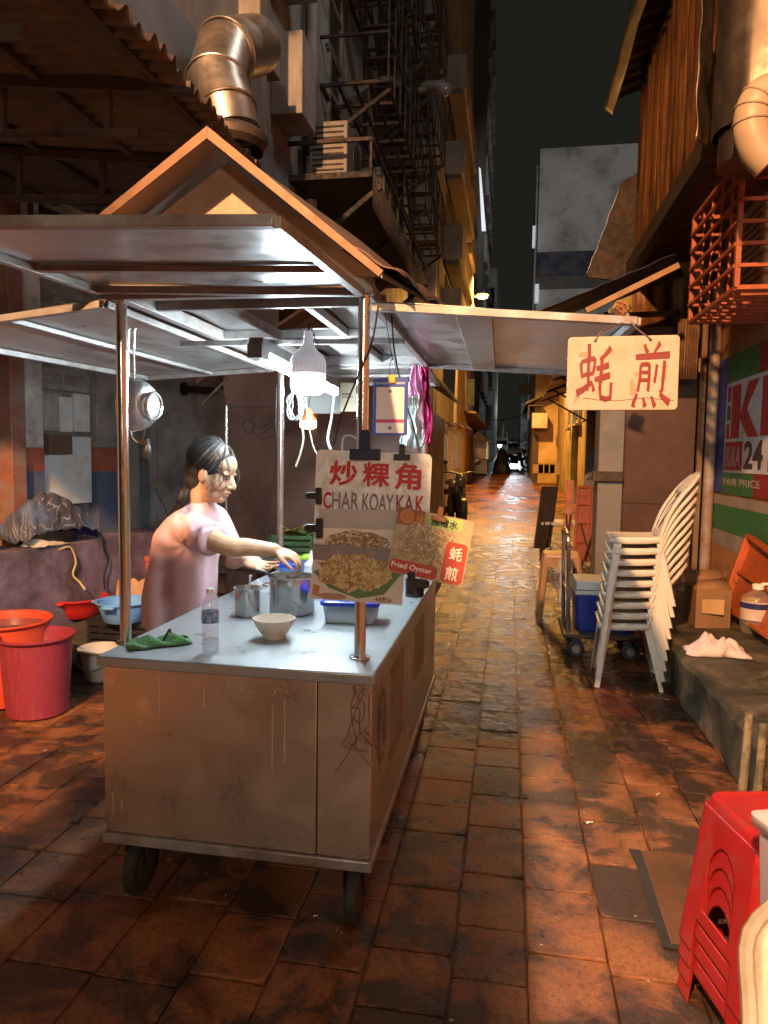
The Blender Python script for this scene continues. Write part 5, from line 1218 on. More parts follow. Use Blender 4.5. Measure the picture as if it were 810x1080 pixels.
# walkway, AC unit, fire escapes
DKM = M('dark_fire_escape', (.014,.0135,.014), .8, 0, .4, 12, (.08,.045,.025), .5)
XO = -1.2
wk = thing('walkway', (-1.5, 7.6, 3.9), 'dark steel balcony walkway with railing bracketed from the tenement wall', 'walkway')
za = 3.88; ya, yb2 = 6.0, 9.9
MB().bb(XW, XO, ya, yb2, za-.05, za).build('deck', DKM, wk)
b = MB(); zr = P(385, 131, X=XO).z
b.bar((XO, ya, zr), (XO, yb2, zr-.05), .03); b.bar((XW, ya, zr), (XO, ya, zr), .03); b.bar((XO, ya, zr-.22), (XO, yb2, zr-.25), .018)
for k in range(9): y = ya+(yb2-ya)*k/8; b.bar((XO, y, za-.05), (XO, y, zr), .018)
b.build('railing', DKM, wk)
for k in range(4):
    y = ya+.2+(yb2-ya-.4)*k/3; b = MB(); b.bar((XW, y, za-.65), (XO+.05, y, za-.06), .04); b.bar((XW+.02, y, za-.7), (XW+.02, y, za-.05), .04); b.build('bracket', DKM, wk)
MB().grid(lambda u, v: V((XO+.02, ya+(yb2-ya)*u, za-.30+.30*v)), 2, 1).build('apron', DKM, wk, solid=.006)
acp = P(355, 172, X=-1.62)
ac = thing('air_conditioner', acp+V((0,0,-.2)), 'old grey air conditioner outdoor unit on the dark walkway', 'air conditioner')
ACM = M('ac_grey', (.15,.145,.135), .6, dirt=(.15,.11,.08), damt=.5)
MB().box(acp, (.34,.62,.46)).build('casing', ACM, ac, bev=.01)
b = MB()
for k in range(9): b.box(acp+V((.0,-.312,-.18+.045*k)), (.28,.008,.014))
b.build('grille', DKM, ac)
MB().cyl(acp+V((.171,.08,0)), acp+V((.178,.08,0)), .17, n=24).build('fan_guard', DKM, ac)
b = MB(); b.box(acp+V((0,-.25,-.25)), (.36,.04,.04)); b.box(acp+V((0,.25,-.25)), (.36,.04,.04)); b.build('bracket', DKM, ac)
acq = P(398, 190, X=-1.62)
def fire_escape(y0, y1, zs, lab, seed):
    t = thing('fire_escape', (XW+.35, (y0+y1)/2, zs[0]), lab, 'fire escape')
    rnd = random.Random(seed)
    for i, z in enumerate(zs):
        b = MB(); w_ = .68
        for k in range(7): b.bar((XW, y0+(y1-y0)*k/6, z), (XW+w_, y0+(y1-y0)*k/6, z), .03)
        for k in range(5): b.bar((XW+.02+w_*k/4*.95, y0, z+.005), (XW+.02+w_*k/4*.95, y1, z+.005), .028)
        b.bar((XW, y0+.1, z-.5), (XW+w_, y0+.1, z-.03), .035); b.bar((XW, y1-.1, z-.5), (XW+w_, y1-.1, z-.03), .035); b.build('platform', DKM, t)
        b = MB()
        for h in (.45, .9): b.bar((XW+w_, y0, z+h), (XW+w_, y1, z+h), .025); b.bar((XW, y0, z+h), (XW+w_, y0, z+h), .025)
        for k in range(8): b.bar((XW+w_, y0+(y1-y0)*k/7, z), (XW+w_, y0+(y1-y0)*k/7, z+.9), .018)
        b.build('railing', DKM, t)
        if i+1 < len(zs):
            b = MB(); a = V((XW+.42, y0+.2 if i % 2 else y1-.2, z)); c = V((XW+.42, y1-.3 if i % 2 else y0+.3, zs[i+1]))
            for s in (-.2, .2): b.bar(a+V((s,0,0)), c+V((s,0,0)), .03, .09); b.bar(a+V((s,0,.8)), c+V((s,0,.8)), .022)
            for k in range(8): p = a.lerp(c, (k+.5)/8); b.box(p, (.4,.16,.02)); b.bar(p+V((.2,0,0)), p+V((.2,0,.8)), .014)
            b.build('stair', DKM, t)
fire_escape(7.0, 9.6, (5.1, 6.6, 8.1, 9.6, 11.1), 'black iron fire escape zigzag nearest on the tenement wall', 1)
fire_escape(10.1, 12.6, (5.0, 6.5, 8.0, 9.5, 11.0, 12.5), 'black iron fire escape zigzag further along the tenement wall', 2)
b = MB()
for i in range(8):
    y = random.uniform(6.6, 12); b.cyl((XW+.05, y, 4.5+random.random()), (XW+.05, y, 9+6*random.random()), .03, n=8)
b.build('service_pipes', DKM, ub)
for (y, z, lb) in ((9.0, 4.55, 'small dim outdoor air unit under the fire escape'), (11.2, 6.1, 'higher air unit on the far fire escape wall')):
    t = thing('air_conditioner', (XW+.2, y, z), lb, 'air conditioner'); MB().box((XW+.2, y, z+.22), (.3,.6,.44)).build('casing', ACM, t, bev=.01); MB().cyl((XW+.352, y, z+.22), (XW+.36, y, z+.22), .16, n=20).build('fan_guard', DKM, t)
# unlit street lamp on an arm
hp = P(462, 94, Y=9.3)
ul = thing('street_lamp', (XW, 9.3, 5.0), 'unlit street lamp on a long curved arm reaching out from the tenement wall', 'street lamp')
MB().tube(smoothpath([(XW, 8.2, 5.55), (XW+.35, 8.6, 5.95), hp+V((-.35,-.15,-.06)), hp+V((-.12,0,.02))], 6), .03, 8).build('arm', ACM, ul)
MB().ell(hp+V((-.02,0,.03)), (.22,.09,.07), Matrix.Rotation(R(8), 3, 'Y')).build('lamp_head', ACM, ul)
MB().ell(hp+V((.08,0,-.02)), (.09,.075,.075)).build('lens', clear('lamp_glass', (.8,.8,.8), .05, alpha=.15), ul)
# ================================================================ further up the lane
def conc(name, col, dirt=(.12,.10,.08), damt=.55, sc=1.2): return M(name, col, .85, 0, .2, sc, dirt, damt, .8, .2, 20)
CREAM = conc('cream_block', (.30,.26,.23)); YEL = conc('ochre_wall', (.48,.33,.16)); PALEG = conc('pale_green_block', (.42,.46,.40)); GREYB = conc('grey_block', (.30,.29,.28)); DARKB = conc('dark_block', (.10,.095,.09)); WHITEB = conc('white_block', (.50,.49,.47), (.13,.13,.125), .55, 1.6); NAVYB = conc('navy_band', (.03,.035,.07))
GLASSD = M('night_window', (.025,.03,.035), .12)
def windows(t, face, axis, u0, u1, z0, z1, nu, nz, w_, h_, depth=.08, sign=1):
    """recessed looking windows with frame and sill on a wall plane; axis 'X' = plane X const (runs along Y)"""
    for i in range(nu):
        for j in range(nz):
            u = u0+(u1-u0)*(i+.5)/nu; z = z0+(z1-z0)*(j+.5)/nz; f = MB(); g = MB()
            def bx(mb, ua, ub_, za, zb, d0, d1):
                if axis == 'X': mb.bb(face+sign*d0, face+sign*d1, ua, ub_, za, zb)
                else: mb.bb(ua, ub_, face+sign*d0, face+sign*d1, za, zb)
            for s in (-1, 1): bx(f, u+s*w_/2-.04, u+s*w_/2+.04, z-h_/2, z+h_/2, -.02, depth); bx(f, u-w_/2-.04, u+w_/2+.04, z+s*h_/2-.04, z+s*h_/2+.04, -.02, depth+.003)
            bx(f, u-.02, u+.02, z-h_/2, z+h_/2, -.02, depth*.6); bx(f, u-w_/2-.1, u+w_/2+.1, z-h_/2-.1, z-h_/2-.05, -.02, depth*2)
            o = f.build('window', GREYB, t); bx(g, u-w_/2, u+w_/2, z-h_/2, z+h_/2, .002, .006); g.build('pane', GLASSD, o)
# block with stacked ledges on the left
bl = thing('apartment_block', (-2.6, 17, 0), 'cream apartment block with stacked projecting ledges beyond the fire escapes', 'building')
FX = -1.47
MB().bb(-7, FX, 14.3, 24, 0, 17.5).build('wall', CREAM, bl)
b = MB(); b.bb(-1.95, FX-.02, 14.05, 14.297, 0, 15.5); b.build('pilaster', conc('pale_pilaster', (.40,.36,.33)), bl, bev=.02)
for y0, y1 in ((150,185),(238,275),(305,332),(60,96)):
    a = P(475, y0, Y=15.2).z; c = P(475, y1, Y=15.2).z
    l = MB().bb(FX, FX+.40, 15.1, 19.6, c, a).build('ledge', CREAM, bl, bev=.02)
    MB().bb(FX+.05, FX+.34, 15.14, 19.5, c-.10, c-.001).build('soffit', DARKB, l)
    MB().bb(FX, FX+.32, 20.2, 22.4, c-.2, a-.25).build('ledge', CREAM, bl, bev=.02)
    MB().bb(FX+.002, FX+.008, 15.6, 19.0, c-1.35, c-.15).build('window', GLASSD, bl)
ot = thing('shophouse', (-2.4, 22, 0), 'orange lit shophouse with boxed balcony and sagging awning on the left of the lane', 'building')
gz = GZ(22)
MB().bb(-8, -1.55, 24.2, 31, 0, 9).build('wall', YEL, ot)
a = P(467, 431, Y=24); c = P(479, 451, Y=24); MB().bb(-2.6, c.x, 23.0, 24.19, c.z, a.z).build('balcony', YEL, ot, bev=.02)
a = P(459, 396, Y=24); c = P(469, 450, Y=24); MB().bb(a.x, c.x, 23.9, 24.19, gz, a.z+2).build('pillar', YEL, ot, bev=.02)
a = P(470, 400, Y=24.15); c = P(500, 428, Y=24.15); MB().bb(a.x, c.x, 24.12, 24.18, c.z, a.z).build('window', GLASSD, ot)
b = MB(); A0 = P(479, 432, Y=23.0); A1 = P(502, 434, Y=23.2); A2 = P(515, 452, Y=29); A3 = P(486, 450, Y=29)
MB().prism([A0, A1, A2, A3], (0,0,-.06)).build('awning', M('awning_brown', (.13,.075,.045), .8), ot)
dk = thing('office_tower', (-1.6, 36, 0), 'dark narrow tower with a lit sign edge beyond the cream block', 'building')
MB().bb(-9, -1.42, 33, 44, 0, 26).build('wall', DARKB, dk); windows(dk, -1.42, 'X', 33.5, 43.5, 4, 25, 4, 7, 1.4, 1.6)
sg = thing('blade_sign', (-1.2, 33, 10), 'tall thin blade sign with glowing white edge on the dark tower', 'sign')
a = P(507, 178, Y=32); c = P(512, 243, Y=32); MB().prism([P(505,176,Y=32), P(507,178,Y=32), P(512.5,243,Y=32), P(508,243,Y=32)], (0,.12,0)).build('sign_panel', E('sign_edge_white', (.75,.85,.95), .8), sg)
pb = thing('apartment_block', (-.9, 47, 0), 'pale green slab block with lit face beyond the left awnings', 'building')
MB().bb(-9, P(522, 400, Y=47).x, 47, 58, 0, P(515, 283, Y=47).z).build('wall', PALEG, pb); windows(pb, 47, 'Y', -2.2, -1.0, 3, 13, 1, 4, .8, 1.4, sign=-1)
b = MB()
for k in range(9): p = P(506, 402+k*7, Y=46.5); b.box(p, (.5,.3,.18)); b.box(p+V((-.3,-.2,.1)), (.08,.3,.5))
b.build('balcony_rail', GREYB, pb)
# lit lane lamp
hp = P(507, 313, Y=21.5)
sl = thing('street_lamp', (-1.5, 21.5, hp.z-.6), 'glowing amber street lamp on a thin curved arm above the cart flap', 'street lamp')
MB().tube(smoothpath([P(471, 327, Y=21.5), P(480, 318, Y=21.5), P(492, 313.5, Y=21.5), hp], 6), .025, 6).build('arm', GREYB, sl)
MB().ell(hp+V((.05,0,.04)), (.20,.10,.06)).build('lamp_head', GREYB, sl)
MB().ell(hp+V((.05,0,-.01)), (.16,.08,.06)).build('lens', E('amber_lamp', (1.0,.62,.18), 14), sl)
# closed steel stalls along the left edge
for i, (y, w_) in enumerate(((8.6, 1.5), (10.6, 1.6), (12.8, 1.7), (15.2, 1.8), (17.8, 2.0))):
    g = GZ(y); t = thing('steel_stall', (-1.75, y+w_/2, g), ['shuttered steel stall just behind the cart on the left', 'second closed steel stall along the left edge of the lane', 'closed steel stall behind the parked motorcycle', 'fourth closed steel stall along the left of the lane', 'farthest closed steel stall before the orange shophouse'][i], 'market stall', 'closed stalls along the left edge')
    b = MB().bb(-2.3, -1.32, y, y+w_, g+.2, g+1.95).build('stall_body', ST, t, bev=.01); b = MB()
    for k in range(5): b.bb(-1.318, -1.30, y+.06+(w_-.12)*k/5, y+.06+(w_-.12)*(k+.86)/5, g+.9, g+1.85)
    b.build('shutter_panel', STF, t); MB().bb(-1.318, -1.305, y+.05, y+w_-.05, g+.25, g+.85).build('lower_panel', STX, t)
    MB().prism([V((-2.4,y-.05,g+2.15)), V((-1.05,y-.05,g+1.98)), V((-1.05,y-.05,g+1.95)), V((-2.4,y-.05,g+2.12))], (0,w_+.1,0)).build('roof', STB, t)
    for a_ in (y+.15, y+w_-.15): MB().cyl((-1.45, a_, g), (-1.45, a_, g+.2), .05, n=10).build('leg', IRON, t)
# parked motorcycle
def motorbike(loc, rz, lab):
    t = thing('motorcycle', (0,0,0), lab, 'motorcycle', 'parked motorcycles in the lane')
    PAINT = M('bike_black_paint', (.02,.02,.022), .25); 
    for y in (-.62, .62):
        w_ = MB().lathe((-.045, y, .29), [(.20,0),(.265,.006),(.29,.045),(.265,.084),(.20,.09),(.20,0)], 32, axis=(1,0,0)).build('wheel', RUB, t)
        r = MB(); r.cyl((-.05,y,.29),(.05,y,.29),.05,n=12)
        for k in range(6): a = k*math.pi/3; r.bar((0,y,.29), (0,y+.21*math.cos(a),.29+.21*math.sin(a)), .02)
        r.build('rim', IRON, w_)
    b = MB(); b.ell((0,.05,.50), (.13,.34,.16)); b.ell((0,.42,.62), (.12,.34,.11)); b.ell((0,-.22,.60), (.14,.14,.26)); b.box((0,.1,.32), (.18,.4,.22)); b.build('body', PAINT, t)
    b = MB(); b.grid(lambda u, v: V(((u-.5)*.26*(1-.2*v), -.10+.85*v, .72+.06*v+.05*math.sin(math.pi*u))), 8, 12); b.build('seat', BLK, t, solid=.05)
    b = MB(); b.tube([(-.06,-.62,.29),(-.07,-.45,.80),(-.05,-.40,.98)], .028, 8); b.tube([(.06,-.62,.29),(.07,-.45,.80),(.05,-.40,.98)], .028, 8); b.build('fork', IRON, t)
    b = MB(); b.tube(smoothpath([(-.34,-.24,1.0),(-.2,-.38,1.02),(0,-.42,.98),(.2,-.38,1.02),(.34,-.24,1.0)]), .018, 8); b.build('handlebar', BLK, t)
    b = MB(); b.ell((0,-.5,.86), (.12,.10,.13)); b.build('headlight', M('headlight_glass', (.05,.05,.05), .15), t)
    for s in (-1, 1):
        b = MB(); b.tube([(s*.25,-.36,1.02),(s*.30,-.38,1.18)], .008, 6); b.ell((s*.32,-.38,1.21), (.075,.02,.05)); b.build('mirror', BLK, t)
    b = MB(); b.lathe((-.06,-.62,.29), [(.31,0),(.33,.02),(.33,.10),(.31,.12)], 20, axis=(1,0,0)); b.build('front_mudguard', PAINT, t)
    b = MB(); b.prism([(-.13,.70,.62),(.13,.70,.62),(.11,.84,.52),(-.11,.84,.52)], (0,.03,.03)); b.build('tail_light', M('tail_red', (.3,.01,.01), .3), t)
    b = MB(); b.cyl((.15,.0,.25),(.17,.75,.36),.05,.06,n=12); b.build('exhaust', IRON, t)
    t.location = loc; t.rotation_euler.z = rz; return t
mb0 = motorbike((-1.02, 14.2, GZ(14.2)), R(14), 'dark motorcycle parked against the stalls just right of the cart')
for (x, y, rz, lb) in ((.35, 38.5, R(60), 'far motorcycle parked near the end of the lane'),):
    c = copy_tree(mb0); c.location = (x, y, GZ(y)); c.rotation_euler.z = rz; c['label'] = lb
# gabled kiosk in the middle distance
y = 31; g = GZ(y); ka = P(493, 503, Y=y); kb = P(513.5, 503, Y=y); g = ka.z
kk = thing('kiosk', ((ka.x+kb.x)/2, y, g), 'small gabled steel kiosk cart standing in the middle of the lane', 'kiosk')
MB().bb(ka.x, kb.x, y, y+1.9, g+.15, g+.78).build('kiosk_body', M('kiosk_grey', (.36,.32,.28), .5, .2), kk, bev=.01); zt = P(503, 466, Y=y).z; zp = P(505.5, 455, Y=y).z
MB().bb(ka.x+.04, kb.x-.02, y+.05, y+1.85, g+.80, zt).build('glass_case', M('kiosk_glass', (.42,.33,.24), .25, .2, .5, 3), kk)
b = MB()
for x in (ka.x+.02, kb.x-.02):
    for yy in (y+.02, y+1.88): b.bb(x-.025, x+.025, yy-.025, yy+.025, g+.78, zt+.02)
b.build('post', STP, kk)
xm = (ka.x+kb.x)/2
for ex in (ka.x-.10, kb.x+.16): MB().prism([V((xm,y-.1,zp)), V((ex,y-.1,zt-.03)), V((ex,y-.1,zt-.09)), V((xm,y-.1,zp-.06))], (0,2.2,0)).build('roof_sheet', STB, kk)
MB().prism([V((xm,y,zp-.04)), V((ka.x-.05,y,zt)), V((kb.x+.08,y,zt))], (0,.02,0)).build('gable_panel', STB, kk)
for x in (ka.x+.1, kb.x-.1): MB().cyl((x, y+.1, g), (x, y+.1, g+.15), .05, n=10).build('leg', IRON, kk)
hpp = P(529, 500, Y=33)
def heap(u, v):
    a_ = 2*math.pi*u; z = 1.15*v; r_ = .40*(1-.75*v**1.6)*(1+.25*noise.noise((math.cos(a_)*2, math.sin(a_)*2, v*3)))
    return V((hpp.x+r_*math.cos(a_), 33+r_*math.sin(a_), hpp.z+z))
tag(MB().grid(heap, 24, 14).build('covered_cart', M('black_cover', (.02,.02,.022), .6)), 'dark covered load standing just right of the gabled kiosk', 'covered cart')
# right side, middle distance: ochre building
yb_ = thing('shophouse', (1.8, 27, 0), 'ochre plastered shophouse corner with a wall fan on the right of the lane', 'building')
Yf = 27; xa = P(562, 500, Y=Yf).x; xb = P(606, 500, Y=Yf).x
MB().bb(xa, 9, Yf, 36, 0, 6.2).build('wall', YEL, yb_)
zc = P(566, 412, Y=Yf-.5).z
MB().prism([V((xa-.35,Yf-.6,zc-.5)), V((xa+.9,Yf-.6,zc+.1)), V((xa+.9,Yf+5,zc+.1)), V((xa-.35,Yf+5,zc-.5))], (0,0,.08)).build('awning', DARKB, yb_)
d0 = P(561, 502, Y=Yf); d1 = P(568, 459, Y=Yf); MB().bb(d0.x, d1.x, Yf-.05, Yf-.002, GZ(Yf), d1.z).build('door', M('dark_door', (.05,.03,.025), .6), yb_)
p = P(569, 444, Y=Yf-.4); MB().box(p, (.55,.6,.55)).build('air_conditioner_box', M('ac_pale', (.50,.47,.40), .6, dirt=(.2,.15,.1), damt=.4), yb_, bev=.02)
p = P(565, 428, Y=Yf-.3); b = MB(); b.box(p, (.5,.5,.05)); b.bar(p+V((-.25,-.2,0)), p+V((-.25,-.2,-.5)), .05); b.bar(p+V((.25,-.2,0)), p+V((.25,-.2,-.5)), .05); b.build('bracket', IRON, yb_)
p = P(592, 466, Y=Yf-.03); b = MB(); b.box(p, (.36,.06,.36)); o = b.build('fan', M('fan_black', (.02,.02,.02), .5), yb_, bev=.01)
b = MB()
for k in range(4): a = R(45+90*k); b.prism([p+V((0,-.04,0)), p+V((.15*math.cos(a-.35),-.04,.15*math.sin(a-.35))), p+V((.15*math.cos(a+.35),-.04,.15*math.sin(a+.35)))], (0,-.01,0))
b.build('fan_blade', WHT, o)
b = MB()
for px in (600, 607): a = P(px, 500, Y=23); b.cyl((a.x, 23, GZ(23)), (a.x-.25, 23, 6), .06, n=10)
tag(b.build('drain_pipe', GREYB), 'pair of leaning grey pipes before the ochre shophouse', 'pipe')
b = MB()
for k in range(4): p = P(567+k*6, 498, Y=25.5); b.box(p+V((0,0,.12)), (.35,.4,.3+.1*(k % 2)))
tag(b.build('cardboard_boxes', M('card_brown', (.26,.17,.09), .85)), 'row of brown boxes at the foot of the ochre wall', 'boxes')
# right wall between the shutter and the ochre house
rw = thing('lane_wall', (1.9, 17, 0), 'patchy right hand lane wall with grey posts and small windows', 'building')
MB().bb(1.72, 6, 8.4, 26.9, 0, 4.2).build('wall', conc('ochre_lane_wall', (.40,.29,.16)), rw)
windows(rw, 1.72, 'X', 15, 22, 2.2, 3.6, 3, 1, .9, .9, sign=-1)
for y in (12.5, 15.5, 19): MB().bb(1.56, 1.719, y-.16, y+.16, 0, 4.0).build('pillar', conc('grey_post', (.34,.34,.33)), rw, bev=.01)
a = P(565, 407, Y=11); 
sh = thing('hanging_signboard', P(545, 416, Y=30), 'small black hanging signboard over the lane against the night sky', 'sign')
a = P(546, 416, Y=29); c = P(561, 404, Y=29); MB().bb(a.x, c.x, 29, 29.12, a.z, c.z).build('sign_panel', M('black_sign', (.015,.015,.018), .5), sh); MB().bar(V((c.x, 29.06, c.z-.1)), V((c.x+1.4, 29.06, c.z-.1)), .04).build('arm', IRON, sh)
# corrugated side awnings on poles at right, middle distance
aw = thing('lane_awning', P(600, 405, Y=10), 'ribbed grey awning on iron arms over the right side of the lane', 'awning')
A0 = P(570, 412, Y=11); A1 = P(640, 388, Y=9.2)
MB().grid(lambda u, v: V((.62+1.1*u, 9.2+6*v, 2.72+.42*u+.015*math.sin(v*90))), 4, 120).build('awning_sheet', M('grey_tin', (.30,.30,.30), .5, .5, .3, 6, (.13,.10,.08), .5), aw, solid=.004)
for y in (9.25, 11.2, 13.2, 15.1):
    b = MB(); b.bar((.62, y, 2.70), (1.72, y, 3.10), .035); b.bar((1.72, y, 2.2), (.75, y, 2.74), .03); b.build('arm', IRON, aw)
# pale block at right background
wt = thing('white_block', (4, 40, 0), 'tall blank white weathered block rising behind the right roofs', 'building')
Y_ = 38; a = P(570, 157, Y=Y_); MB().bb(a.x, a.x+7, Y_, Y_+12, 0, a.z).build('wall', WHITEB, wt)
zb1 = P(580, 266, Y=Y_).z; zb0 = P(580, 291, Y=Y_).z; MB().bb(a.x-.05, a.x+7, Y_-.06, Y_-.002, zb0, zb1).build('band', NAVYB, wt)
zc = P(580, 305, Y=Y_).z; MB().bb(a.x-.05, a.x+7, Y_-.06, Y_-.002, zc, zb0-.02).build('dark_band', DARKB, wt)
MB().bb(a.x-.16, a.x-.06, Y_-.05, Y_+.3, 3, P(566, 175, Y=Y_).z).build('drain_pipe', GREYB, wt)
for px, py, w_, h_ in ((563, 250, .14, 1.0), (566, 310, .2, .9)): MB().box(P(px, py, Y=Y_-.22), (w_,.4,h_)).build('lit_sign_edge', E('dim_sign_white', (.75,.85,.9), .35), wt)
# town at the far end, flood-lit
rn = random.Random(4)
for i, (px0, px1, pt, Y_, m, lb) in enumerate(((548, 562, 425, 84, WHITEB, 'pale distant block lit white at the lane\'s end, right of the gap'), (553, 572, 398, 100, GREYB, 'tall grey distant tower at the end of the lane'), (534, 548, 470, 92, WHITEB, 'low white distant building at the centre of the lane\'s end'), (522, 536, 462, 80, PALEG, 'low pale distant building left of the lane\'s end'))):
    a = P(px0, 480, Y=Y_); c = P(px1, pt, Y=Y_); t = thing('town_building', ((a.x+c.x)/2, Y_, GZ(Y_)), lb, 'building')
    MB().bb(a.x, c.x, Y_, Y_+9, 0, c.z).build('wall', m, t); windows(t, Y_, 'Y', a.x+.15, c.x-.15, GZ(Y_)+.6, c.z-.3, 2, max(2, int((c.z-GZ(Y_))/2.6)), .5, .8, .06, -1)
    b = MB()
    for k in range(4): x = a.x+(c.x-a.x)*rn.random(); b.bb(x-.06, x+.06, Y_+.5, Y_+.7, c.z, c.z+rn.uniform(.6, 2.2))
    b.build('roof_mast', GREYB, t)
fl = thing('floodlight', P(527, 470, Y=60), 'bright white floodlight glaring beyond the kiosk at the lane\'s end', 'lamp')
p = P(527, 470, Y=60); MB().ell(p, (.16,.12,.13)).build('lens', E('floodlight_white', (.85,.95,1.0), 30), fl); MB().cyl((p.x, 60.2, GZ(60)), (p.x, 60.2, p.z), .05, n=8).build('pole', GREYB, fl)
wm = M('overhead_wire', (.25,.25,.25), .6)
for i, (x0, y0, d0, x1, y1, d1, lb) in enumerate(((519, 443, 44, 561, 434, 30, 'overhead wire sagging across the lane\'s end, upper'), (521, 468, 44, 562, 462, 32, 'overhead wire sagging across the lane\'s end, lower'))):
    tag(MB().tube(wob(P(x0,y0,Y=d0), P(x1,y1,Y=d1), 14, .12), .025, 5).build('overhead_wire', wm), lb, 'wire')
# ================================================================ right side of the lane
ORW = M('orange_plaster', (.46,.21,.07), .75, 0, .2, 1.6, (.16,.075,.03), .6, 2.0, .25, 40)
XK, YK = 1.95, 7.35
sh = thing('convenience_store', (XK+1, 5, 0), 'orange plastered shop wall with painted stripes and a large banner', 'building')
MB().bb(XK, XK+3, -1.5, YK, 0, 3.75).build('wall', ORW, sh)
zs = [P(742, y, X=XK).z for y in (519, 528, 553, 563)]
MB().bb(XK-.004, XK-.0005, -1.5, YK-.02, zs[2], zs[1]).build('green_stripe', M('green_stripe', (.045,.21,.07), .6, dirt=(.03,.06,.03), damt=.4), sh)
STW = M('white_stripe', (.40,.34,.27), .7, dirt=(.2,.14,.09), damt=.6)
MB().bb(XK-.004, XK-.0005, -1.5, YK-.02, zs[1]+.001, zs[0]).build('white_stripe', STW, sh); MB().bb(XK-.004, XK-.0005, -1.5, YK-.02, zs[3]-.05, zs[2]-.001).build('white_stripe', STW, sh)
bn = thing('shop_banner', (XK-.01, 6, 1.3), 'large blue green and red shop banner with cropped red letters and opening hours', 'banner')
by1 = P(752, 450, X=XK).y; bz1 = P(756, 383, X=XK).z; bz0 = P(752, 518, X=XK).z; by0 = 2.2
xs_ = XK-.006
def yat(px, py=450): return P(px, py, X=xs_).y
yb_ = yat(765); yg = yat(798)
def strip(y0, y1, z0, z1, m, nm, dx=.0): MB().bb(xs_-.004-dx, xs_-dx, y0, y1, z0, z1).build(nm, m, bn)
strip(yb_, by1, bz0, bz1, M('banner_blue', (.035,.055,.28), .55, var=.15), 'banner_panel'); strip(yg, yb_-.0005, bz0, bz1, M('banner_green', (.04,.17,.05), .55), 'banner_panel'); strip(by0, yg-.0005, bz0, bz1, M('banner_red', (.30,.025,.02), .55), 'banner_panel')
wy1 = yat(766); wz1 = P(766, 406, X=xs_).z; wz0 = P(766, 498, X=xs_).z; wy0 = 2.6
strip(wy0, wy1, wz0, wz1, M('banner_white', (.62,.61,.62), .5), 'logo_panel', .005)
xm = xs_-.0105; BRED = M('banner_letter_red', (.45,.02,.025), .5); 
zk0 = P(768, 463, X=xs_).z; zk1 = wz1-.035
def lower(y, z): return V((xm, y, z))
# the small striped mark, then the letters
for i, m in enumerate((BRED, M('banner_mark_green', (.02,.10,.04), .5), BRED)):
    z1_ = zk1-(zk1-zk0)*(i*.36); z0_ = zk1-(zk1-zk0)*(i*.36+.28)
    MB().bb(xm-.001, xm, wy1-.14, wy1-.045, z0_, z1_).build('letter_mark', m, bn)
def kletter(y, w_):
    h = zk1-zk0; sw = w_*.36
    L = lambda a, b_: lower(y-a*w_, zk0+b_*h)
    MB().prism([L(0,0),L(.36,0),L(.36,1),L(0,1)], (-.0012,0,0)).build('letter', BRED, bn)
    MB().prism([L(.362,.44),L(.66,1),L(1.04,1),L(.62,.52),L(1.08,0),L(.70,0),L(.362,.36)], (-.0012,0,0)).build('letter', BRED, bn)
kw = (yat(769)-yat(797))*.93
kletter(wy1-.18, kw); kletter(wy1-.18-kw*1.16, kw)
zb1_ = zk0-.03; bw = yat(767)-yat(785)
strip(wy1-.04-bw, wy1-.04, wz0+.02, zb1_, M('banner_letter_red'
, (.3,.02,.02)), 'hours_panel', .0095)
text('lettering', 'BUKA', M('banner_white_ink', (.42,.36,.34), .5), bn, V((xm-.003, wy1-.07, wz0+.05)), (0,-1,0), (0,0,1), (zb1_-wz0)*.66, bw*.84)
text('lettering', '24', INK, bn, V((xm, wy1-.04-bw-.05, wz0+.035)), (0,-1,0), (0,0,1), (zb1_-wz0)*.86, bw*.95, bold=.03)
strip(wy0, wy1-.04-bw*2.3, wz0+.02, zb1_, BRED, 'hours_panel', .0095)
text('lettering', 'JAM', M('banner_white_ink', (.4,.4,.4)), bn, V((xm-.003, wy1-.10-bw*2.3, wz0+.05)), (0,-1,0), (0,0,1), (zb1_-wz0)*.66, bw*.75)
text('lettering', 'FAIR PRICE    CONVENIENCE', M('banner_white_ink', (.4,.4,.4)), bn, V((xm+.004, wy1-.02, wz0-.115)), (0,-1,0), (0,0,1), .062, 2.6, bold=.01)
# corner post, shutter, pilaster
pp = thing('corner_post', (XK-.05, YK-.1, 0), 'rusty white painted pipe standing at the corner of the orange shop', 'post')
MB().cyl((XK-.06, YK-.1, .28), (XK-.06, YK-.1, 3.2), .05, n=14).build('pipe', M('peeling_pipe', (.36,.33,.30), .6, dirt=(.24,.11,.05), damt=.75, dsc=5), pp)
MB().bb(XK-.16, XK-.11, YK-.04, YK+.01, .28, 3.1).build('timber', M('old_timber', (.22,.13,.075), .8), pp, bev=.004)
xl = P(656, 520, Y=YK).x
st = thing('steel_door', ((xl+XK)/2, YK, 0), 'plain dark brown steel door facing the lane behind the stacked chairs', 'door')
MB().bb(xl, XK-.17, YK+.02, YK+.08, .0, P(690, 410, Y=YK).z+.6).build('door_panel', M('brown_steel', (.085,.042,.028), .5, .2, .25, 2.5, (.05,.03,.02), .4), st, bev=.005)
MB().bb(xl, XK-.17, YK+.005, YK+.018, 1.08, 1.11).build('rail', M('brown_steel'
, (.1,.05,.03)), st)
pl = P(629, 520, Y=YK).x; pw = thing('pilaster', ((xl+pl)/2, YK, 0), 'pale grey peeling pilaster at the left edge of the brown steel door', 'pilaster')
MB().bb(pl, xl-.004, YK-.06, YK+.28, 0, 2.78).build('pilaster_body', M('peeling_grey', (.21,.215,.22), .6, .25, .25, 4, (.16,.13,.11), .6, 4, .2, 30), pw, bev=.01)
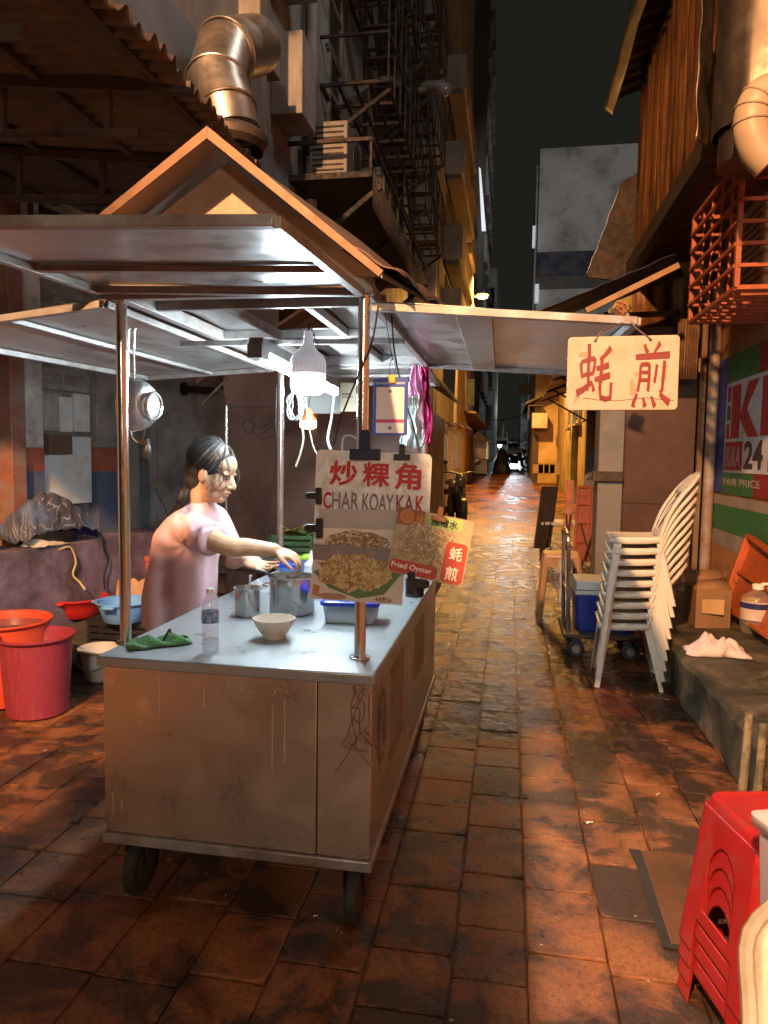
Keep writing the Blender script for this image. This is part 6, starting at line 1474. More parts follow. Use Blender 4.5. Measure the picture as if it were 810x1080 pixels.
a = P(625, 497, Y=YK-.1); c = P(657, 508, Y=YK-.1); MB().bb(a.x, c.x, YK-.12, YK-.062, c.z, a.z).build('rusty_bracket', IRON, pw, bev=.005)
tin = thing('hanging_tin_sheet', P(722, 365, Y=6.9), 'strip of brown corrugated tin hanging beside the character sign', 'tin sheet')
a = P(713, 400, Y=7.0); c = P(737, 336, Y=7.0)
MB().grid(lambda u, v: V((a.x+(c.x-a.x)*u, 7.0+.018*math.sin(u*48), a.z+(c.z-a.z)*v)), 60, 4).build('tin_panel', M('brown_tin', (.28,.16,.085), .6, .2, .3, 8, (.10,.05,.03), .5), tin, solid=.004)
# mossy step
sp_ = thing('concrete_step', (1.5, 5, 0), 'mossy stained concrete step along the foot of the shop wall', 'step')
STEPM, nt, bs = nodes('mossy_step')
vec = coords(nt, 'Object'); n1 = noise_tex(nt, vec, 3.2, 12, .72, .4); n2 = noise_tex(nt, vec, 9, 10, .75, .3); n3 = noise_tex(nt, coords(nt, 'Object', (5, 5, .8)), 2.4, 8, .7)
c = ramp(nt, n1, [(.36, (.016,.018,.010)), (.47, (.050,.048,.026)), (.55, (.12,.095,.060)), (.68, (.19,.155,.105))])
c = mix(nt, .85, c, ramp(nt, n2, [(.34, .25), (.52, 1.0), (.72, 1.35)]), 'MULTIPLY')
c = mix(nt, ramp(nt, n3, [(.60, 0.0), (.68, .7)]), c, (.22,.19,.12))
nt.links.new(c, bs.inputs['Base Color']); nt.links.new(ramp(nt, n2, [(.35, .30), (.65, .75)]), bs.inputs['Roughness'])
bump(nt, bs, mth(nt, 'ADD', mth(nt, 'MULTIPLY', n1, 1.4), mth(nt, 'ADD', n2, mth(nt, 'MULTIPLY', noise_tex(nt, vec, 70, 6, .7), .35))), 1.0, .03)
b = MB()
def stepf(u, v):
    y = 3.18+4.1*v; jag = .03*noise.noise((y*3,0,1)); prof = [(1.10+jag,0),(1.105+jag,.14),(1.09+jag,.265),(1.115+jag,.295),(1.14+jag,.30),(1.5,.302),(1.94,.304)]
    i = min(int(u*6), 5); t = u*6-i; p0, p1 = prof[i], prof[i+1]
    return V((p0[0]+(p1[0]-p0[0])*t, y, p0[1]+(p1[1]-p0[1])*t+.008*noise.noise((p0[0]*5,y*5,2))))
b.grid(stepf, 18, 60); pr = [(1.10,0),(1.09,.265),(1.14,.30),(1.94,.304),(1.94,0)]
b.prism([V((x, 3.19, z)) for x, z in pr], (0,.005,0)); b.build('step_body', STEPM, sp_)
for i, (px, dx) in enumerate(((786, 0), (801, 0))):
    pt = P(px+4, 752+i*12, Y=3.14-.02*i); pb = P(px-4, 832+i*10, Y=3.14-.02*i)
    MB().tube([pt, pt.lerp(pb,.5)+V((.004,0,0)), V((pb.x, pb.y, .02))], [.016,.017,.019], 10).build('drain_pipe', M('limed_pipe', (.30,.25,.15), .75, dirt=(.07,.065,.04), damt=.8, dsc=14, bmp=.6), sp_)
# upper overhang of rusty cladding
XC = 1.30
cl = thing('clad_upper_storey', (2, 6.5, 3.6), 'rusty sheet metal clad upper storey overhanging the right side of the lane', 'building')
CLAD = M('rust_cladding', (.36,.16,.05), .5, .35, .35, 2.2, (.07,.03,.015), .85, 3.4, .2, 40, stretch=(1,2.4,.35))
zc0 = 3.66; ztop = 5.75
n = 7; y0, y1 = 4.5, 8.35
for i in range(n):
    ya = y0+(y1-y0)*i/n; yb2 = y0+(y1-y0)*(i+1)/n; off = .02*(i % 2)
    MB().grid(lambda u, v: V((XC-off+.012*math.sin(u*math.pi*6)+.012*noise.noise((u*2,v*2,i)), ya-.02+(yb2-ya+.04)*u, zc0-.1*(i % 3)*.4+(ztop-zc0)*v)), 24, 6).build('cladding_sheet', CLAD, cl, solid=.004, smooth=60)
MB().bb(XC+.05, XC+3, y0, y1, zc0, 9).build('wall', CLAD, cl)
MB().grid(lambda u, v: V((XC-.01+.9*u, y1+.012*math.sin(u*30), zc0-1.0+(ztop-zc0+1)*v)), 30, 4).build('cladding_sheet', CLAD, cl, solid=.004)
MB().bar((XC-.04, y0-.1, zc0-.06), (XC-.04, y1, zc0-.06), .10, .16).build('beam', IRON, cl, bev=.006)
rf = MB(); rf.grid(lambda u, v: V((XC-.32+1.8*u, 4.0+4.9*v+.03*noise.noise((u*6,v*30,2)), ztop-.12+.55*u+.02*math.sin(v*130)+.06*noise.noise((u*2,v*7,3)))), 8, 240); rf.build('roof_sheet', M('dark_rust_roof', (.075,.05,.035), .7, .3), cl, solid=.006)
b = MB(); b.grid(lambda u, v: V((XC-.33+.10*math.sin(u*math.pi)+.02*noise.noise((v*9,u*3,1)), 4.0+4.9*v, ztop-.16-.08*math.sin(u*math.pi)+.03*noise.noise((v*8,0,1)))), 8, 60); b.build('gutter', STF, cl, solid=.004)
b = MB(); b.grid(lambda u, v: P(654-36*v-6*u, 196+95*v, Y=8.5)+V((.12*u+.02*noise.noise((v*8,u,2)), .1*u, 0)), 4, 20); b.build('flashing', STF, cl, solid=.004)
q_ = [P(655, 192, Y=8.55), P(619, 292, Y=8.55), P(690, 300, Y=8.55), P(676, 180, Y=8.55)]
MB().prism(q_, (0,.05,0)).build('gable_end', M('dark_gable', (.035,.028,.022), .85, dirt=(.10,.05,.025), damt=.5), cl)
# round flue and bends
fl = thing('flue_duct', (1.42, 4.05, 3.3), 'dented round steel flue standing against the clad upper storey at the right', 'duct')
fx0 = P(757, 60, Y=4.05).x; FR_ = .235; fcx = fx0+FR_
zb = P(780, 141, Y=4.05).z
MB().grid(lambda u, v: V((fcx+(FR_+.010*noise.noise((math.cos(u*6.283)*3,math.sin(u*6.283)*3,v*9)))*math.cos(u*6.283), 4.05+(FR_+.010*noise.noise((math.cos(u*6.283)*3,math.sin(u*6.283)*3,v*9)))*math.sin(u*6.283), zb+2.6*v)), 56, 60).build('flue_pipe', steel('flue_steel', (.17,.14,.11), .42, 'Z', .5, (.08,.045,.025), .7, .15), fl, smooth=80)
MB().cyl((fcx-.02, 4.05, zb-.16), (fcx-.02, 4.05, zb+.02), FR_*.8, n=32).build('collar', steel('flue_steel'), fl)
p = P(742, 70, Y=4.62); MB().grid(lambda u, v: V((p.x-.03+.10*u+.025*noise.noise((v*5,u*2,3)), 4.62+.10*u+.02*noise.noise((v*4,u,8)), p.z-.42+1.0*v)), 8, 30).build('dented_strip', steel('flue_steel'), fl, solid=.004)
wpz = thing('vent_bend', P(805, 130, Y=3.75), 'pale ribbed pipe bend in front of the steel flue', 'pipe')
pp_ = [P(828, 96, Y=3.75), P(808, 98, Y=3.75), P(796, 112, Y=3.75), P(793, 135, Y=3.75), P(800, 158, Y=3.75), P(812, 172, Y=3.75)]
MB().tube(smoothpath(pp_, 5), .082, 20).build('pipe_body', M('pale_pvc', (.45,.34,.24), .5, dirt=(.2,.13,.08), damt=.4), wpz)
b = MB(); spth = smoothpath(pp_, 5)
for i in (8, 11, 14): 
    t = (spth[i+1]-spth[i-1]).normalized(); bx, by2, _ = basis(t); b.tube([spth[i]+bx*(.084*math.cos(a_))+by2*(.084*math.sin(a_)) for a_ in [2*math.pi*k/24 for k in range(25)]], .006, 6, cap=False)
b.build('ribs', M('pale_pvc', (.4,.3,.2)), wpz)
# red iron window cage
cg = thing('window_grille', (1.6, 4.8, 2.5), 'rust red projecting iron window cage high on the orange wall', 'window grille')
CAGE = M('red_oxide_iron', (.36,.095,.035), .55, .2, .3, 10, (.14,.05,.02), .5)
gx = 1.22; gy0, gy1 = 4.32, 5.35; gz0 = P(752, 304, Y=gy0).z; gz1 = P(752, 166, Y=gy0).z; gxr = XK
b = MB()
for (x, y) in ((gx,gy0),(gx,gy1)): b.bar((x,y,gz0),(x,y,gz1), .03)
for z in (gz0, gz1): b.bar((gx,gy0,z),(gx,gy1,z), .026); b.bar((gx,gy0,z),(gxr,gy0,z), .026); b.bar((gx,gy1,z),(gxr,gy1,z), .026)
b.bar((gx+.33,gy0,gz0),(gx+.33,gy0,gz1), .024)
b.build('frame', CAGE, cg, bev=.002); b = MB(); nb = 6
for k in range(1, nb):
    z = gz0+(gz1-gz0)*k/nb; b.bar((gx,gy0-.012,z),(gxr,gy0-.012,z), .02, .02); b.bar((gx-.012,gy0,z),(gx-.012,gy1,z), .02, .02); b.bar((gx,gy1,z),(gxr,gy1,z), .018)
for k in range(1, 5): y = gy0+(gy1-gy0)*k/5; b.bar((gx+.012,y,gz0),(gx+.012,y,gz1), .013)
b.build('bars', CAGE, cg); b = MB()
for k in range(9): y = gy0+(gy1-gy0)*(k+.5)/9; b.bb(gx, gxr, y-.03, y+.03, gz0-.012, gz0+.004)
b.build('floor_slats', CAGE, cg)
p = V((1.62, 4.75, gz0+.02)); o = MB().box(p+V((0,0,.28)), (.45,.6,.55)).build('appliance', M('beige_unit', (.38,.24,.13), .6, dirt=(.15,.09,.05), damt=.5), None, bev=.015, tags=('beige boxy cooling unit inside the red window cage', 'air conditioner'))
b = MB()
for k in range(10): b.box(p+V((-.228,0,.08+.045*k)), (.01,.5,.012)); b.box(p+V((0,-.303,.08+.045*k)), (.36,.01,.012))
b.build('grille', IRON, o)
# black awning with a timber pole
ba = thing('tarp_awning', P(640, 310, Y=6.4), 'black tarpaulin awning propped over the lane behind the character sign', 'awning')
BT = M('black_tarp', (.022,.022,.024), .55, bmp=.3, bsc=20)
q = [P(553, 334, Y=6.0), P(713, 268, Y=6.0), P(722, 292, Y=7.6), P(580, 338, Y=7.6)]
MB().grid(lambda u, v: q[0].lerp(q[1], u).lerp(q[3].lerp(q[2], u), v)+V((0,0,-.05*math.sin(math.pi*u)*math.sin(math.pi*v)+.02*noise.noise((u*6,v*6,1)))), 24, 12).build('tarp', BT, ba, solid=.006)
MB().bar(P(618, 328, Y=5.95), P(716, 280, Y=5.95), .045).build('pole', M('pole_timber', (.36,.21,.11), .7), ba, bev=.003)
b = MB(); b.bar(P(560, 338, Y=7.4), P(716, 330, Y=7.4), .05); b.bar(P(640, 330, Y=6.5), P(600, 410, Y=7.3), .03); b.build('frame', IRON, ba)
bl = thing('small_spotlight', P(655, 330, Y=5.6), 'little black lamp with tangled wires perched above the character sign', 'lamp')
p = P(655, 330, Y=5.6); MB().box(p, (.10,.08,.12), Matrix.Rotation(.4, 3, 'Y')).build('lamp_body', BLK, bl, bev=.006); b = MB()
for k in range(6): b.tube(smoothpath([p+V((random.uniform(-.06,.06),-.05,random.uniform(-.05,.08))) for _ in range(5)], 4), .004, 5)
b.build('wires', M('copper_wire', (.35,.16,.06), .4, .5), bl); MB().bar(p+V((0,0,-.04)), P(665, 350, Y=5.7), .02).build('bracket', IRON, bl)

# ---- hanging character sign
yS = 2.13
a = P(597, 433, Y=yS); c = P(714, 432.5, Y=yS); tl = P(598, 356, Y=yS)
Ws = (c-a).length; Hs = (tl-a).length; F5, x5, y5, z5 = frame_map(a, c-a, V((0,0,1))); y5 = V((-x5.z,0,x5.x)); F5 = lambda u, v, h=0: a+x5*u+y5*v+V((0,-1,0))*h
hs_ = thing('hanging_sign', F5(Ws/2, 0), 'weathered cream sign with two hand painted red characters hung from the cart flap', 'sign')
MB().prism([F5(u, v) for u, v in rrect(Ws, Hs, .012)], (0,-.006,0)).build('sign_panel', M('cream_enamel', (.47,.375,.315), .55, var=.12, sc=9, dirt=(.36,.26,.18), damt=.4, dsc=14), hs_, bev=.002)
BRUSH = M('brush_red', (.17,.012,.010), .5, var=.25, sc=14); FADE = M('faded_red', (.42,.25,.19), .6)
def brush(cx, cy, sx, s, strokes, mat, h, nm):
    b = MB()
    for st_ in strokes:
        pts, w0, w1 = st_; n = len(pts); L = []; Rr = []
        for i, (x, y) in enumerate(pts):
            x2, y2 = pts[min(i+1, n-1)]; x1_, y1_ = pts[max(i-1, 0)]; dx, dy = x2-x1_, y2-y1_; d = math.hypot(dx, dy) or 1
            w_ = (w0+(w1-w0)*i/(n-1))*1.45; nx_, ny_ = -dy/d*w_, dx/d*w_
            L.append((x+nx_, y+ny_)); Rr.append((x-nx_, y-ny_))
        poly = L+Rr[::-1]
        b.prism([F5(cx+x*sx, cy+y*s, h) for x, y in poly], (0,-.0006,0)); h += .00025
    b.build(nm, mat, hs_)
hao = [([(.30,1.0),(.31,.80),(.295,.62),(.30,.35),(.27,.20)], .035, .028), ([(.08,.68),(.09,.55),(.13,.42)], .035, .022), ([(.08,.69),(.28,.73),(.48,.75)], .024, .03), ([(.48,.75),(.47,.62),(.42,.48)], .03, .025), ([(.12,.46),(.28,.49),(.44,.50)], .022, .022),
       ([(-.04,.16),(.14,.22),(.34,.32),(.40,.36)], .045, .02), ([(.38,.36),(.44,.26),(.46,.20)], .02, .035),
       ([(.92,.93),(.78,.82),(.62,.73)], .035, .018), ([(.52,.58),(.68,.60),(.88,.64)], .024, .035), ([(.48,.40),(.66,.42),(.92,.47)], .024, .036), ([(.68,.76),(.66,.50),(.63,.24),(.66,.10),(.80,.06),(.94,.09),(.95,.24),(.955,.34)], .03, .028)]
brush(Ws*.10, Hs*.105, Ws*.315, Hs*.80, hao, BRUSH, .0062, 'character')
jian = [([(.28,.98),(.33,.90),(.38,.84)], .022, .034), ([(.70,1.0),(.62,.92),(.54,.84)], .034, .016), ([(.06,.78),(.40,.79),(.96,.81)], .030, .040), ([(.20,.66),(.19,.45),(.14,.24)], .024, .026), ([(.20,.66),(.34,.67),(.44,.66)], .022, .024), ([(.43,.66),(.43,.45),(.41,.24)], .026, .026), ([(.22,.54),(.40,.54)], .018, .018), ([(.21,.42),(.40,.42)], .018, .018),
        ([(.62,.66),(.60,.50),(.57,.38)], .022, .022), ([(.82,.72),(.80,.48),(.78,.26),(.72,.22)], .028, .022), ([(.12,.20),(.04,.08),(.02,.00)], .02, .034), ([(.28,.14),(.32,.06),(.34,.0)], .018, .034), ([(.50,.16),(.56,.06),(.60,.0)], .018, .036), ([(.72,.20),(.86,.12),(.98,.06)], .02, .04)]
brush(Ws*.595, Hs*.05, Ws*.335, Hs*.85, jian, BRUSH, .0062, 'character')
def ghost(cx, cy, s, pts): MB().prism([F5(cx+x*s, cy+y*s, .0060) for x, y in pts], (0,-.0002,0)).build('faded_stroke', FADE, hs_)
for cx, cy, pts in ((Ws*.07, Hs*.16, [(0,-.08),(.08,.0),(.10,.20),(.03,.16)]), (Ws*.10, Hs*.72, [(0,0),(.22,.0),(.24,.10),(.02,.09)]), (Ws*.33, Hs*.74, [(0,0),(.16,.04),(.15,.12),(.02,.10)]), (Ws*.57, Hs*.20, [(.0,0),(.14,.02),(.10,.12),(.06,.28),(.0,.26)]), (Ws*.84, Hs*.40, [(0,0),(.08,-.05),(.12,.25),(.05,.28)]), (Ws*.60, Hs*.45, [(0,0),(.14,.02),(.13,.09),(0,.08)]), (Ws*.28, Hs*.36, [(0,0),(.10,.02),(.12,.2),(.02,.18)])):
    ghost(cx, cy, Hs*.8, pts)
b = MB(); b.tube([F5(Ws*u, Hs*(.145+.018*math.sin(u*11)+.012*noise.noise((u*9,1,1))), .0064) for u in [.15+.02*i for i in range(42)]], .0009, 4); b.build('crack', M('crack_dark', (.10,.07,.05), .8), hs_)
b = MB()
for u in (.25, .74): b.prism([F5(x, y, .0063) for x, y in disc(Ws*u, Hs*.94, .0045, .0045, 10)], (0,-.0003,0))
b.build('hole', BLK, hs_)
ck_ = MB(); top = P(655, 338, Y=2.5)
ck_.tube([F5(Ws*.25, Hs*.95, .008), F5(Ws*.30, Hs*1.06, .0), V((.315, 2.19, 1.90))], .0028, 6); ck_.tube([F5(Ws*.74, Hs*.95, .008), F5(Ws*.62, Hs*1.10, .0), V((.335, 2.20, 1.91))], .0028, 6)
ck_.build('hanging_wire', STP, hs_)
# ================================================================ loose objects at the right
# ---- stacked white plastic chairs
CHM = M('white_chair_plastic', (.56,.51,.42), .42, var=.10, sc=5, dirt=(.42,.36,.27), damt=.35, dsc=7)
def make_chair():
    t = thing('plastic_chair', (0,0,0), 'white chair', 'chair', 'stacked white plastic chairs')
    # faces -X ; seat 0.42 wide (Y) x 0.40 deep (X), height .43
    def seat(u, v):
        x = -.20+.33*u; w_ = .205-.015*u; y = (v-.5)*2*w_; e = abs(v-.5)*2
        z = .425-.018*(1-e*e)*math.sin(math.pi*min(1,u*1.05))-.030*max(0, (.06-u)/.06)**2-.028*max(0,(e-.86)/.14)**2+.012*u
        return V((x, y, z))
    MB().grid(seat, 18, 18).build('seat', CHM, t, solid=.006)
    b = MB()
    for s in (-1, 1): b.tube(smoothpath([(-.205, s*.15, .412), (-.205, s*.205, .406), (-.12, s*.212, .402), (.02, s*.205, .408), (.12, s*.192, .42)], 4), .012, 8, flat=1.4)
    b.tube([(-.208,-.17,.408), (-.208,.17,.408)], .012, 8); b.build('seat_apron', CHM, t)
    def back(u, v):     # v up, u across
        lean_ = .095+.06*v+.19*v*v; w_ = .200*(1-.10*v*v)
        if v > .80: w_ *= math.sqrt(max(0.0, 1-((v-.80)/.205)**2))*.75+.25*(1-(v-.8)/.2)
        y = (u-.5)*2*w_; return V((lean_-.035*(1-(2*u-1)**2)*.6+.02*(2*u-1)**4*0, y, .43+.43*v))
    # backrest with three tall slots: only outer frame, top band and two splats
    b = MB(); nu, nv = 20, 22
    vs = [back(i/nu, j/nv) for j in range(nv+1) for i in range(nu+1)]; fs = []
    for j in range(nv):
        for i in range(nu):
            v = (j+.5)/nv; u = (i+.5)/nu
            hole = .14 < v < .70 and (.15 < u < .36 or .42 < u < .58 or .64 < u < .85)
            if not hole: fs.append((j*(nu+1)+i, j*(nu+1)+i+1, (j+1)*(nu+1)+i+1, (j+1)*(nu+1)+i))
    b.add(vs, fs); b.build('backrest', CHM, t, solid=.007)
    for s in (-1, 1):
        b = MB(); b.tube(smoothpath([(.09, s*.195, .425), back(0 if s < 0 else 1, .1), back(0 if s < 0 else 1, .35), back(0 if s < 0 else 1, .6), back(0 if s < 0 else 1, .8), back(0.02 if s < 0 else .98, .93)], 4), .0125, 8); b.build('back_frame', CHM, t)
    for sx, sy in ((-1,-1),(-1,1),(1,-1),(1,1)):
        top = V((-.195 if sx < 0 else .105, sy*(.205 if sx < 0 else .19), .415)); bot = V((-.235 if sx < 0 else .20, sy*(.235 if sx < 0 else .225), 0))
        b = MB(); o = V((0,-sy,0)); inw = V((1 if sx < 0 else -1, 0, 0))
        # L-section leg
        for d_, e_ in ((inw, o), ):
            wt, wb = (.055, .034) if sx < 0 else (.040, .026)
            b.add([top, top+d_*wt, bot+d_*wb, bot, top+e_*.006, top+d_*wt+e_*.006, bot+d_*wb+e_*.006, bot+e_*.006], [(0,1,2,3),(7,6,5,4),(0,4,5,1),(1,5,6,2),(2,6,7,3),(3,7,4,0)])
            b.add([top, top+e_*wt*.9, bot+e_*wb, bot, top+d_*.006, top+e_*wt*.9+d_*.006, bot+e_*wb+d_*.006, bot+d_*.006], [(0,1,2,3),(7,6,5,4),(0,4,5,1),(1,5,6,2),(2,6,7,3),(3,7,4,0)])
        b.build('leg', CHM, t)
    return t
ch0 = make_chair()
ORD = ['bottom', 'second from the bottom', 'third from the bottom', 'fourth from the bottom', 'middle, fifth from the bottom', 'fourth from the top', 'third from the top', 'second from the top', 'topmost']
for i in range(9):
    c = ch0 if i == 0 else copy_tree(ch0)
    c.location = (.845+.006*i, 5.00-.004*i, .072*i); c.rotation_euler.z = R(-4)+random.uniform(-.012, .012)
    c['label'] = 'white plastic chair, %s in the stack beside the step' % ORD[i]
# ---- red stools stacked in the foreground
RST = M('stool_red', (.32,.016,.018), .40, var=.16, sc=7, dirt=(.22,.05,.04), damt=.45, dsc=16, bmp=.06, bsc=90, spec=.35)
def make_stool():
    t = thing('plastic_stool', (0,0,0), 'red stool', 'stool', 'stacked red plastic stools')
    h = .44; a0, a1 = .170, .128        # half widths at floor and top
    top = [V((x-a1, y-a1, 0)) for x, y in rrect(2*a1, 2*a1, .035, 5)]; n = len(top)
    def ring(sc_, z): return [V((p.x*sc_, p.y*sc_, z)) for p in top]
    b = MB(); vs = ring(1.03, h-.035)+ring(1.02, h-.012)+ring(.985, h-.002)+ring(.90, h)+ring(.86, h-.004)
    b.add(vs, [(r*n+i, r*n+(i+1)%n, (r+1)*n+(i+1)%n, (r+1)*n+i) for r in range(4) for i in range(n)]+[tuple(range(4*n, 5*n))]); b.build('seat', RST, t)
    # four sides with arched window and open foot: cells of a grid minus holes
    for k in range(4):
        rot = Matrix.Rotation(k*math.pi/2, 3, 'Z'); b = MB(); nu, nv = 60, 72; vs = []; fs = []
        def inside(u, v):
            au = abs(u-.5)
            if v < .26: return au < .30 and not (v > .235)           # open foot
            if .34 < v: 
                lim = .235
                if v < .62: return au < lim
                return v < .82 and (au/lim)**2+((v-.62)/.20)**2 < 1
            return False
        for j in range(nv+1):
            v = j/nv; a_ = a0+(a1*1.03-a0)*v
            for i in range(nu+1):
                u = i/nu; vs.append(rot@V(((u-.5)*2*a_*.93, -a_, (h-.03)*v)))
        for j in range(nv):
            for i in range(nu):
                if not inside((i+.5)/nu, (j+.5)/nv): fs.append((j*(nu+1)+i, j*(nu+1)+i+1, (j+1)*(nu+1)+i+1, (j+1)*(nu+1)+i))
        b.add(vs, fs); b.build('side_panel', RST, t, solid=.004)
    for k in range(4):
        rot = Matrix.Rotation(k*math.pi/2, 3, 'Z'); b = MB(); vs = []; m_ = 6
        for j in range(13):
            v = j/12; a_ = a0+(a1*1.03-a0)*v
            for i in range(m_+1):
                ang = math.pi/2*i/m_; r_ = a_*.07+.004; c_ = a_-r_
                vs.append(rot@V((c_+r_*math.sin(ang), -c_-r_*math.cos(ang), (h-.03)*v)))
        b.add(vs, [(j*(m_+1)+i, j*(m_+1)+i+1, (j+1)*(m_+1)+i+1, (j+1)*(m_+1)+i) for j in range(12) for i in range(m_)]); b.build('leg', RST, t, solid=.004)
    return t
s0 = make_stool()
SL = ['lowest', 'second from the bottom', 'second from the top', 'topmost']
for i in range(4):
    c = s0 if i == 0 else copy_tree(s0); c.location = (.715, 1.925, .052*i); c.rotation_euler.z = R(12)+.004*i
    c['label'] = 'red plastic stool, %s of the stack in the right foreground' % SL[i]
c = copy_tree(s0); c.location = (.75, 1.572, 0); c.rotation_euler.z = R(2); c['label'] = 'single red plastic stool under the lidded plastic tub at the right edge'
# lidded translucent tub on the single stool
p = V((.705, 1.60, .443)); tb = thing('plastic_tub', p, 'lilac translucent plastic tub with clear lid at the right edge', 'tub')
def ringp(w_, d_, z, r=.02): return [p+Matrix.Rotation(R(18), 3, 'Z')@V((x-w_/2, y-d_/2, z)) for x, y in rrect(w_, d_, r, 4)]
b = MB(); vs = ringp(.17,.17,.002)+ringp(.20,.20,.055)+ringp(.215,.215,.255)+ringp(.208,.208,.255)+ringp(.193,.193,.06)+ringp(.16,.16,.008); k = 20; k = len(ringp(.1,.1,0))
b.add(vs, [(r*k+i, r*k+(i+1)%k, (r+1)*k+(i+1)%k, (r+1)*k+i) for r in range(5) for i in range(k)]+[tuple(range(k-1,-1,-1)), tuple(range(5*k, 6*k))]); b.build('tub_body', clear('lilac_plastic', (.62,.54,.60), .2, alpha=.55), tb)
b = MB(); vs = ringp(.235,.235,.245)+ringp(.238,.238,.268)+ringp(.19,.19,.278)+ringp(.17,.17,.272)
b.add(vs, [(r*k+i, r*k+(i+1)%k, (r+1)*k+(i+1)%k, (r+1)*k+i) for r in range(3) for i in range(k)]+[tuple(range(3*k, 4*k))]); b.build('lid', clear('lid_clear', (.85,.85,.86), .12, alpha=.35), tb, solid=.002)
# near white chair at the corner
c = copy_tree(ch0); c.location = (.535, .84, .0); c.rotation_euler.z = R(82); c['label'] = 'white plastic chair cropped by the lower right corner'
del c['group']
CHM_SHADE = M('shaded_chair_plastic', (.33,.31,.28), .45, var=.12, sc=5, dirt=(.22,.19,.15), damt=.45, dsc=8)  # darker copy of the white chair plastic, shade put into the colour
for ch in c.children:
    ch.data = ch.data.copy(); ch.data.materials[0] = CHM_SHADE
# ---- trolley with cooler box
tr = thing('hand_trolley', (.72, 5.75, 0), 'flatbed hand trolley with upright handle carrying a blue cooler box', 'trolley')
MB().bb(.44, 1.02, 5.45, 6.05, .155, .185).build('deck', IRON, tr, bev=.006)
b = MB()
for y in (5.5, 6.0): b.tube([(.48, y, .17), (.46, y, .88)], .016, 10)
b.tube(smoothpath([(.46,5.5,.86),(.455,5.53,.93),(.455,5.75,.95),(.455,5.97,.93),(.46,6.0,.86)], 5), .016, 10); b.tube([(.47,5.5,.5),(.47,6.0,.5)], .012, 8); b.build('handle', STP, tr)
for x in (.54, .94):
    for y in (5.5, 6.0):
        w_ = MB().lathe((x, y-.022, .065), [(.02,0),(.058,.002),(.065,.012),(.065,.032),(.058,.042),(.02,.044)], 24, axis=(0,1,0)).build('wheel', RUB, tr); MB().cyl((x, y-.026, .065), (x, y+.028, .065), .032, n=14).build('rim', STP, w_); MB().bb(x-.03, x+.03, y-.03, y+.03, .132, .154).build('caster_plate', IRON, tr)
clb = thing('cooler_box', (.76, 5.74, .186), 'blue cooler box with white lid on the hand trolley', 'cooler box')
def taper(mb, cx, cy, z0, z1, w0, d0, w1, d1, r=.03):
    R0 = [V((cx+x-w0/2, cy+y-d0/2, z0)) for x, y in rrect(w0, d0, r)]; R1 = [V((cx+x-w1/2, cy+y-d1/2, z1)) for x, y in rrect(w1, d1, r)]; k = len(R0)
    return mb.add(R0+R1, [tuple(range(k-1,-1,-1)), tuple(range(k, 2*k))]+[(i,(i+1)%k,k+(i+1)%k,k+i) for i in range(k)])
taper(MB(), .76, 5.74, .187, .47, .42, .36, .46, .40).build('cooler_body', M('cooler_blue', (.012,.035,.24), .4, dirt=(.05,.05,.09), damt=.3), clb, bev=.006)
CWH = M('cooler_white', (.50,.50,.47), .5, dirt=(.25,.22,.18), damt=.5)
taper(MB(), .76, 5.74, .472, .505, .475, .415, .475, .415).build('rim', CWH, clb, bev=.006)
taper(MB(), .76, 5.74, .507, .575, .48, .42, .45, .39).build('lid', CWH, clb, bev=.012)
# brown stool behind the trolley
bs_ = thing('plastic_stool', (.50, 6.75, 0), 'brown plastic stool standing behind the hand trolley', 'stool')
BRN = M('brown_plastic', (.30,.17,.085), .45, var=.1)
taper(MB(), .50, 6.75, .60, .64, .34, .30, .32, .28).build('seat', BRN, bs_, bev=.008)
for sx in (-1, 1):
    for sy in (-1, 1):
        a_ = V((.50+sx*.14, 6.75+sy*.12, .605)); MB().tube([a_, V((.50+sx*.19, 6.75+sy*.16, .0))], [.032,.024], 8).build('leg', BRN, bs_)
b = MB(); b.bb(.345,.655,6.60,6.615,.52,.60); b.bb(.345,.36,6.62,6.88,.52,.60); b.build('apron', BRN, bs_)
wb_ = MB().grid(lambda u, v: V((.50-.02+.10*u, 6.55, .60-.42*v))+V((.03*noise.noise((u*6,v*5,2)), .05*noise.noise((u*4,v*4,4)), 0)), 12, 24).build('plastic_sheet', clear('thin_bag'), solid=.002, smooth=30); tag(wb_, 'crumpled clear plastic sheeting hung over the trolley handle', 'plastic sheet')
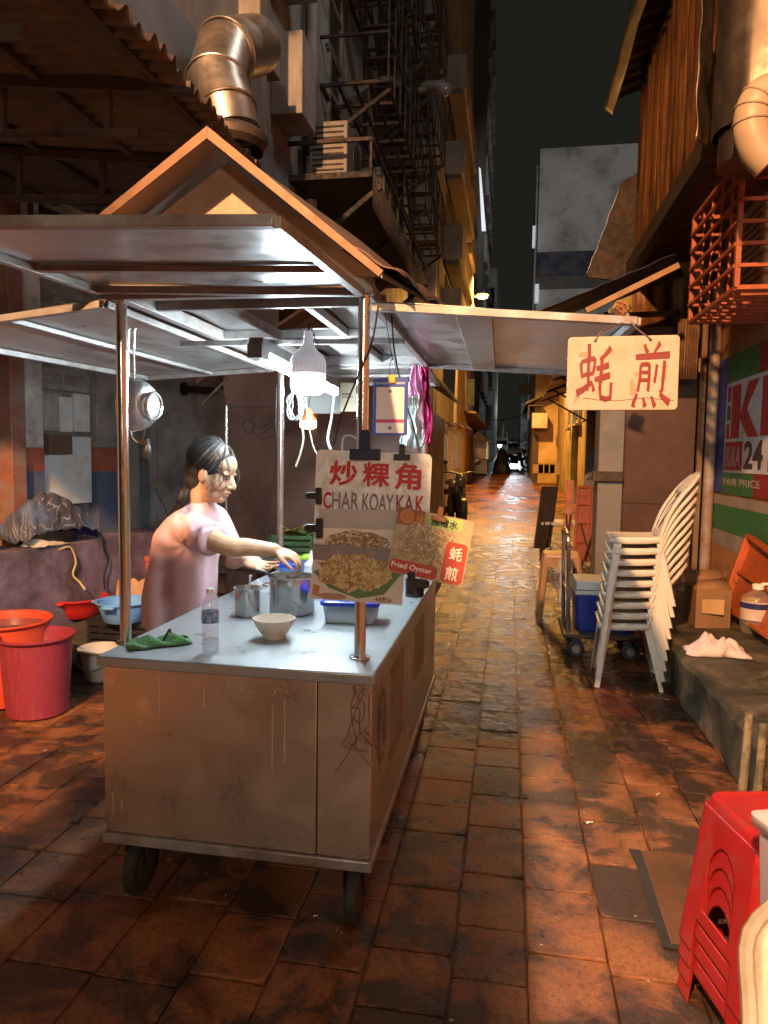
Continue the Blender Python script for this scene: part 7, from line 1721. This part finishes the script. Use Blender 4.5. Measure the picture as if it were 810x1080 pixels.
# folding tables on edge
RTB = M('red_table_back', (.30,.06,.03), .5, .1, .25, 5, (.14,.04,.025), .45)
def ftable(px, pyb, pyt, Y, w_px, mat, lab, ribs=True, lean_=.10, yaw=0):
    a = P(px-w_px/2, pyb, Y=Y); c = P(px+w_px/2, pyb, Y=Y); zt = P(px, pyt, Y=Y).z; g = GZ(Y)
    t = thing('folding_table', ((a.x+c.x)/2, Y, g), lab, 'folding table', 'folding tables stood on edge'); h = zt-a.z
    xd = V((math.cos(yaw), math.sin(yaw), 0)); W_ = (c-a).length; yd_ = V((lean_*.3, lean_, 1)).normalized(); nd = xd.cross(yd_)
    f = lambda u, v, d=0: a+xd*(u*W_)+yd_*(v*h)+nd*d
    MB().prism([f(0,0),f(1,0),f(1,1),f(0,1)], nd*-.03).build('table_top', mat, t, bev=.004)
    if ribs:
        b = MB()
        for v in (.02,.25,.5,.75,.98): b.bar(f(.02,v,.012), f(.98,v,.012), .03, .022)
        for u in (.03,.5,.97): b.bar(f(u,.02,.012), f(u,.98,.012), .03, .022)
        b.build('underside_ribs', mat, t)
    b = MB()
    for s in (.2,.8): b.tube(smoothpath([f(s,.1,.03), f(s-.15,-.10,.20), f(s+.1,-.22,.10)], 4), .012, 6); b.tube([f(s,.5,.03), f(1-s,-.15,.2)], .010, 6)
    b.build('leg', IRON, t); return t
ftable(618, 592, 512, 9.2, 27, RTB, 'rust red folding table stood on edge beside the pilaster')
ftable(597, 578, 506, 9.6, 8, M('orange_table', (.40,.10,.035), .45), 'narrow orange red table top seen edge on between two folded tables', False, .15)
ftable(573, 578, 508, 9.6, 20, M('dark_table', (.035,.025,.02), .45), 'dark brown folded table leaning at the lane side, leftmost of the folded tables', False, .42, R(25))
tnp = thing('ribbed_panel', P(625, 515, Y=9.9), 'pale ribbed metal panel leaning behind the rust red table', 'panel')
a = P(615, 516, Y=9.8); c = P(636, 475, Y=9.9); MB().grid(lambda u, v: V((a.x+(c.x-a.x-.05)*u+.07*v, 9.8+.12*v+.02*(math.sin(u*18) > 0), a.z+(c.z-a.z)*v)), 40, 3).build('panel_sheet', M('ribbed_pale', (.30,.28,.27), .5, .3, .2, 4), tnp, solid=.004)
wh = thing('white_table', (.72, 9.9, GZ(9.9)), 'low white table with a pale top between the folded tables', 'table'); MB().bb(.45, 1.05, 9.75, 10.3, .62, .66).build('table_top', CWH, wh, bev=.005)
for x in (.5, 1.0):
    for y in (9.8, 10.25): MB().cyl((x, y, GZ(y)), (x, y, .62), .018, n=8).build('leg', STP, wh)
# cardboard box, oil jug, orange tray, rag on the step
zs_ = .304
p = P(749, 662, z=zs_); bx_ = thing('cardboard_box', p+V((.0,.16,0)), 'worn brown cardboard box with a paper label on the mossy step', 'box')
CARD = M('cardboard', (.27,.155,.075), .85, var=.15, sc=5, dirt=(.14,.085,.045), damt=.5)
a = P(733, 663, z=zs_); c = P(771, 664, z=zs_); w_ = c.x-a.x; zt = P(735, 622, Y=a.y).z
MB().prism([V((a.x,a.y,zs_)), V((c.x,c.y+.02,zs_)), V((c.x+.03,a.y+.32,zs_)), V((a.x,a.y+.34,zs_))], (0,0,zt-zs_)).build('box_body', CARD, bx_, bev=.004)
b = MB(); b.add([V((a.x,a.y,zt+.001)),V((c.x,c.y+.02,zt+.001)),V((c.x-.02,c.y+.12,zt+.07)),V((a.x+.03,a.y+.11,zt+.05))], [(0,1,2,3)]); b.build('flap', CARD, bx_, solid=.005); b = MB(); b.add([V((a.x,a.y+.34,zt+.001)),V((c.x+.03,a.y+.32,zt+.001)),V((c.x,a.y+.40,zt+.09)),V((a.x,a.y+.44,zt+.08))], [(0,1,2,3)]); b.build('flap', CARD, bx_, solid=.005)
lz = P(745, 632, Y=a.y).z; MB().prism([V((a.x+.04,a.y-.0015,lz-.10)),V((a.x+.19,a.y+.006,lz-.11)),V((a.x+.19,a.y+.006,lz)),V((a.x+.04,a.y-.0015,lz))], (0,-.001,0)).build('paper_label', M('label_tan', (.46,.30,.15), .7), bx_)
p = P(797, 668, z=zs_); jg = thing('oil_jug', p, 'clear cooking oil jug with white handled cap standing on the step', 'jug')
MB().lathe(p, [(0,.004),(.085,.002),(.105,.015),(.108,.10),(.100,.12),(.108,.14),(.108,.23),(.095,.265),(.050,.295),(.034,.305),(.034,.32)], 36, sq=(1,.9)).build('jug_body', clear('oil_clear', (.92,.86,.70), .08, alpha=.12), jg, smooth=60)
MB().lathe(p, [(.1095,.105),(.1095,.235)], 36, sq=(1,.9)).build('label', M('jug_label', (.55,.50,.46), .4, var=.2, sc=20, dirt=(.50,.22,.06), damt=.5, dsc=10), jg); MB().lathe(p, [(.1105,.185),(.1105,.225)], 36, sq=(1,.9)).build('label_band', M('jug_navy', (.03,.03,.13), .4), jg)
text('label_mark', 'MINYAK', WHT, jg, p+V((-.07,-.105,.195)), (1,0,0), (0,0,1), .02, .12) if False else None
b = MB(); b.lathe(p, [(.038,.315),(.040,.345),(.03,.352),(0,.353)], 24); b.tube(smoothpath([p+V((.02,0,.35)), p+V((.09,0,.352)), p+V((.125,0,.345)), p+V((.12,0,.325)), p+V((.06,0,.318))], 5), .010, 8); b.build('cap', WHT, jg)
ob = thing('plastic_tray', P(790, 640, z=zs_)+V((-.15,-.6,0)), 'orange plastic tray leaning up against the shop wall behind the jug', 'tray')
q = [P(768, 640, X=XK-.22), P(795, 567, X=XK-.04), P(826, 590, X=XK-.04), P(826, 680, X=XK-.22)]
nrm = (q[1]-q[0]).cross(q[3]-q[0]).normalized(); nrm = nrm if nrm.x < 0 else -nrm
ORT = M('orange_tray', (.42,.09,.02), .45, dirt=(.2,.06,.03), damt=.4)
MB().prism(q, nrm*.012).build('tray_base', ORT, ob); b = MB()
for i in range(4): b.bar(q[i]+nrm*.03, q[(i+1)%4]+nrm*.03, .03, .07, nrm)
b.bar(q[0].lerp(q[1],.5)+nrm*.02, q[3].lerp(q[2],.5)+nrm*.02, .025, .03, nrm); b.build('rim', ORT, ob, bev=.005)
p = P(752, 688, z=zs_); RAG = M('pinkish_rag', (.55,.46,.43), .95, var=.08, sc=9, bmp=.5, bsc=120)
rg = MB().grid(lambda u, v: p+V((-.17+.36*u+.03*noise.noise((u*4,v*4,2)), -.13+.22*v+.03*noise.noise((u*4,v*4,7)), .004+max(0,math.sin(math.pi*u)*math.sin(math.pi*v))**.6*(.085+.055*noise.noise((u*4.5,v*4,11))+.030*noise.noise((u*10,v*9,3))))), 44, 32).build('rag', RAG, solid=.004, smooth=60); tag(rg, 'pinkish white rag crumpled at the corner of the mossy step', 'rag')
# heap of twigs / dry rubbish behind the box
b = MB()
for i in range(60):
    c = V((random.uniform(1.35,1.9), random.uniform(5.75,6.6), .304+random.uniform(.02,.22))); d = V((random.uniform(-1,1),random.uniform(-1,1),random.uniform(-.5,.6))).normalized()*random.uniform(.06,.2); b.tube([c-d, c+V((random.uniform(-.02,.02),)*3), c+d], .004, 4)
hp_ = b.build('rubbish_heap', M('dry_rubbish', (.20,.12,.07), .9)); tag(hp_, 'heap of dry twigs and rubbish on the step behind the box', 'rubbish', kind='stuff')
# added canopy and cart, out of view, to shade the foreground floor and counter
shade_cart = thing('added_shade_cart', (-1.05, -1.1, 0), 'unseen steel cart with flat canopy added behind the viewer to shade the foreground', 'food cart')
MB().bb(-1.76, -.60, -2.6, .62, 2.85, 2.88).build('canopy', ST, shade_cart)
for x in (-1.74, -.66):
    for y in (-2.36, -.25): MB().cyl((x, y, 0), (x, y, 2.85), .02, n=10).build('post', STP, shade_cart)
MB().bb(-1.5, -.85, -2.3, -.5, .25, .85).build('cart_body', ST, shade_cart)
